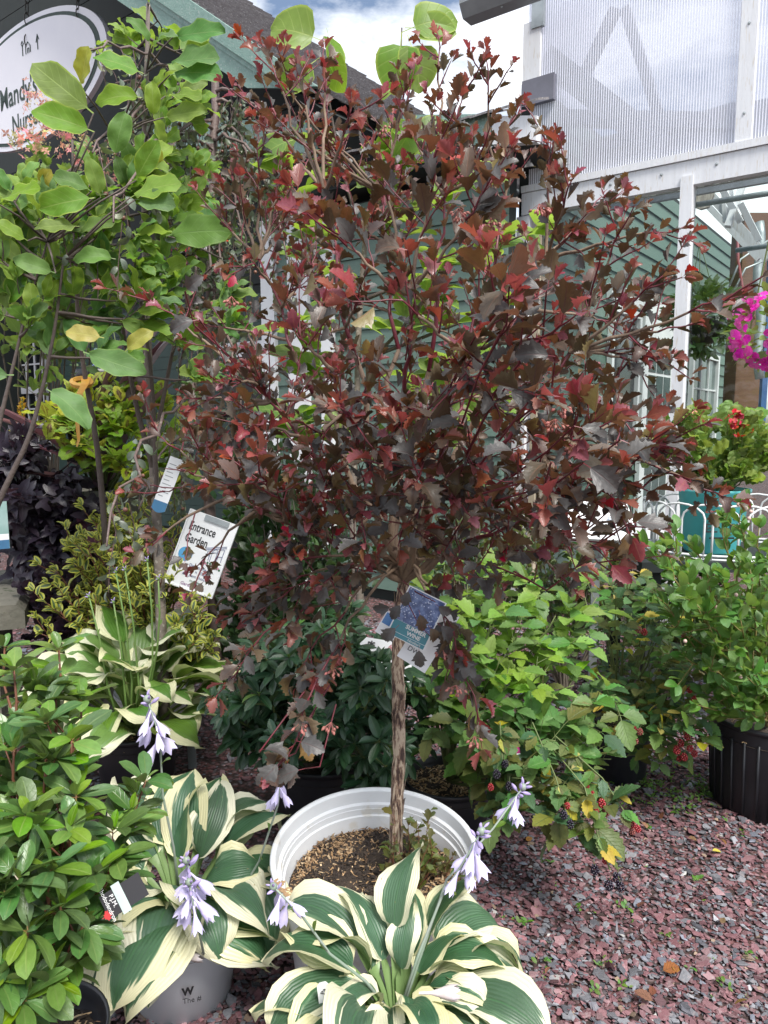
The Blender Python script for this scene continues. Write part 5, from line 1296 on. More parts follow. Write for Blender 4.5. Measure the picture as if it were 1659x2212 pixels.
text('lettering', 'P.J.M.\nRhododendron', .0095, Mp @ Matrix.Translation((-.003, -.022, .001)), WINK, lbp)
ml = [(0, 1), (.18, .55), (.42, .7), (.36, .3), (.85, .42), (.7, .12), (.95, -.05), (.4, -.38), (.45, -.6), (.07, -.5), (.06, -.95)]
ml = ml + [(-x, y) for x, y in ml[::-1]]
MB().add([(x * .009 + .012, y * .009 - .034, .0009) for x, y in ml], [tuple(range(len(ml)))[::-1]]).build('maple_leaf', mat('red_print', (.55, .03, .03), .4), lbp, M=Mp)

# dark rhododendron behind the white pot ----------------------------------------
r = random.Random(102); RB = gnd(690, 1765); RB.y = 2.62; RB.x = -.22
def rh_(r, age, pos): return 'rhodo', ('rho_new' if r.random() < .03 + .22 * (age > .93 and pos.z > .6) else 'rho')
tg = blob(r, 26, 690, 1520, 200, 180, 2.45, .28, 1690) + [at(*p) for p in ((520, 1430, 2.5), (600, 1380, 2.5), (760, 1330, 2.5), (745, 1350, 2.5), (830, 1400, 2.4), (890, 1450, 2.45), (905, 1560, 2.45), (500, 1600, 2.5), (480, 1520, 2.5), (880, 1640, 2.4), (640, 1440, 2.4), (560, 1500, 2.3), (700, 1560, 2.25), (780, 1480, 2.3), (820, 1600, 2.25), (600, 1600, 2.25), (795, 1425, 2.18), (870, 1445, 2.15), (765, 1400, 2.2), (835, 1470, 2.12))]
shrub('dark_rhododendron', 'dense dark green rhododendron directly behind the large white pot', 'shrub', RB, .22, tg, rh_, 8, stem=GSTEM, potspec=dict(rt=.2, rb=.17, h=.26),
   mode='ros', whorl=7, ntw=4, twl=(.06, .13), t0=.45, step=.03, ll=(.055, .08), upb=.12, nup=.75, nrand=.3, face=.35, lift=.05, r0=.006, r1=.0025, tw_up=.3)

# dark leafy shrub behind it, left -----------------------------------------------
r = random.Random(103)
tg = blob(r, 34, 640, 1160, 150, 170, 3.2, .3) + blob(r, 8, 560, 1000, 90, 60, 3.2, .2) + blob(r, 16, 500, 1340, 90, 120, 3.35, .15)
def ds(r, age, pos): return 'blueb', 'darkshrub'
shrub('leafy_green_shrub', 'dark green small leaved shrub behind the entrance sign', 'shrub', (-.42, 3.2, 0), .1, tg, ds, 9, stem=GREYSTEM, ntw=6, twl=(.1, .22), step=.032, ll=(.045, .065), upb=.3, nup=.6, face=.3, nrand=.5, lift=.05)

# red-purple canna-like spear leaves seen through the ninebark are left to the cordyline below
# raspberry canes, light green, in the black pot right of the white pot ------------
r = random.Random(104); RP = gnd(975, 1770); RPb = Vector((.225, 2.47, 0))
def rp_(r, age, pos):
    z = pos.z; q = r.random()
    if z > .62: return 'saw', ('rasp_new' if q < .62 else 'rasp')
    if z > .4: return 'saw', ('rasp' if q < .7 else 'rasp_dark' if q < .85 else 'rasp_old')
    return 'saw', ('rasp_old' if q < .5 else 'rasp_yel' if q < .57 else 'rasp_dark' if q < .8 else 'rasp')
tg = [at(*p) for p in ((960, 1220, 2.7), (1010, 1260, 2.6), (1090, 1230, 2.6), (1150, 1270, 2.5), (1060, 1330, 2.45), (1130, 1350, 2.4), (1200, 1330, 2.45), (1260, 1370, 2.4), (1290, 1290, 2.5), (1180, 1450, 2.3), (1100, 1480, 2.3), (1240, 1480, 2.35), (1010, 1420, 2.4),
      (1280, 1560, 2.3), (1320, 1640, 2.25), (1200, 1600, 2.2), (1120, 1600, 2.2), (1060, 1640, 2.25), (1260, 1680, 2.15), (1180, 1690, 2.15), (1300, 1760, 2.1), (1240, 1790, 2.08), (1090, 1720, 2.2), (960, 1500, 2.4), (920, 1440, 2.45), (1040, 1540, 2.25), (1330, 1500, 2.4), (900, 1330, 2.7), (1000, 1350, 2.6), (1080, 1420, 2.35))]
rasp, r2 = shrub('raspberry_bush', 'bright green raspberry bush arching out of a black pot, right of the white pot', 'shrub', RPb, .215, tg, rp_, 10, stem=GSTEM, potspec=dict(rt=.155, rb=.13, h=.235, n=900, s=(.006, .013)),
   mode='tri', ntw=3, twl=(.06, .16), t0=.4, step=.042, ll=(.062, .095), upb=.25, nup=.9, nrand=.3, face=.3, lift=.12, r0=.004, r1=.0018, tw_up=.2)
# blackberries and unripe berries
bb = MB()
rB = random.Random(4)
for k in range(26):
    z_ = 1 - 2 * (k + .5) / 26; a = k * 2.4; q = math.sqrt(1 - z_ * z_); s_ = 1 - .25 * z_
    bb.ball((q * math.cos(a) * .8 * s_, q * math.sin(a) * .8 * s_, z_ * 1.05), .30, 6, 4)
BERRY = {}
for nm, c_, c2_ in (('black', (.008, .006, .014), (.02, .012, .03)), ('red', (.35, .025, .03), (.22, .015, .02)), ('pinkish', (.30, .09, .07), (.22, .05, .045))):
    BERRY[nm] = mesh_np('blackberry', bb.V, [i for f in bb.F for i in f], [len(f) for f in bb.F], mat(nm + '_berry', c_, .25, c2=c2_, scale=3, spec=.6))
def berries(root, lst, name):
    for x, y, d, kind, s in lst:
        p = at(x, y, d); M = Matrix.Translation(p) @ Matrix.Rotation(rB.uniform(-.5, .5), 4, 'X') @ Matrix.Scale(s, 4)
        link(name, BERRY[kind], root, M)
        MB().tube([p + UP * s, p + UP * s * 2.6 + rvec(rB) * s * .6], .0009, 4).build('fruit_stalk', GSTEM, root)
berries(rasp, [(1073, 1672, 2.1, 'black', .0115), (1100, 1698, 2.1, 'black', .011), (1090, 1650, 2.12, 'black', .010), (1060, 1700, 2.1, 'red', .009), (1218, 1760, 2.06, 'black', .0115), (1232, 1780, 2.06, 'black', .011), (1225, 1740, 2.08, 'red', .009), (1285, 1878, 2.0, 'black', .0115), (1315, 1912, 1.97, 'black', .0125), (1333, 1896, 1.98, 'black', .012),
   (1340, 1915, 1.97, 'black', .0115), (1308, 1858, 2.0, 'red', .009), (1300, 1735, 2.1, 'red', .011), (1288, 1752, 2.1, 'red', .009), (1308, 1755, 2.1, 'pinkish', .0105), (1280, 1715, 2.12, 'red', .008), (1268, 1700, 2.14, 'red', .008), (1365, 1780, 2.1, 'red', .0105), (1378, 1790, 2.1, 'red', .009), (1366, 1795, 2.1, 'pinkish', .0095), (1245, 1665, 2.2, 'red', .008)], 'blackberry')
trail = [[at(1180, 1600, 2.2), at(1260, 1700, 2.1), at(1290, 1800, 2.03), at(1318, 1880, 1.98)], [at(1200, 1590, 2.2), at(1300, 1680, 2.13), at(1360, 1770, 2.1)], [at(1150, 1560, 2.2), at(1200, 1680, 2.12), at(1225, 1760, 2.07)], [at(1080, 1560, 2.2), at(1085, 1640, 2.12)]]
lv = []; tw = []
for pts in trail:
    tw.append((wiggle(pts, r, .01), [.0022] * len(pts)))
    for k in range(9):
        p, tgv = interp(pts, .12 + .85 * k / 9); dd = rvec(r); dd.z *= .4
        for j in range(3):
            d3 = (dd + rvec(r) * .6 + tgv * .3 - UP * .3); lv.append((('saw', r.randrange(5)), lm(p, d3, UP * .6 + rvec(r) * .4 + (CAM - p).normalized() * .5, r.uniform(.035, .055)), r.choice(('rasp_old', 'rasp', 'rasp_dark', 'rasp_old', 'rasp_yel'))))
twig_mass(rasp, tw, GSTEM, 'trailing_canes'); foliage(rasp, lv, 0, rest='trailing_leaves')
lt_, Mt = card(rasp, 1107, 1625, 2.2, .045, .06, R(8), name='plant_tag')
flat('band', lt_, Mt, -.0225, -.005, .0225, .03, mat('magenta_print', (.45, .03, .22), .4))

# blackberry bush with red fruit, further right -----------------------------------
r = random.Random(105); BKb = Vector((.98, 2.95, 0))
def bk(r, age, pos):
    q = r.random()
    return 'saw', ('rasp_dark' if q < .3 else 'rasp' if q < .68 else 'rasp_old' if q < .93 else 'rasp_yel')
tg = blob(r, 20, 1400, 1440, 130, 190, 2.95, .25, 1650) + [at(*p) for p in ((1300, 1250, 2.9), (1360, 1240, 2.85), (1420, 1260, 2.85), (1480, 1400, 2.75), (1500, 1560, 2.7), (1420, 1560, 2.7), (1380, 1500, 2.75), (1460, 1480, 2.75), (1350, 1330, 2.7), (1480, 1640, 2.65), (1330, 1280, 2.6), (1440, 1340, 2.75), (1410, 1640, 2.7), (1450, 1570, 2.6), (1500, 1610, 2.55), (1430, 1610, 2.6), (1520, 1540, 2.6), (1480, 1530, 2.6), (1390, 1570, 2.65), (1340, 1560, 2.7))]
blk, _ = shrub('blackberry_bush', 'blackberry bush with yellowing leaves and red berries between raspberry and blueberry', 'shrub', BKb, .22, tg, bk, 11, stem=GSTEM, potspec=dict(rt=.13, rb=.11, h=.24, n=250, s=(.006, .013)),
   mode='tri', ntw=3, twl=(.06, .15), t0=.4, step=.05, ll=(.045, .07), upb=.2, nup=.9, nrand=.35, face=.35, lift=.1, r0=.004, r1=.0018, tw_up=.2, nmax=260)
berries(blk, [(1372, 1600, 2.62, 'pinkish', .012), (1362, 1590, 2.6, 'pinkish', .011), (1382, 1580, 2.6, 'pinkish', .0115), (1370, 1575, 2.62, 'red', .01), (1470, 1605, 2.6, 'red', .012), (1485, 1590, 2.6, 'red', .012), (1462, 1620, 2.58, 'red', .0125), (1478, 1635, 2.58, 'red', .012), (1490, 1615, 2.6, 'red', .0115), (1468, 1640, 2.6, 'red', .011), (1500, 1628, 2.6, 'red', .011), (1495, 1575, 2.62, 'black', .0115), (1512, 1585, 2.62, 'black', .011), (1380, 1360, 2.65, 'pinkish', .0115), (1392, 1365, 2.65, 'red', .011), (1470, 1350, 2.65, 'pinkish', .011), (1478, 1375, 2.65, 'pinkish', .011), (1490, 1490, 2.62, 'red', .0105), (1500, 1510, 2.62, 'red', .0105)], 'blackberry')

# blueberry in the large ribbed black pot -------------------------------------------
r = random.Random(106); BLp = gnd(1640, 1700); BLb = Vector((1.47, 2.72, 0))
def bl_(r, age, pos): return 'blueb', 'blue'
tg = [at(*p) for p in ((1420, 1190, 2.5), (1470, 1240, 2.45), (1450, 1180, 2.5), (1560, 1120, 2.6), (1600, 1090, 2.6), (1640, 1140, 2.55), (1500, 1300, 2.4), (1420, 1290, 2.5), (1560, 1250, 2.45), (1620, 1230, 2.45), (1680, 1200, 2.5), (1600, 1340, 2.4), (1540, 1380, 2.4), (1660, 1340, 2.4), (1600, 1440, 2.4), (1640, 1480, 2.4), (1530, 1440, 2.45), (1700, 1420, 2.45), (1450, 1350, 2.55), (1580, 1500, 2.45), (1690, 1520, 2.4), (1480, 1420, 2.55), (1650, 1240, 2.7), (1720, 1300, 2.6), (1500, 1180, 2.7), (1560, 1540, 2.5), (1630, 1550, 2.45), (1720, 1120, 2.6), (1440, 1230, 2.35))]
blu, _ = shrub('blueberry_bush', 'leafy light green blueberry bush in a ribbed black pot at the right edge', 'shrub', BLb, .31, tg, bl_, 12, stem=mat('yellow_green_stem', (.26, .20, .07), .6, c2=(.2, .17, .06), scale=12), potspec=dict(rt=.21, rb=.185, h=.36, ribs=26, n=100),
   ntw=5, twl=(.06, .18), t0=.35, step=.028, ll=(.046, .07), upb=.35, nup=.7, nrand=.45, face=.25, lift=.1, r0=.005, r1=.0016, tw_up=.4)
bery = MB(); bery.ball((0, 0, 0), 1, 8, 6)
bm_ = mesh_np('blueberry', bery.V, [i for f in bery.F for i in f], [len(f) for f in bery.F], mat('pink_unripe_berry', (.5, .30, .32), .5, c2=(.5, .42, .3), scale=2, rvar=.3))
for x, y in ((1595, 1090), (1605, 1075), (1612, 1098), (1480, 1385), (1548, 1312), (1600, 1462), (1618, 1120), (1622, 1105), (1590, 1285)):
    link('blueberry', bm_, blu, Matrix.Translation(at(x, y, 2.4)) @ Matrix.Scale(.0065, 4))

# low hedge-like planting further back on the right ---------------------------------
def hg(r, age, pos): return 'blueb', ('hedge' if r.random() < .7 else 'darkshrub')
for k, (cx, cy, rx, ry, d, lab) in enumerate(((1230, 1190, 150, 90, 3.75, 'olive green low shrub under the tilted white sign'), (1440, 1250, 120, 60, 3.7, 'olive green low shrub below the white wire edging'), (1600, 1330, 120, 60, 3.6, 'low green shrub behind the blueberry bush'), (1010, 1150, 130, 110, 3.7, 'olive green low shrub behind the ninebark stem'))):
    r = random.Random(300 + k); c_ = at(cx, cy + 100, d)
    shrub('low_shrub', lab, 'shrub', (c_.x, c_.y, 0), .05, blob(r, 24, cx, cy, rx, ry, d, .3), hg, 40 + k, stem=GREYSTEM, nmax=120, ntw=6, twl=(.08, .18), step=.03, ll=(.035, .055), upb=.3, nup=.7, face=.25, nrand=.5, lift=.05, group='low shrubs in the bed on the right')

# weigela, variegated -----------------------------------------------------------------
r = random.Random(107); WGb = Vector((-1.05, 3.25, 0))
def wg(r, age, pos): return 'weigela', 'weig'
tg = blob(r, 24, 255, 1240, 130, 130, 3.05, .22) + [at(*p) for p in ((150, 1180, 3.0), (210, 1130, 3.05), (280, 1110, 3.1), (330, 1090, 3.1), (390, 1120, 3.1), (120, 1230, 3.0), (400, 1200, 3.1), (200, 1330, 2.95), (130, 1320, 2.95), (440, 1330, 2.9), (460, 1390, 2.85), (380, 1350, 2.95), (90, 1370, 2.95), (420, 1390, 2.85), (300, 1180, 2.9), (350, 1250, 2.9), (240, 1210, 2.88))]
shrub('variegated_weigela', 'weigela shrub with yellow edged green leaves behind the back hosta', 'shrub', WGb, .25, tg, wg, 13, stem=REDSTEM, potspec=dict(rt=.17, rb=.14, h=.26, m=WHITEP), ntw=7, twl=(.08, .2), step=.027, ll=(.04, .06), upb=.35, nup=.7, nrand=.5, face=.3, lift=.04, tw_up=.6)

# magnolia ------------------------------------------------------------------------------
r = random.Random(108); MGb = at(352, 1395, 2.95); MG = thing('magnolia_tree', 'young multi stemmed magnolia with large wavy bright green leaves, left', 'tree', (MGb.x, MGb.y, 0))
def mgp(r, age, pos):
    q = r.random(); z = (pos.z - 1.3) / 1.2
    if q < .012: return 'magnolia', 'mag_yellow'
    return 'magnolia', ('mag_lit' if r.random() < .22 + .75 * max(0, min(1, z)) else 'mag_dark')  # higher leaves get the lit colour more often, lower ones the dark
tk = [[(352, 1500, 2.95), (346, 1300, 2.95), (338, 1120, 2.93), (325, 900, 2.9), (318, 700, 2.85), (315, 500, 2.8), (308, 330, 2.75), (318, 160, 2.7), (322, 10, 2.68)],
      [(337, 1040, 2.92), (300, 900, 2.85), (275, 780, 2.75), (255, 640, 2.65), (225, 500, 2.55), (215, 420, 2.5)],
      [(333, 960, 2.9), (365, 800, 2.85), (385, 700, 2.8), (430, 600, 2.7), (480, 560, 2.65)],
      [(240, 1400, 3.15), (232, 1200, 3.05), (214, 975, 2.95), (199, 906, 2.92), (183, 807, 2.9), (169, 718, 2.85), (162, 560, 2.7), (157, 420, 2.55), (155, 300, 2.5)],
      [(-210, 1900, 2.4), (-90, 1300, 2.35), (0, 1060, 2.3), (48, 987, 2.3), (66, 936, 2.3), (87, 857, 2.3), (119, 718, 2.28), (128, 640, 2.27), (140, 560, 2.25)],
      [(-160, 1900, 2.4), (-60, 1200, 2.33), (0, 906, 2.3), (12, 857, 2.3), (26, 797, 2.3), (42, 728, 2.3), (70, 620, 2.25), (100, 520, 2.2)],
      [(338, 1120, 2.93), (330, 800, 2.8), (290, 560, 2.65), (265, 400, 2.55), (250, 300, 2.5)]]
rads = [.023, .011, .009, .014, .011, .009, .009]
br = []; org = []
for pts, rd in zip(tk, rads):
    P_ = [at(*p) for p in pts]; Q_ = [interp(P_, i / 17)[0] + rvec(r) * .004 for i in range(18)]
    for _ in range(3): Q_ = [Q_[0]] + [(Q_[i - 1] + Q_[i] * 2 + Q_[i + 1]) / 4 for i in range(1, 17)] + [Q_[-1]]
    if pts[0][1] == 1500: Q_[0].z = .2
    if pts[0][1] == 1900: Q_[0].z = .05
    MB().tube(Q_, [rd * (1 - .7 * i / 17) for i in range(18)], 9).build('trunk' if rd > .014 else 'limb', BARK if rd > .014 else BARKD, MG, smooth=True); br.append(Q_)
tips = [(40, 560, 2.0), (290, 110, 2.5), (350, 60, 2.55), (400, 120, 2.55), (390, 200, 2.5), (330, 250, 2.4), (300, 390, 2.2), (330, 450, 2.3), (400, 470, 2.5), (450, 500, 2.55), (360, 520, 2.3), (240, 480, 2.1), (150, 500, 2.0), (80, 480, 1.95), (30, 640, 2.0), (100, 600, 2.05), (190, 570, 2.1), (300, 580, 2.2), (380, 600, 2.3), (250, 650, 2.15), (150, 690, 2.1), (60, 710, 2.0), (320, 690, 2.2), (460, 680, 2.45), (510, 700, 2.4), (220, 770, 2.1), (100, 790, 2.05), (380, 740, 2.3), (440, 820, 2.35), (20, 420, 1.9), (180, 440, 2.1), (0, 560, 1.95), (410, 260, 2.6), (350, 340, 2.35), (270, 420, 2.2), (20, 500, 2.0), (60, 440, 2.1), (120, 460, 2.1), (210, 430, 2.2), (330, 400, 2.4), (390, 440, 2.5), (430, 430, 2.6), (110, 540, 2.1), (280, 520, 2.2), (420, 550, 2.6), (10, 680, 2.0), (200, 700, 2.2), (350, 640, 2.3), (60, 600, 2.05), (290, 700, 2.2)]
allp = [p for Q_ in br for p in Q_[6:]]
lv = []; tw = []
for x, y, d in tips:
    T_ = at(x, y, d + .25); o_ = min(allp, key=lambda p: (p - T_).length + .5 * max(0, p.z - T_.z))
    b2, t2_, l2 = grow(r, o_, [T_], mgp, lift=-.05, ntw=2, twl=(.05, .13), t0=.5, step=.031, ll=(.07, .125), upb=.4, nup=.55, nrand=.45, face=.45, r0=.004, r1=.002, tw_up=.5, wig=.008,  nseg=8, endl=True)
    tw += b2 + t2_; lv += l2
twig_mass(MG, tw, BARKD, 'twigs', 5)
for (x, y, d, dx, dz, mk, L_) in ((180, 760, 2.05, 1, -.35, 'mag_dark', .16), (100, 840, 2.0, .9, -.5, 'mag_dark', .14), (30, 810, 2.0, -1, .0, 'mag_dark', .15), (270, 760, 2.1, .7, .6, 'mag_yellow', .09), (225, 730, 2.1, -1, .2, 'mag_yellow', .1)):
    p_ = at(x, y, d); lv.append((('magnolia', r.randrange(6)), lm(p_, Vector((dx, -.15, dz)), (CAM - p_).normalized() + UP * .6 + rvec(r) * .2, L_), mk))
for (bx, by), (tx, ty), d, mk in (((202, 245), (78, 142), 2.0, 'mag_lit'), ((204, 285), (85, 235), 2.0, 'mag_lit'), ((175, 190), (185, 112), 2.1, 'mag_yellow'), ((311, 159), (215, 116), 2.3, 'mag_lit'), ((307, 211), (215, 195), 2.3, 'mag_lit'), ((331, 255), (331, 185), 2.3, 'mag_lit'), ((367, 162), (460, 145), 2.5, 'mag_dark'), ((360, 139), (453, 119), 2.5, 'mag_dark'), ((354, 254), (426, 238), 2.45, 'mag_lit'), ((357, 208), (423, 195), 2.45, 'mag_lit'), ((326, 96), (291, 33), 2.5, 'mag_dark'), ((330, 100), (366, 62), 2.5, 'mag_dark'), ((374, 80), (463, 63), 2.5, 'mag_dark'), ((322, 10), (330, -30), 2.6, 'mag_lit'), ((248, 340), (262, 251), 2.2, 'mag_dark'), ((294, 390), (330, 314), 2.2, 'mag_lit'), ((281, 427), (367, 384), 2.2, 'mag_lit'), ((218, 427), (198, 350), 2.1, 'mag_lit'), ((205, 427), (96, 440), 2.0, 'mag_lit'), ((198, 413), (127, 374), 2.05, 'mag_dark'), ((-5, 440), (63, 393), 1.95, 'mag_lit'), ((294, 430), (360, 440), 2.2, 'mag_dark'), ((359, 509), (473, 489), 2.4, 'mag_dark'), ((172, 489), (86, 483), 2.0, 'mag_lit'), ((60, 520), (0, 480), 1.95, 'mag_lit'), ((250, 560), (170, 540), 2.1, 'mag_dark'), ((120, 590), (40, 560), 2.0, 'mag_dark')):
    b_, t_ = at(bx, by, d), at(tx, ty, d - .06); dv = t_ - b_; k = r.randrange(6)
    lv.append((('magnolia', k), lm(b_, dv, (CAM - b_).normalized() * .75 + UP * .5 + rvec(r) * .25, dv.length * 1.02), mk))
    o_ = min(allp, key=lambda p: (p - b_).length); MB().tube([o_, o_.lerp(b_, .6) + UP * .01, b_], [.004, .003, .002], 5).build('twig', BARKD, MG, smooth=True)
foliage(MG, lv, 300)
rib = MB(); rb_ = [at(*p) for p in ((186, 815, 2.9), (183, 830, 2.85), (172, 850, 2.84), (166, 900, 2.84), (170, 950, 2.85), (166, 965, 2.85))]
w_ = Vector((.012, 0, 0)); vs = []
for i, p in enumerate(rb_): vs += [p - w_ * (1.5 - .25 * i), p + w_ * (1.5 - .25 * i)]
rib.add(vs, [(2 * i, 2 * i + 1, 2 * i + 3, 2 * i + 2) for i in range(5)])
rib.tube([at(176 + 20 * math.cos(a), 826 + 8 * math.sin(a), 2.9 - .03 * math.sin(a)) for a in [6.2832 * i / 12 for i in range(12)]], .012, 5, closed=True)
rib.build('orange_ribbon', mat('orange_ribbon', (.62, .27, .02), .45, c2=(.6, .36, .08), scale=15), MG)
wl, Mw = card(MG, 362, 1045, 2.85, .055, .21, R(-20), name='paper_tag')
MB().add([(-.0275 + .055 * i / 8 * 1.0, -.105 - .012 * math.sin(math.pi * i / 8), .001) for i in range(9)] + [(.0275, -.072, .001), (-.0275, -.072, .001)], [tuple(range(11))]).build('blue_band', mat('blue_print2', (.05, .18, .34), .4), wl, M=Mw)
mb = MB()
for k in range(9): mb.add([(-.02, .075 - k * .016, .0008), (.008 + .01 * math.sin(k * 3), .075 - k * .016, .0008), (.008 + .01 * math.sin(k * 3), .078 - k * .016, .0008), (-.02, .078 - k * .016, .0008)], [(0, 1, 2, 3)])
mb.build('print_lines', mat('grey_print', (.35, .36, .38), .5), wl, M=Mw, kind='stuff')

# crabapple, weeping ---------------------------------------------------------------------
r = random.Random(109); CB = thing('weeping_crabapple', 'slim weeping crabapple with hanging grey green leaves and small brown fruit', 'tree', (at(462, 1360, 3.3).x, at(462, 1360, 3.3).y, 0))
P_ = [at(*p) for p in ((470, 1420, 3.25), (462, 1300, 3.3), (452, 1100, 3.3), (450, 900, 3.3), (455, 700, 3.25), (458, 500, 3.2), (460, 350, 3.2), (465, 250, 3.2), (464, 155, 3.2))]; P_[0].z = .15
Q_ = [interp(P_, i / 25)[0] + rvec(r) * .003 for i in range(26)]
MB().tube(Q_, [.028 - .012 * i / 25 for i in range(26)], 10).build('trunk', CRABBARK, CB, smooth=True)
def cbp(r, age, pos): return 'small', 'crab'
lv = []; tw = []; frs = []
arms = [((460, 290), (520, 230), (560, 420)), ((462, 330), (380, 250), (330, 420)), ((460, 250), (400, 150), (250, 180)), ((460, 240), (330, 70), (190, 110)), ((463, 200), (540, 160), (600, 330)), ((458, 400), (520, 360), (540, 620)), ((458, 420), (410, 360), (395, 640)), ((456, 560), (520, 530), (560, 800)), ((455, 600), (410, 560), (380, 860)), ((456, 700), (500, 650), (520, 900)), ((460, 300), (560, 260), (620, 560)), ((462, 280), (330, 260), (245, 480)), ((460, 320), (260, 340), (120, 520)), ((461, 300), (220, 260), (60, 470)), ((455, 480), (480, 430), (485, 760)), ((455, 500), (420, 460), (410, 800)), ((452, 820), (330, 860), (230, 1180)), ((452, 900), (360, 920), (300, 1100)), ((460, 230), (500, 180), (530, 300)), ((460, 350), (590, 330), (650, 480)), ((456, 620), (560, 640), (600, 980)), ((460, 260), (300, 170), (200, 330)), ((460, 340), (360, 330), (345, 560))]
for a_, b_, c_ in arms:
    d0 = 3.2; d1 = 3.2 + r.uniform(-.5, .15) - (.7 if c_[0] < 260 else 0)
    pts = bez(at(*a_, d0), at(*b_, (d0 + d1) / 2), at(*c_, d1), 14); pts = wiggle(pts, r, .02)
    MB().tube(pts, [.008 - .005 * i / 13 for i in range(14)], 6).build('limb', CRABBARK, CB, smooth=True)
    for k in range(9):
        p, tgv = interp(pts, .15 + .85 * (k + r.random()) / 9)
        L_ = r.uniform(.1, .34); e = p + Vector((r.uniform(-.05, .05), r.uniform(-.05, .05), -L_)); tp = wiggle([p, p.lerp(e, .35) + Vector((r.uniform(-.03, .03), 0, .02)), p.lerp(e, .7), e], r, .02); tw.append((tp, [.002, .0017, .0014, .001]))
        n = int(L_ / .022)
        for j in range(n):
            q_, t_ = interp(tp, (j + .5) / n); d_ = rvec(r) * .8 - UP * .75
            lv.append((('small', r.randrange(4)), lm(q_, d_, rvec(r) + UP * .3 + (CAM - q_).normalized() * .4, r.uniform(.03, .05)), 'crab'))
            if r.random() < .16: frs.append(q_ + rvec(r) * .012 - UP * .022)
twig_mass(CB, tw, mat('crab_twig', (.14, .085, .085), .6, scale=12)); foliage(CB, lv, 300)
fm_ = MB()
for p in frs: fm_.ball(p, r.uniform(.006, .0085), 7, 5)
fm_.build('crab_fruit', mat('brown_crabapple', (.20, .09, .06), .4, c2=(.14, .06, .05), scale=30), CB, smooth=True, kind='stuff')

# the big heart-leaved sapling behind the ninebark ----------------------------------------
r = random.Random(110); HS = thing('heart_leaved_sapling', 'slim sapling with very large heart shaped light green leaves behind the ninebark', 'tree', (at(780, 1310, 2.95).x, at(780, 1310, 2.95).y, 0))
P_ = [at(*p) for p in ((782, 1420, 2.95), (778, 1290, 2.95), (762, 1200, 2.97), (762, 1080, 2.98), (770, 900, 3.0), (775, 700, 3.0), (790, 500, 3.0))]; P_[0].z = .15
MB().tube([interp(P_, i / 17)[0] for i in range(18)], [.017 - .006 * i / 17 for i in range(18)], 9).build('trunk', BARK, HS, smooth=True)
lv = []
ends = [((790, 520), (720, 350), (700, 120)), ((790, 520), (860, 400), (868, 60)), ((780, 600), (900, 480), (1000, 380)), ((775, 700), (640, 560), (620, 330)), ((772, 800), (900, 700), (960, 560)), ((770, 900), (660, 800), (640, 700)), ((770, 950), (900, 850), (1000, 760)), ((765, 1050), (860, 980), (930, 900)), ((765, 1000), (680, 930), (640, 900)), ((780, 650), (1000, 560), (1150, 500)), ((775, 780), (1000, 700), (1120, 640)), ((765, 1040), (1000, 900), (1100, 860)), ((790, 520), (840, 380), (900, 300))]
for a_, b_, c_ in ends:
    pts = bez(at(*a_, 3.0), at(*b_, 2.95), at(*c_, 2.85), 10)
    MB().tube(pts, [.009 - .006 * i / 9 for i in range(10)], 6).build('limb', BARKD, HS, smooth=True)
    for k in range(17):
        p, tgv = interp(pts, .3 + .7 * k / 16.01); d_ = rvec(r); d_.z = abs(d_.z) * .4
        if c_[1] < 200 and k > 6: continue
        lv.append((('heart', r.randrange(4)), lm(p, d_ + tgv * .3, UP * .8 + rvec(r) * .4 + (CAM - p).normalized() * .4, r.uniform(.10, .16)), 'heart_green'))
for (x, y, dx, dz, L_, ux, uz) in ((705, 92, -1, .32, .175, .1, .25), (705, 60, .25, -.9, .13, .9, 0), (715, 100, .15, -1, .13, -.7, .1), (690, 125, -.8, -.6, .15, .1, .3), (868, 70, .9, .30, .17, -.1, .35), (875, 60, 1, -.1, .15, .1, .3), (868, 70, -.1, -1, .17, -.15, .1), (850, 190, -.4, -.3, .05, 0, 1), (880, 75, .35, -1, .16, .2, .1), (640, 300, -.8, -.3, .14, 0, 1), (990, 390, .9, .1, .15, 0, 1), (900, 250, -.4, -.9, .13, .5, .5)):
    p_ = at(x, y, 2.75); lv.append((('heart', r.randrange(4)), lm(p_, Vector((dx, -.15, dz)), Vector((ux, -.8, uz * .5)), L_ * 1.0), 'heart_green'))
foliage(HS, lv, 200)

# hydrangea with pink-tinged cones -------------------------------------------------------
r = random.Random(111); HYb = at(60, 700, 4.5)
def hy(r, age, pos): return 'saw', 'hyd'
tg = blob(r, 18, 110, 440, 180, 110, 3.2, .25)
HY, _ = shrub('panicle_hydrangea', 'tall hydrangea with fading pink and cream flower cones below the oval sign', 'shrub', (HYb.x, HYb.y, 0), .3, tg, hy, 15, stem=GREYSTEM, nmax=150, ntw=4, twl=(.08, .2), t0=.55, step=.05, ll=(.07, .1), upb=.3, nup=.8, face=.2, nrand=.4)
ft = MB()
for k in range(4):
    a = 1.5708 * k; ft.add([(0, 0, 0), (.45 * math.cos(a - .6), .45 * math.sin(a - .6), .08), (math.cos(a), math.sin(a), .16), (.45 * math.cos(a + .6), .45 * math.sin(a + .6), .08)], [(0, 1, 2, 3)])
add_t(('floret', 0), (np.array(ft.V), np.array(ft.F), np.array([(.5, .1), (.2, .5), (.5, 1), (.8, .5)] * 4))); NV['floret'] = 1
leafmat('petal_cream', (.50, .46, .22), None, vein=(.4, .4, .2), rough=.6, var=.4, hue=.03, trans=.3)
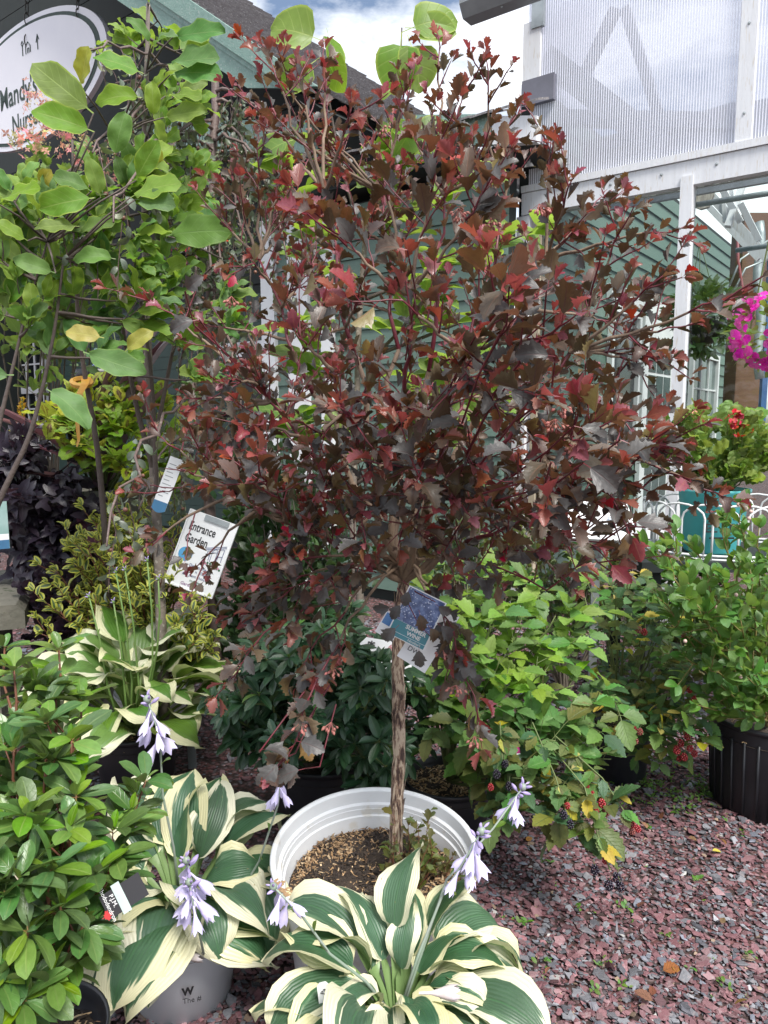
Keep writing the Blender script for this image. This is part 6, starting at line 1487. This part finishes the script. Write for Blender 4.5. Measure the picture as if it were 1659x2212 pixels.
for (x0, y0, x1, y1, d) in ((60, 180, 90, 260, 2.5), (125, 215, 85, 240, 2.5), (150, 200, 110, 260, 2.5), (10, 290, 70, 310, 2.45), (60, 270, 110, 320, 2.5), (130, 290, 190, 320, 2.6), (260, 290, 230, 350, 2.7), (190, 300, 160, 350, 2.6), (290, 345, 250, 380, 2.7)):
    A_, B_ = at(x1, y1, d), at(x0, y0, d); ax = (A_ - B_); lv = []
    for k in range(80):
        u_ = r.random() ** .7; c_ = B_.lerp(A_, u_); rad = rvec(r); p_ = c_ + rad * (.018 + .036 * u_)
        big = r.random() < .28
        lv.append((('floret', 0), lm(p_, rad.orthogonal(), rad, r.uniform(.012, .018) if big else r.uniform(.003, .006)), 'petal_pink' if big and r.random() < .8 else 'petal_cream'))
    pn = bpy.data.objects.new('panicle', None); col.objects.link(pn); pn.parent = HY; pn.matrix_basis = WINV[HY.name]; WINV[pn.name] = Matrix()
    foliage(pn, lv, 0, rest='florets')

# ---------------------------------------------------------------- planter group, left: urn, coleus, vine, cordyline
UR = at(230, 1330, 3.75); URx, URy = UR.x, UR.y
urn = thing('stone_urn', 'weathered grey stone urn planter behind the variegated weigela', 'planter', (URx, URy, 0))
zt_ = at(230, 1050, 3.7).z
MB().lathe([(.0, .02), (.17, 0), (.18, .05), (.13, .10), (.15, .16), (.24, .28), (.27, .42), (.265, zt_ - .22), (.25, zt_ - .16), (.29, zt_ - .12), (.30, zt_ - .06), (.29, zt_), (.25, zt_), (.24, zt_ - .06), (.0, zt_ - .06)], 40, Matrix.Translation((URx, URy, 0))).build('bowl', STONE, urn, smooth=True)
r = random.Random(112)
def co(r, age, pos): return 'coleus', ('coleus' if pos.x < -1.35 or r.random() < .35 else 'coleus_lime')
tg = [at(*p) for p in ((150, 870, 3.3), (110, 900, 3.2), (200, 840, 3.4), (260, 850, 3.4), (310, 860, 3.5), (360, 880, 3.5), (400, 910, 3.5), (240, 920, 3.3), (300, 940, 3.3), (350, 980, 3.3), (390, 1010, 3.3), (280, 1010, 3.25), (230, 990, 3.25), (330, 1040, 3.25), (160, 920, 3.2), (410, 960, 3.4), (270, 890, 3.35), (180, 960, 3.2))]
shrub('coleus', 'coleus with lime and cream leaves splashed burgundy, in the stone urn', 'plant', (URx, URy, 0), zt_ - .1, tg, co, 17, stem=GSTEM, nmax=200, ntw=3, twl=(.06, .12), t0=.5, step=.04, ll=(.075, .125), upb=.15, nup=.9, face=.35, nrand=.3)
def vi(r, age, pos): return 'vine', 'vine'
tg = blob(r, 22, 110, 1080, 160, 130, 3.35, .25) + [at(*p) for p in ((60, 960, 3.3), (180, 970, 3.3), (20, 1000, 3.3), (230, 1100, 3.3), (120, 1290, 3.3), (150, 1230, 3.3), (60, 1200, 3.3), (200, 1180, 3.3))]
shrub('sweet_potato_vine', 'blackish purple sweet potato vine spilling down left of the stone urn', 'plant', (URx - .35, URy - .1, 0), zt_ - .15, tg, vi, 18, stem=mat('dark_vine_stem', (.03, .015, .02), .6), nmax=250, ntw=5, twl=(.08, .2), t0=.25, step=.035, ll=(.06, .1), upb=.1, nup=.6, face=.5, nrand=.5, lift=.1, weep=.2)
CO = thing('cordyline', 'cordyline with broad purple and rust red strap leaves above the coleus', 'plant', (URx, URy + .05, 0))
lv = []; o_ = Vector((URx + .02, URy + .05, zt_ - .05))
for (x, y, L_, wd) in ((215, 690, .75, 2.6), (235, 700, .72, 2.2), (250, 695, .7, 2.6), (160, 690, .75, 2.2), (20, 800, .9, .8), (60, 780, .8, .8), (100, 860, .7, 1), (330, 800, .7, 1), (280, 780, .7, 1), (10, 960, .8, 1), (150, 1130, .5, 2.4), (60, 830, .8, .8)):
    T_ = at(x, y, 3.3 if y < 1000 else 3.0); m_ = lm(o_, T_ - o_, Vector((0, -.4, 1)), (T_ - o_).length * 1.05); m_[:, 0] *= wd; lv.append((('strap', r.randrange(3)), m_, 'cordyl'))
foliage(CO, lv, 40)
# yellow flower spikes
YS = thing('yellow_flower_spikes', 'two small golden flower spikes in front of the store window, far left', 'flower', at(60, 1000, 3.6))
for x, y, h in ((48, 860, 60), (22, 930, 50)):
    lv = []
    for k in range(70):
        u_ = r.random(); p_ = at(x + r.uniform(-12, 12) * (1 - .6 * u_), y + h * (1 - u_), 3.6); lv.append((('floret', 0), lm(p_, rvec(r), rvec(r), .012), 'petal_yellow'))
    MB().tube([at(x, y, 3.6), at(x + 2, y + 160, 3.6)], .004, 5).build('stem', GSTEM, YS)
    foliage(YS, lv, 0, rest='blossoms')
# stone bench end at the left edge
SBn = thing('stone_bench', 'rounded grey stone bench end at the left edge', 'bench', at(0, 1340, 3.0))
bp_ = [(0, 0), (.0, .05), (.02, .085), (.06, .105), (.12, .11), (.2, .11), (.2, .0)]
o_ = at(52, 1305, 3.0); mb = MB(); dirv = Vector((-.35, .94, 0)); sdv = Vector((-.94, -.35, 0))
vs = [o_ + sdv * a - UP * .11 + UP * b_ for a, b_ in bp_]; v2 = [p + dirv * .7 - sdv * .03 for p in vs]
ex_ = sdv * .5
mb.prism([o_ - UP * .1, o_ - UP * .03, o_ + sdv * .03, o_ + sdv * .5, o_ + sdv * .5 - UP * .1], dirv * .8)
mb.build('seat', STONE, SBn)
MB().box(o_ + sdv * .12 + dirv * .1 - UP * (o_.z), sdv * .25, dirv * .5, UP * (o_.z - .1)).build('leg', STONE, SBn)
# a second dark red heuchera below the urn
def he(r, age, pos): return 'round', 'vine'
c_ = at(120, 1290, 3.2)
shrub('dark_heuchera', 'low blackish red leafy plant below the stone urn', 'plant', (c_.x, c_.y, 0), .25, blob(r, 14, 120, 1270, 60, 50, 3.2, .12), he, 19, stem=mat('dark_vine_stem', (.03, .015, .02), .6), nmax=80, ntw=3, twl=(.04, .1), step=.03, ll=(.04, .06))
# hanging baskets of blue and red flowers in the porch, and geraniums
def basket(name, label, cx, cy, rx, ry, d, petal, leaf, nfl, nlf, fs, ls, hook, group=None, leafk='round', seed=1, bowl=True, nmaxf=40):
    r = random.Random(seed); c_ = at(cx, cy, d); root = thing(name, label, 'flower basket', c_, group)
    k = d / FPX
    if bowl:
        MB().lathe([(.001, -.18), (.08, -.17), (.14, -.05), (.16, 0), (.15, 0), (.001, -.04)], 20, Matrix.Translation(c_)).build('bowl', BLACKP, root, smooth=True)
    for q in range(3):
        if hook: MB().tube([c_ + Vector((.13 * math.cos(q * 2.1), .13 * math.sin(q * 2.1), 0)), at(hook[0], hook[1], d)], .003, 5).build('hanger', GSTEM, root)
    lv = []
    for i in range(nlf):
        v = rvec(r); p_ = c_ + Vector((v.x * rx * k, v.y * rx * k * .7, v.z * ry * k)) * r.uniform(.5, 1)
        lv.append(((leafk, r.randrange(NV[leafk])), lm(p_, v + UP * .3, UP * .6 + v * .5 + rvec(r) * .3, r.uniform(*ls)), leaf))
    foliage(root, lv, 120)
    lv = []
    for i in range(nfl):
        v = rvec(r); v.y = -abs(v.y); p_ = c_ + Vector((v.x * rx * k, v.y * rx * k * .75, v.z * ry * k)) * r.uniform(.8, 1.08)
        for q in range(5):
            o = v.orthogonal().normalized(); o2 = v.cross(o); a = 1.2566 * q
            lv.append((('round', r.randrange(4)), lm(p_, o * math.cos(a) + o2 * math.sin(a) + v * .25, v, fs * r.uniform(.8, 1.1)), petal))
    foliage(root, lv, nmaxf, name='petal', rest='petals')
    return root
leafmat('basket_leaf', (.06, .13, .04), (.09, .16, .06), vein=(.14, .2, .08), rough=.5, var=.6, hue=.04, trans=.25, tcol=(.3, .45, .05))
basket('red_geranium_basket', 'red geraniums hanging in the dark porch behind the crabapple', 440, 545, 90, 50, 4.2, 'petal_red', 'basket_leaf', 34, 120, .020, (.04, .06), (430, 380), seed=21)
basket('blue_lobelia_basket', 'small blue flowered basket hanging in the porch, left', 215, 800, 55, 60, 4.6, 'petal_blue', 'basket_leaf', 26, 160, .009, (.02, .03), (225, 600), seed=22)
basket('petunia_basket', 'bright magenta petunias hanging in at the right edge', 1692, 715, 115, 95, 2.6, 'petal_mag', 'geran', 46, 170, .034, (.03, .05), (1690, 380), seed=23, nmaxf=160, bowl=False, leafk='blueb')
basket('green_hanging_basket', 'trailing green plant in a hanging basket inside the greenhouse', 1515, 690, 75, 75, 5.2, 'petal_white', 'basket_leaf', 9, 330, .012, (.05, .09), (1512, 520), seed=24, leafk='vine')
MB()
# geranium in the turquoise bucket behind white wire edging ------------------------------
BKT = at(1535, 1190, 3.75)
bk_ = thing('turquoise_bucket', 'turquoise flower bucket with dark lettering behind white wire hoops', 'bucket', (BKT.x, BKT.y, BKT.z))
hB = at(1535, 1055, 3.7).z - BKT.z
MB().lathe([(.001, .004), (.125, 0), (.13, .01), (.165, hB - .02), (.172, hB - .012), (.172, hB), (.163, hB), (.158, hB - .02), (.13, hB * .6), (.001, hB * .6)], 40, Matrix.Translation(BKT)).build('bucket', TURQ, bk_, smooth=True)
fmB = frame(BKT + Vector((-.06, -.152, 0)), (1, .0, 0), (0, .1, 1))
for s_, xx, zz, sz in (('H', .02, .215, .045), ('ET', .115, .19, .04), ('EL', -.01, .135, .06), ('EI', .10, .135, .06), ('Y', .07, .165, .025)):
    text('lettering', s_, sz, fmB @ Matrix.Translation((xx, zz, .012)), BLACKINK, bk_, bold=.001)
MB().box(fmB @ Vector((-.02, .085, .016)), Vector((.12, .0, 0)), Vector((0, .004, 0)), UP * .008).build('printed_bar', BLACKINK, bk_)
stn = thing('display_stand', 'low dark display bench under the turquoise bucket', 'stand', (BKT.x, BKT.y + .1, 0))
MB().box((BKT.x - .45, BKT.y - .3, BKT.z - .05), (1.2, 0, 0), (0, .7, 0), (0, 0, .048)).build('top', DARKWOOD, stn)
for dx, dy in ((-.4, -.25), (.65, -.25), (-.4, .3), (.65, .3)):
    MB().box((BKT.x + dx, BKT.y + dy, 0), (.06, 0, 0), (0, .06, 0), (0, 0, BKT.z - .05)).build('leg', DARKWOOD, stn)
def ge(r, age, pos): return 'round', 'geran'
r = random.Random(113); tg = blob(r, 22, 1555, 970, 95, 85, 3.65, .2) + [at(*p) for p in ((1440, 950, 3.7), (1490, 960, 3.6), (1420, 960, 3.8), (1640, 940, 3.7), (1650, 980, 3.7), (1500, 910, 3.7))]
GE, _ = shrub('potted_geranium', 'yellow green geranium with red flower heads in the turquoise bucket', 'plant', (BKT.x, BKT.y, 0), BKT.z + hB * .6, tg, ge, 25, stem=GSTEM, nmax=220, ntw=3, twl=(.05, .1), t0=.4, step=.028, ll=(.055, .085), upb=.3, nup=.8, face=.45, nrand=.35)
for x, y, c_, n in ((1588, 905, 'petal_red', 30), (1605, 930, 'petal_red', 8), (1510, 893, 'petal_pink', 7)):
    lv = []; p0 = at(x, y, 3.5)
    for i in range(n):
        v = rvec(r); lv.append((('round', r.randrange(4)), lm(p0 + v * .028, v.orthogonal() + v * .4, v, .024), c_))
    foliage(GE, lv, 0, rest='flower_head')
    MB().tube([p0, p0 - UP * .12 + Vector((.02, .05, 0))], .002, 4).build('flower_stalk', GSTEM, GE)
we = thing('wire_edging', 'white wire edging of interlaced hoops round the turquoise bucket', 'edging', (BKT.x, BKT.y - .3, BKT.z))
rad_ = .36; cc = Vector((BKT.x + .12, BKT.y + .02, BKT.z - .0)); nH = 18
for k in range(nH):
    a0 = 6.2832 * k / nH; a1 = a0 + 6.2832 / nH * 1.75; pts = []
    P = lambda a, z: cc + Vector((rad_ * 1.25 * math.cos(a), rad_ * .85 * math.sin(a), z))
    hz = .24
    pts = [P(a0, 0), P(a0, hz * .5), P(a0, hz * .8)] + [P((a0 + a1) / 2 - (a1 - a0) / 2 * math.cos(math.pi * i / 8), hz * .8 + .07 * math.sin(math.pi * i / 8)) for i in range(1, 8)] + [P(a1, hz * .8), P(a1, hz * .5), P(a1, 0)]
    MB().tube(pts, .0055, 6).build('hoop', WIREW, we, smooth=True)
for z in (.0, .018): MB().tube([P(6.2832 * i / 40, z) for i in range(40)], .006, 6, closed=True).build('rail', WIREW, we, smooth=True)
# second stretch of edging to its right
# white tilted sign on a stake ------------------------------------------------------------
sgn = thing('tilted_white_sign', 'tilted white plastic bed sign half hidden by the ninebark, right', 'sign', (at(1295, 1180, 3.3).x, at(1295, 1180, 3.3).y, 0))
q4 = [at(1202, 1160, 3.25), at(1388, 1170, 3.25), at(1352, 1083, 3.4), at(1222, 1083, 3.4)]
MB().prism(q4, Vector((0, .02, -.02))).build('board', CARD, sgn)
fs = frame((q4[0] + q4[1] + q4[2] + q4[3]) / 4, q4[1] - q4[0], q4[3] - q4[0])
text('lettering', 'C', .05, fs @ Matrix.Translation((-.03, -.01, .012)), mat('slate_print', (.2, .25, .32), .5), sgn)
text('lettering', 'F', .05, fs @ Matrix.Translation((.05, -.01, .012)), mat('slate_print', (.2, .25, .32), .5), sgn)
tp_ = at(1290, 1165, 3.33); MB().box((tp_.x - .018, tp_.y, 0), (.036, 0, 0), (0, .012, 0), (0, 0, tp_.z)).build('stake', METAL, sgn)
# "Entrance Garden" sign --------------------------------------------------------------------
es = thing('entrance_garden_sign', 'white Entrance Garden sign with printed text, tilted on a metal stake', 'sign', (at(400, 1290, 3.04).x, at(400, 1290, 3.04).y, 0))
eo, Me = card(es, 435, 1196, 3.0, .172, .262, R(-20), name='board', tiltv=(.05, -1, .12), th=.012, sc=1.2)
for (bx, by, bw_, bh_) in ((-.086, -.131, .004, .262), (.082, -.131, .004, .262), (-.082, -.131, .164, .004)):
    MB().box((bx, by, .0004), (bw_, 0, 0), (0, bh_, 0), (0, 0, .006)).build('rim', CARD, es, M=Me)
MB().box((-.03, .112, .0004), (.085, 0, 0), (0, .018, 0), (0, 0, .006)).build('clip', METAL, es, M=Me)
text('lettering', 'Entrance', .042, Me @ Matrix.Translation((-.07, .078, .001)), BLACKINK, es, ax='LEFT', sx=.62, shear=-.0, bold=.0006)
text('lettering', 'Garden', .042, Me @ Matrix.Translation((-.07, .036, .001)), BLACKINK, es, ax='LEFT', sx=.62, bold=.0006)
mb = MB(); mb.lathe([(.024, 0), (.001, .0004)], 24, Matrix.Translation((-.05, -.018, .0005))); mb.build('blue_disc', mat('blue_disc', (.10, .38, .68), .4), es, M=Me)
dm = mat('drawing_ink', (.10, .12, .26), .5); mb = MB()
for pts in (((.01, .035), (.075, .062)), ((.012, .03), (.077, .057)), ((.02, -.005), (.02, .028), (.03, .032), (.03, -.002)), ((.036, -.004), (.036, .034), (.044, .042), (.052, .040), (.052, .0)), ((.058, .0), (.058, .044), (.072, .05), (.072, .004)), ((.02, .012), (.03, .015)), ((.058, .02), (.072, .024)), ((.036, .028), (.052, .032))):
    mb.tube([(x - .002, y - .012, .001) for x, y in pts], .0011, 4)
mb.build('line_drawing', dm, es, M=Me)
mb = MB()
for k in range(22): mb.add([(.012 + .003 * k + .004 * math.cos(a) , -.028 + .006 * math.sin(k * 2.3) + .0045 * math.sin(a), .0009 + k * .00001) for a in [6.2832 * i / 6 for i in range(6)]], [tuple(range(6))]); mb.m = (mb.m + 1) % 3
mb.build('printed_flowers', [mat('dk_green_print', (.05, .16, .08), .5), mat('pink_print', (.6, .25, .35), .5), CARD], es, M=Me, kind='stuff')
for k, (s_, sz, m_, xx) in enumerate((('Design the', .014, 'a', .0), ('2000 x 2005', .015, 'a', .0), ('and plant choice', .013, 'a', .0), ('included', .013, 'b', .01), ('Garden Plan', .015, 'c', .0))):
    text('lettering', s_, sz, Me @ Matrix.Translation((xx + .005, -.048 - .0165 * k, .001)), {'a': dm, 'b': mat('dk_green_print', (.05, .16, .08), .5), 'c': mat('plum_print', (.25, .06, .25), .5)}[m_], es)
tp_ = at(400, 1285, 3.04); MB().box((tp_.x - .017, tp_.y + .02, 0), (.034, 0, 0), (0, .006, 0), (0, 0, tp_.z + .05)).build('stake', METAL, es)
# nursery label lying behind the stem -----------------------------------------------------
nl = thing('nursery_label', 'white printed nursery label lying in the dark rhododendron behind the stem', 'label', at(830, 1425, 2.2))
no, Mn = card(nl, 832, 1424, 2.3, .17, .115, R(-9), name='card', tiltv=(0, -1, .35))
text('lettering', "MANDY'S SPRING", .014, Mn @ Matrix.Translation((.005, .005, .001)), mat('maroon_print', (.2, .06, .06), .5), no)
text('lettering', "N U R S E R Y", .007, Mn @ Matrix.Translation((.005, -.008, .001)), BLACKINK, no)
text('lettering', "ril", .036, Mn @ Matrix.Translation((-.01, -.026, .001)), BLACKINK, no, bold=.002)
text('lettering', "es", .022, Mn @ Matrix.Translation((.02, -.048, .001)), BLACKINK, no, bold=.001)
text('lettering', "nic", .02, Mn @ Matrix.Translation((-.05, .042, .001)), BLACKINK, no, bold=.001)
MB().lathe([(.02, 0), (.001, .0004)], 20, Mn @ Matrix.Translation((.022, .03, .0006))).build('red_roundel', mat('red_roundel', (.42, .10, .12), .45, c2=(.6, .5, .5), scale=90, amt=.2), no)
# the clear plastic tag at the left edge
lt2 = thing('hanging_tag', 'clear and blue plastic plant tag at the left edge', 'label', at(5, 1160, 2.5))
o2, M3 = card(lt2, 0, 1135, 2.5, .055, .16, R(5), name='card', m=mat('pale_tag', (.30, .42, .40), .3, c2=(.2, .33, .3), scale=12))
flat('blue_band', o2, M3, -.0275, -.08, .0275, -.05, mat('blue_print2', (.05, .18, .34), .4))
flat('white_band', o2, M3, -.0275, -.05, .0275, -.03, CARD)

# ---------------------------------------------------------------- on the gravel
r = random.Random(114)
lv = []
def sprig(p, n, s, mk='weed'):
    for i in range(n):
        d = rvec(r); d.z = abs(d.z) * .7 + .15; lv.append((('blueb', r.randrange(4)), lm(p + Vector((r.uniform(-1, 1), r.uniform(-1, 1), 0)) * s * .8, d, UP + rvec(r) * .4, s * r.uniform(.6, 1.2)), mk))
for x, y, n, s in ((1345, 1960, 6, .02), (1230, 1790, 10, .03), (1270, 1830, 8, .022), (1180, 1860, 5, .018), (1300, 2080, 8, .02), (1500, 1900, 6, .018), (1560, 2130, 7, .02), (1400, 1790, 8, .018), (1290, 2140, 5, .02), (1350, 2130, 6, .016), (1490, 2090, 5, .014), (1130, 1990, 7, .02), (1600, 1800, 5, .016), (1440, 2020, 5, .014), (1250, 1960, 5, .016), (250, 2080, 8, .03), (1170, 2080, 5, .018), (1620, 2060, 4, .016)):
    sprig(gnd(x, y, .012), n, s)
for i in range(110):
    x = r.uniform(1330, 1620); y = 1690 + (x - 1330) * .12 + r.gauss(0, 26); sprig(gnd(x, y, .012), 4, .017)
for i in range(40): sprig(gnd(r.uniform(1380, 1560), r.uniform(1640, 1720), .012), 4, .016)
for i in range(30): sprig(gnd(r.uniform(880, 1659), r.uniform(1800, 2200), .012), 3, .008)
def loose(name, lv, nm):
    mks = sorted({l[2] for l in lv})
    e = thing('tmp', '', ''); foliage(e, lv, 0, rest=name)
    o = e.children[0] if e.children else None
    o.parent = None; o.matrix_basis = Matrix(); n_ = e; bpy.data.objects.remove(n_)
    o['kind'] = 'stuff'; return o
loose('weeds', lv, 'weed')
dl = None
for i in range(26):
    x, y = (r.uniform(1080, 1640), r.uniform(1760, 2200)) if i < 17 else (r.uniform(190, 420), r.uniform(1960, 2190))
    p = gnd(x, y, .02); t_ = ('saw', r.randrange(5)); me = leaf_mesh(t_, 'deadleaf')
    M = lm(p, Vector((r.uniform(-1, 1), r.uniform(-1, 1), .15)), UP + rvec(r) * .5, r.uniform(.025, .05)); M = Matrix([list(M[0]), list(M[1]), list(M[2]), [0, 0, 0, 1]])
    o = bpy.data.objects.new('fallen_leaf', me); col.objects.link(o); o.matrix_basis = M
    tag(o, 'dry brown fallen leaf lying on the gravel', 'leaf', 'dry leaves scattered over the gravel')
p = gnd(1538, 1838, .02); M = lm(p, (1, .2, .1), UP, .035); M = Matrix([list(M[0]), list(M[1]), list(M[2]), [0, 0, 0, 1]])
o = bpy.data.objects.new('fallen_leaf', leaf_mesh(('blueb', 0), 'yellowbit')); col.objects.link(o); o.matrix_basis = M
tag(o, 'single bright yellow leaf lying on the gravel, right', 'leaf')
for k, (x, y, d, rz, lab) in enumerate(((290, 1790, 1.62, .6, 'pale spent hosta blossom caught on the rhododendron twig'), (375, 2068, 1.68, .05, 'pale spent hosta blossom lying on a left hosta leaf'), (905, 2145, 1.25, 0, 'withered hosta blossom lying on a front hosta leaf'))):
    M = Matrix.Translation(at(x, y, d)) @ Matrix.Rotation(R(-90) + rz, 4, 'Y') @ Matrix.Rotation(R(90), 4, 'X')
    M = Matrix.Translation(at(x, y, d)) @ Matrix.Rotation(rz, 4, 'Y').inverted() @ Matrix.Rotation(-1.57, 4, 'Z')
    o = bpy.data.objects.new('spent_blossom', bpy.data.meshes['flower'].copy()); o.data.materials[0] = mat('faded_petal', (.62, .57, .62), .6, c2=(.5, .42, .34), scale=40)
    col.objects.link(o); o.matrix_basis = M @ Matrix.Scale(1.25, 4); tag(o, lab, 'flower')
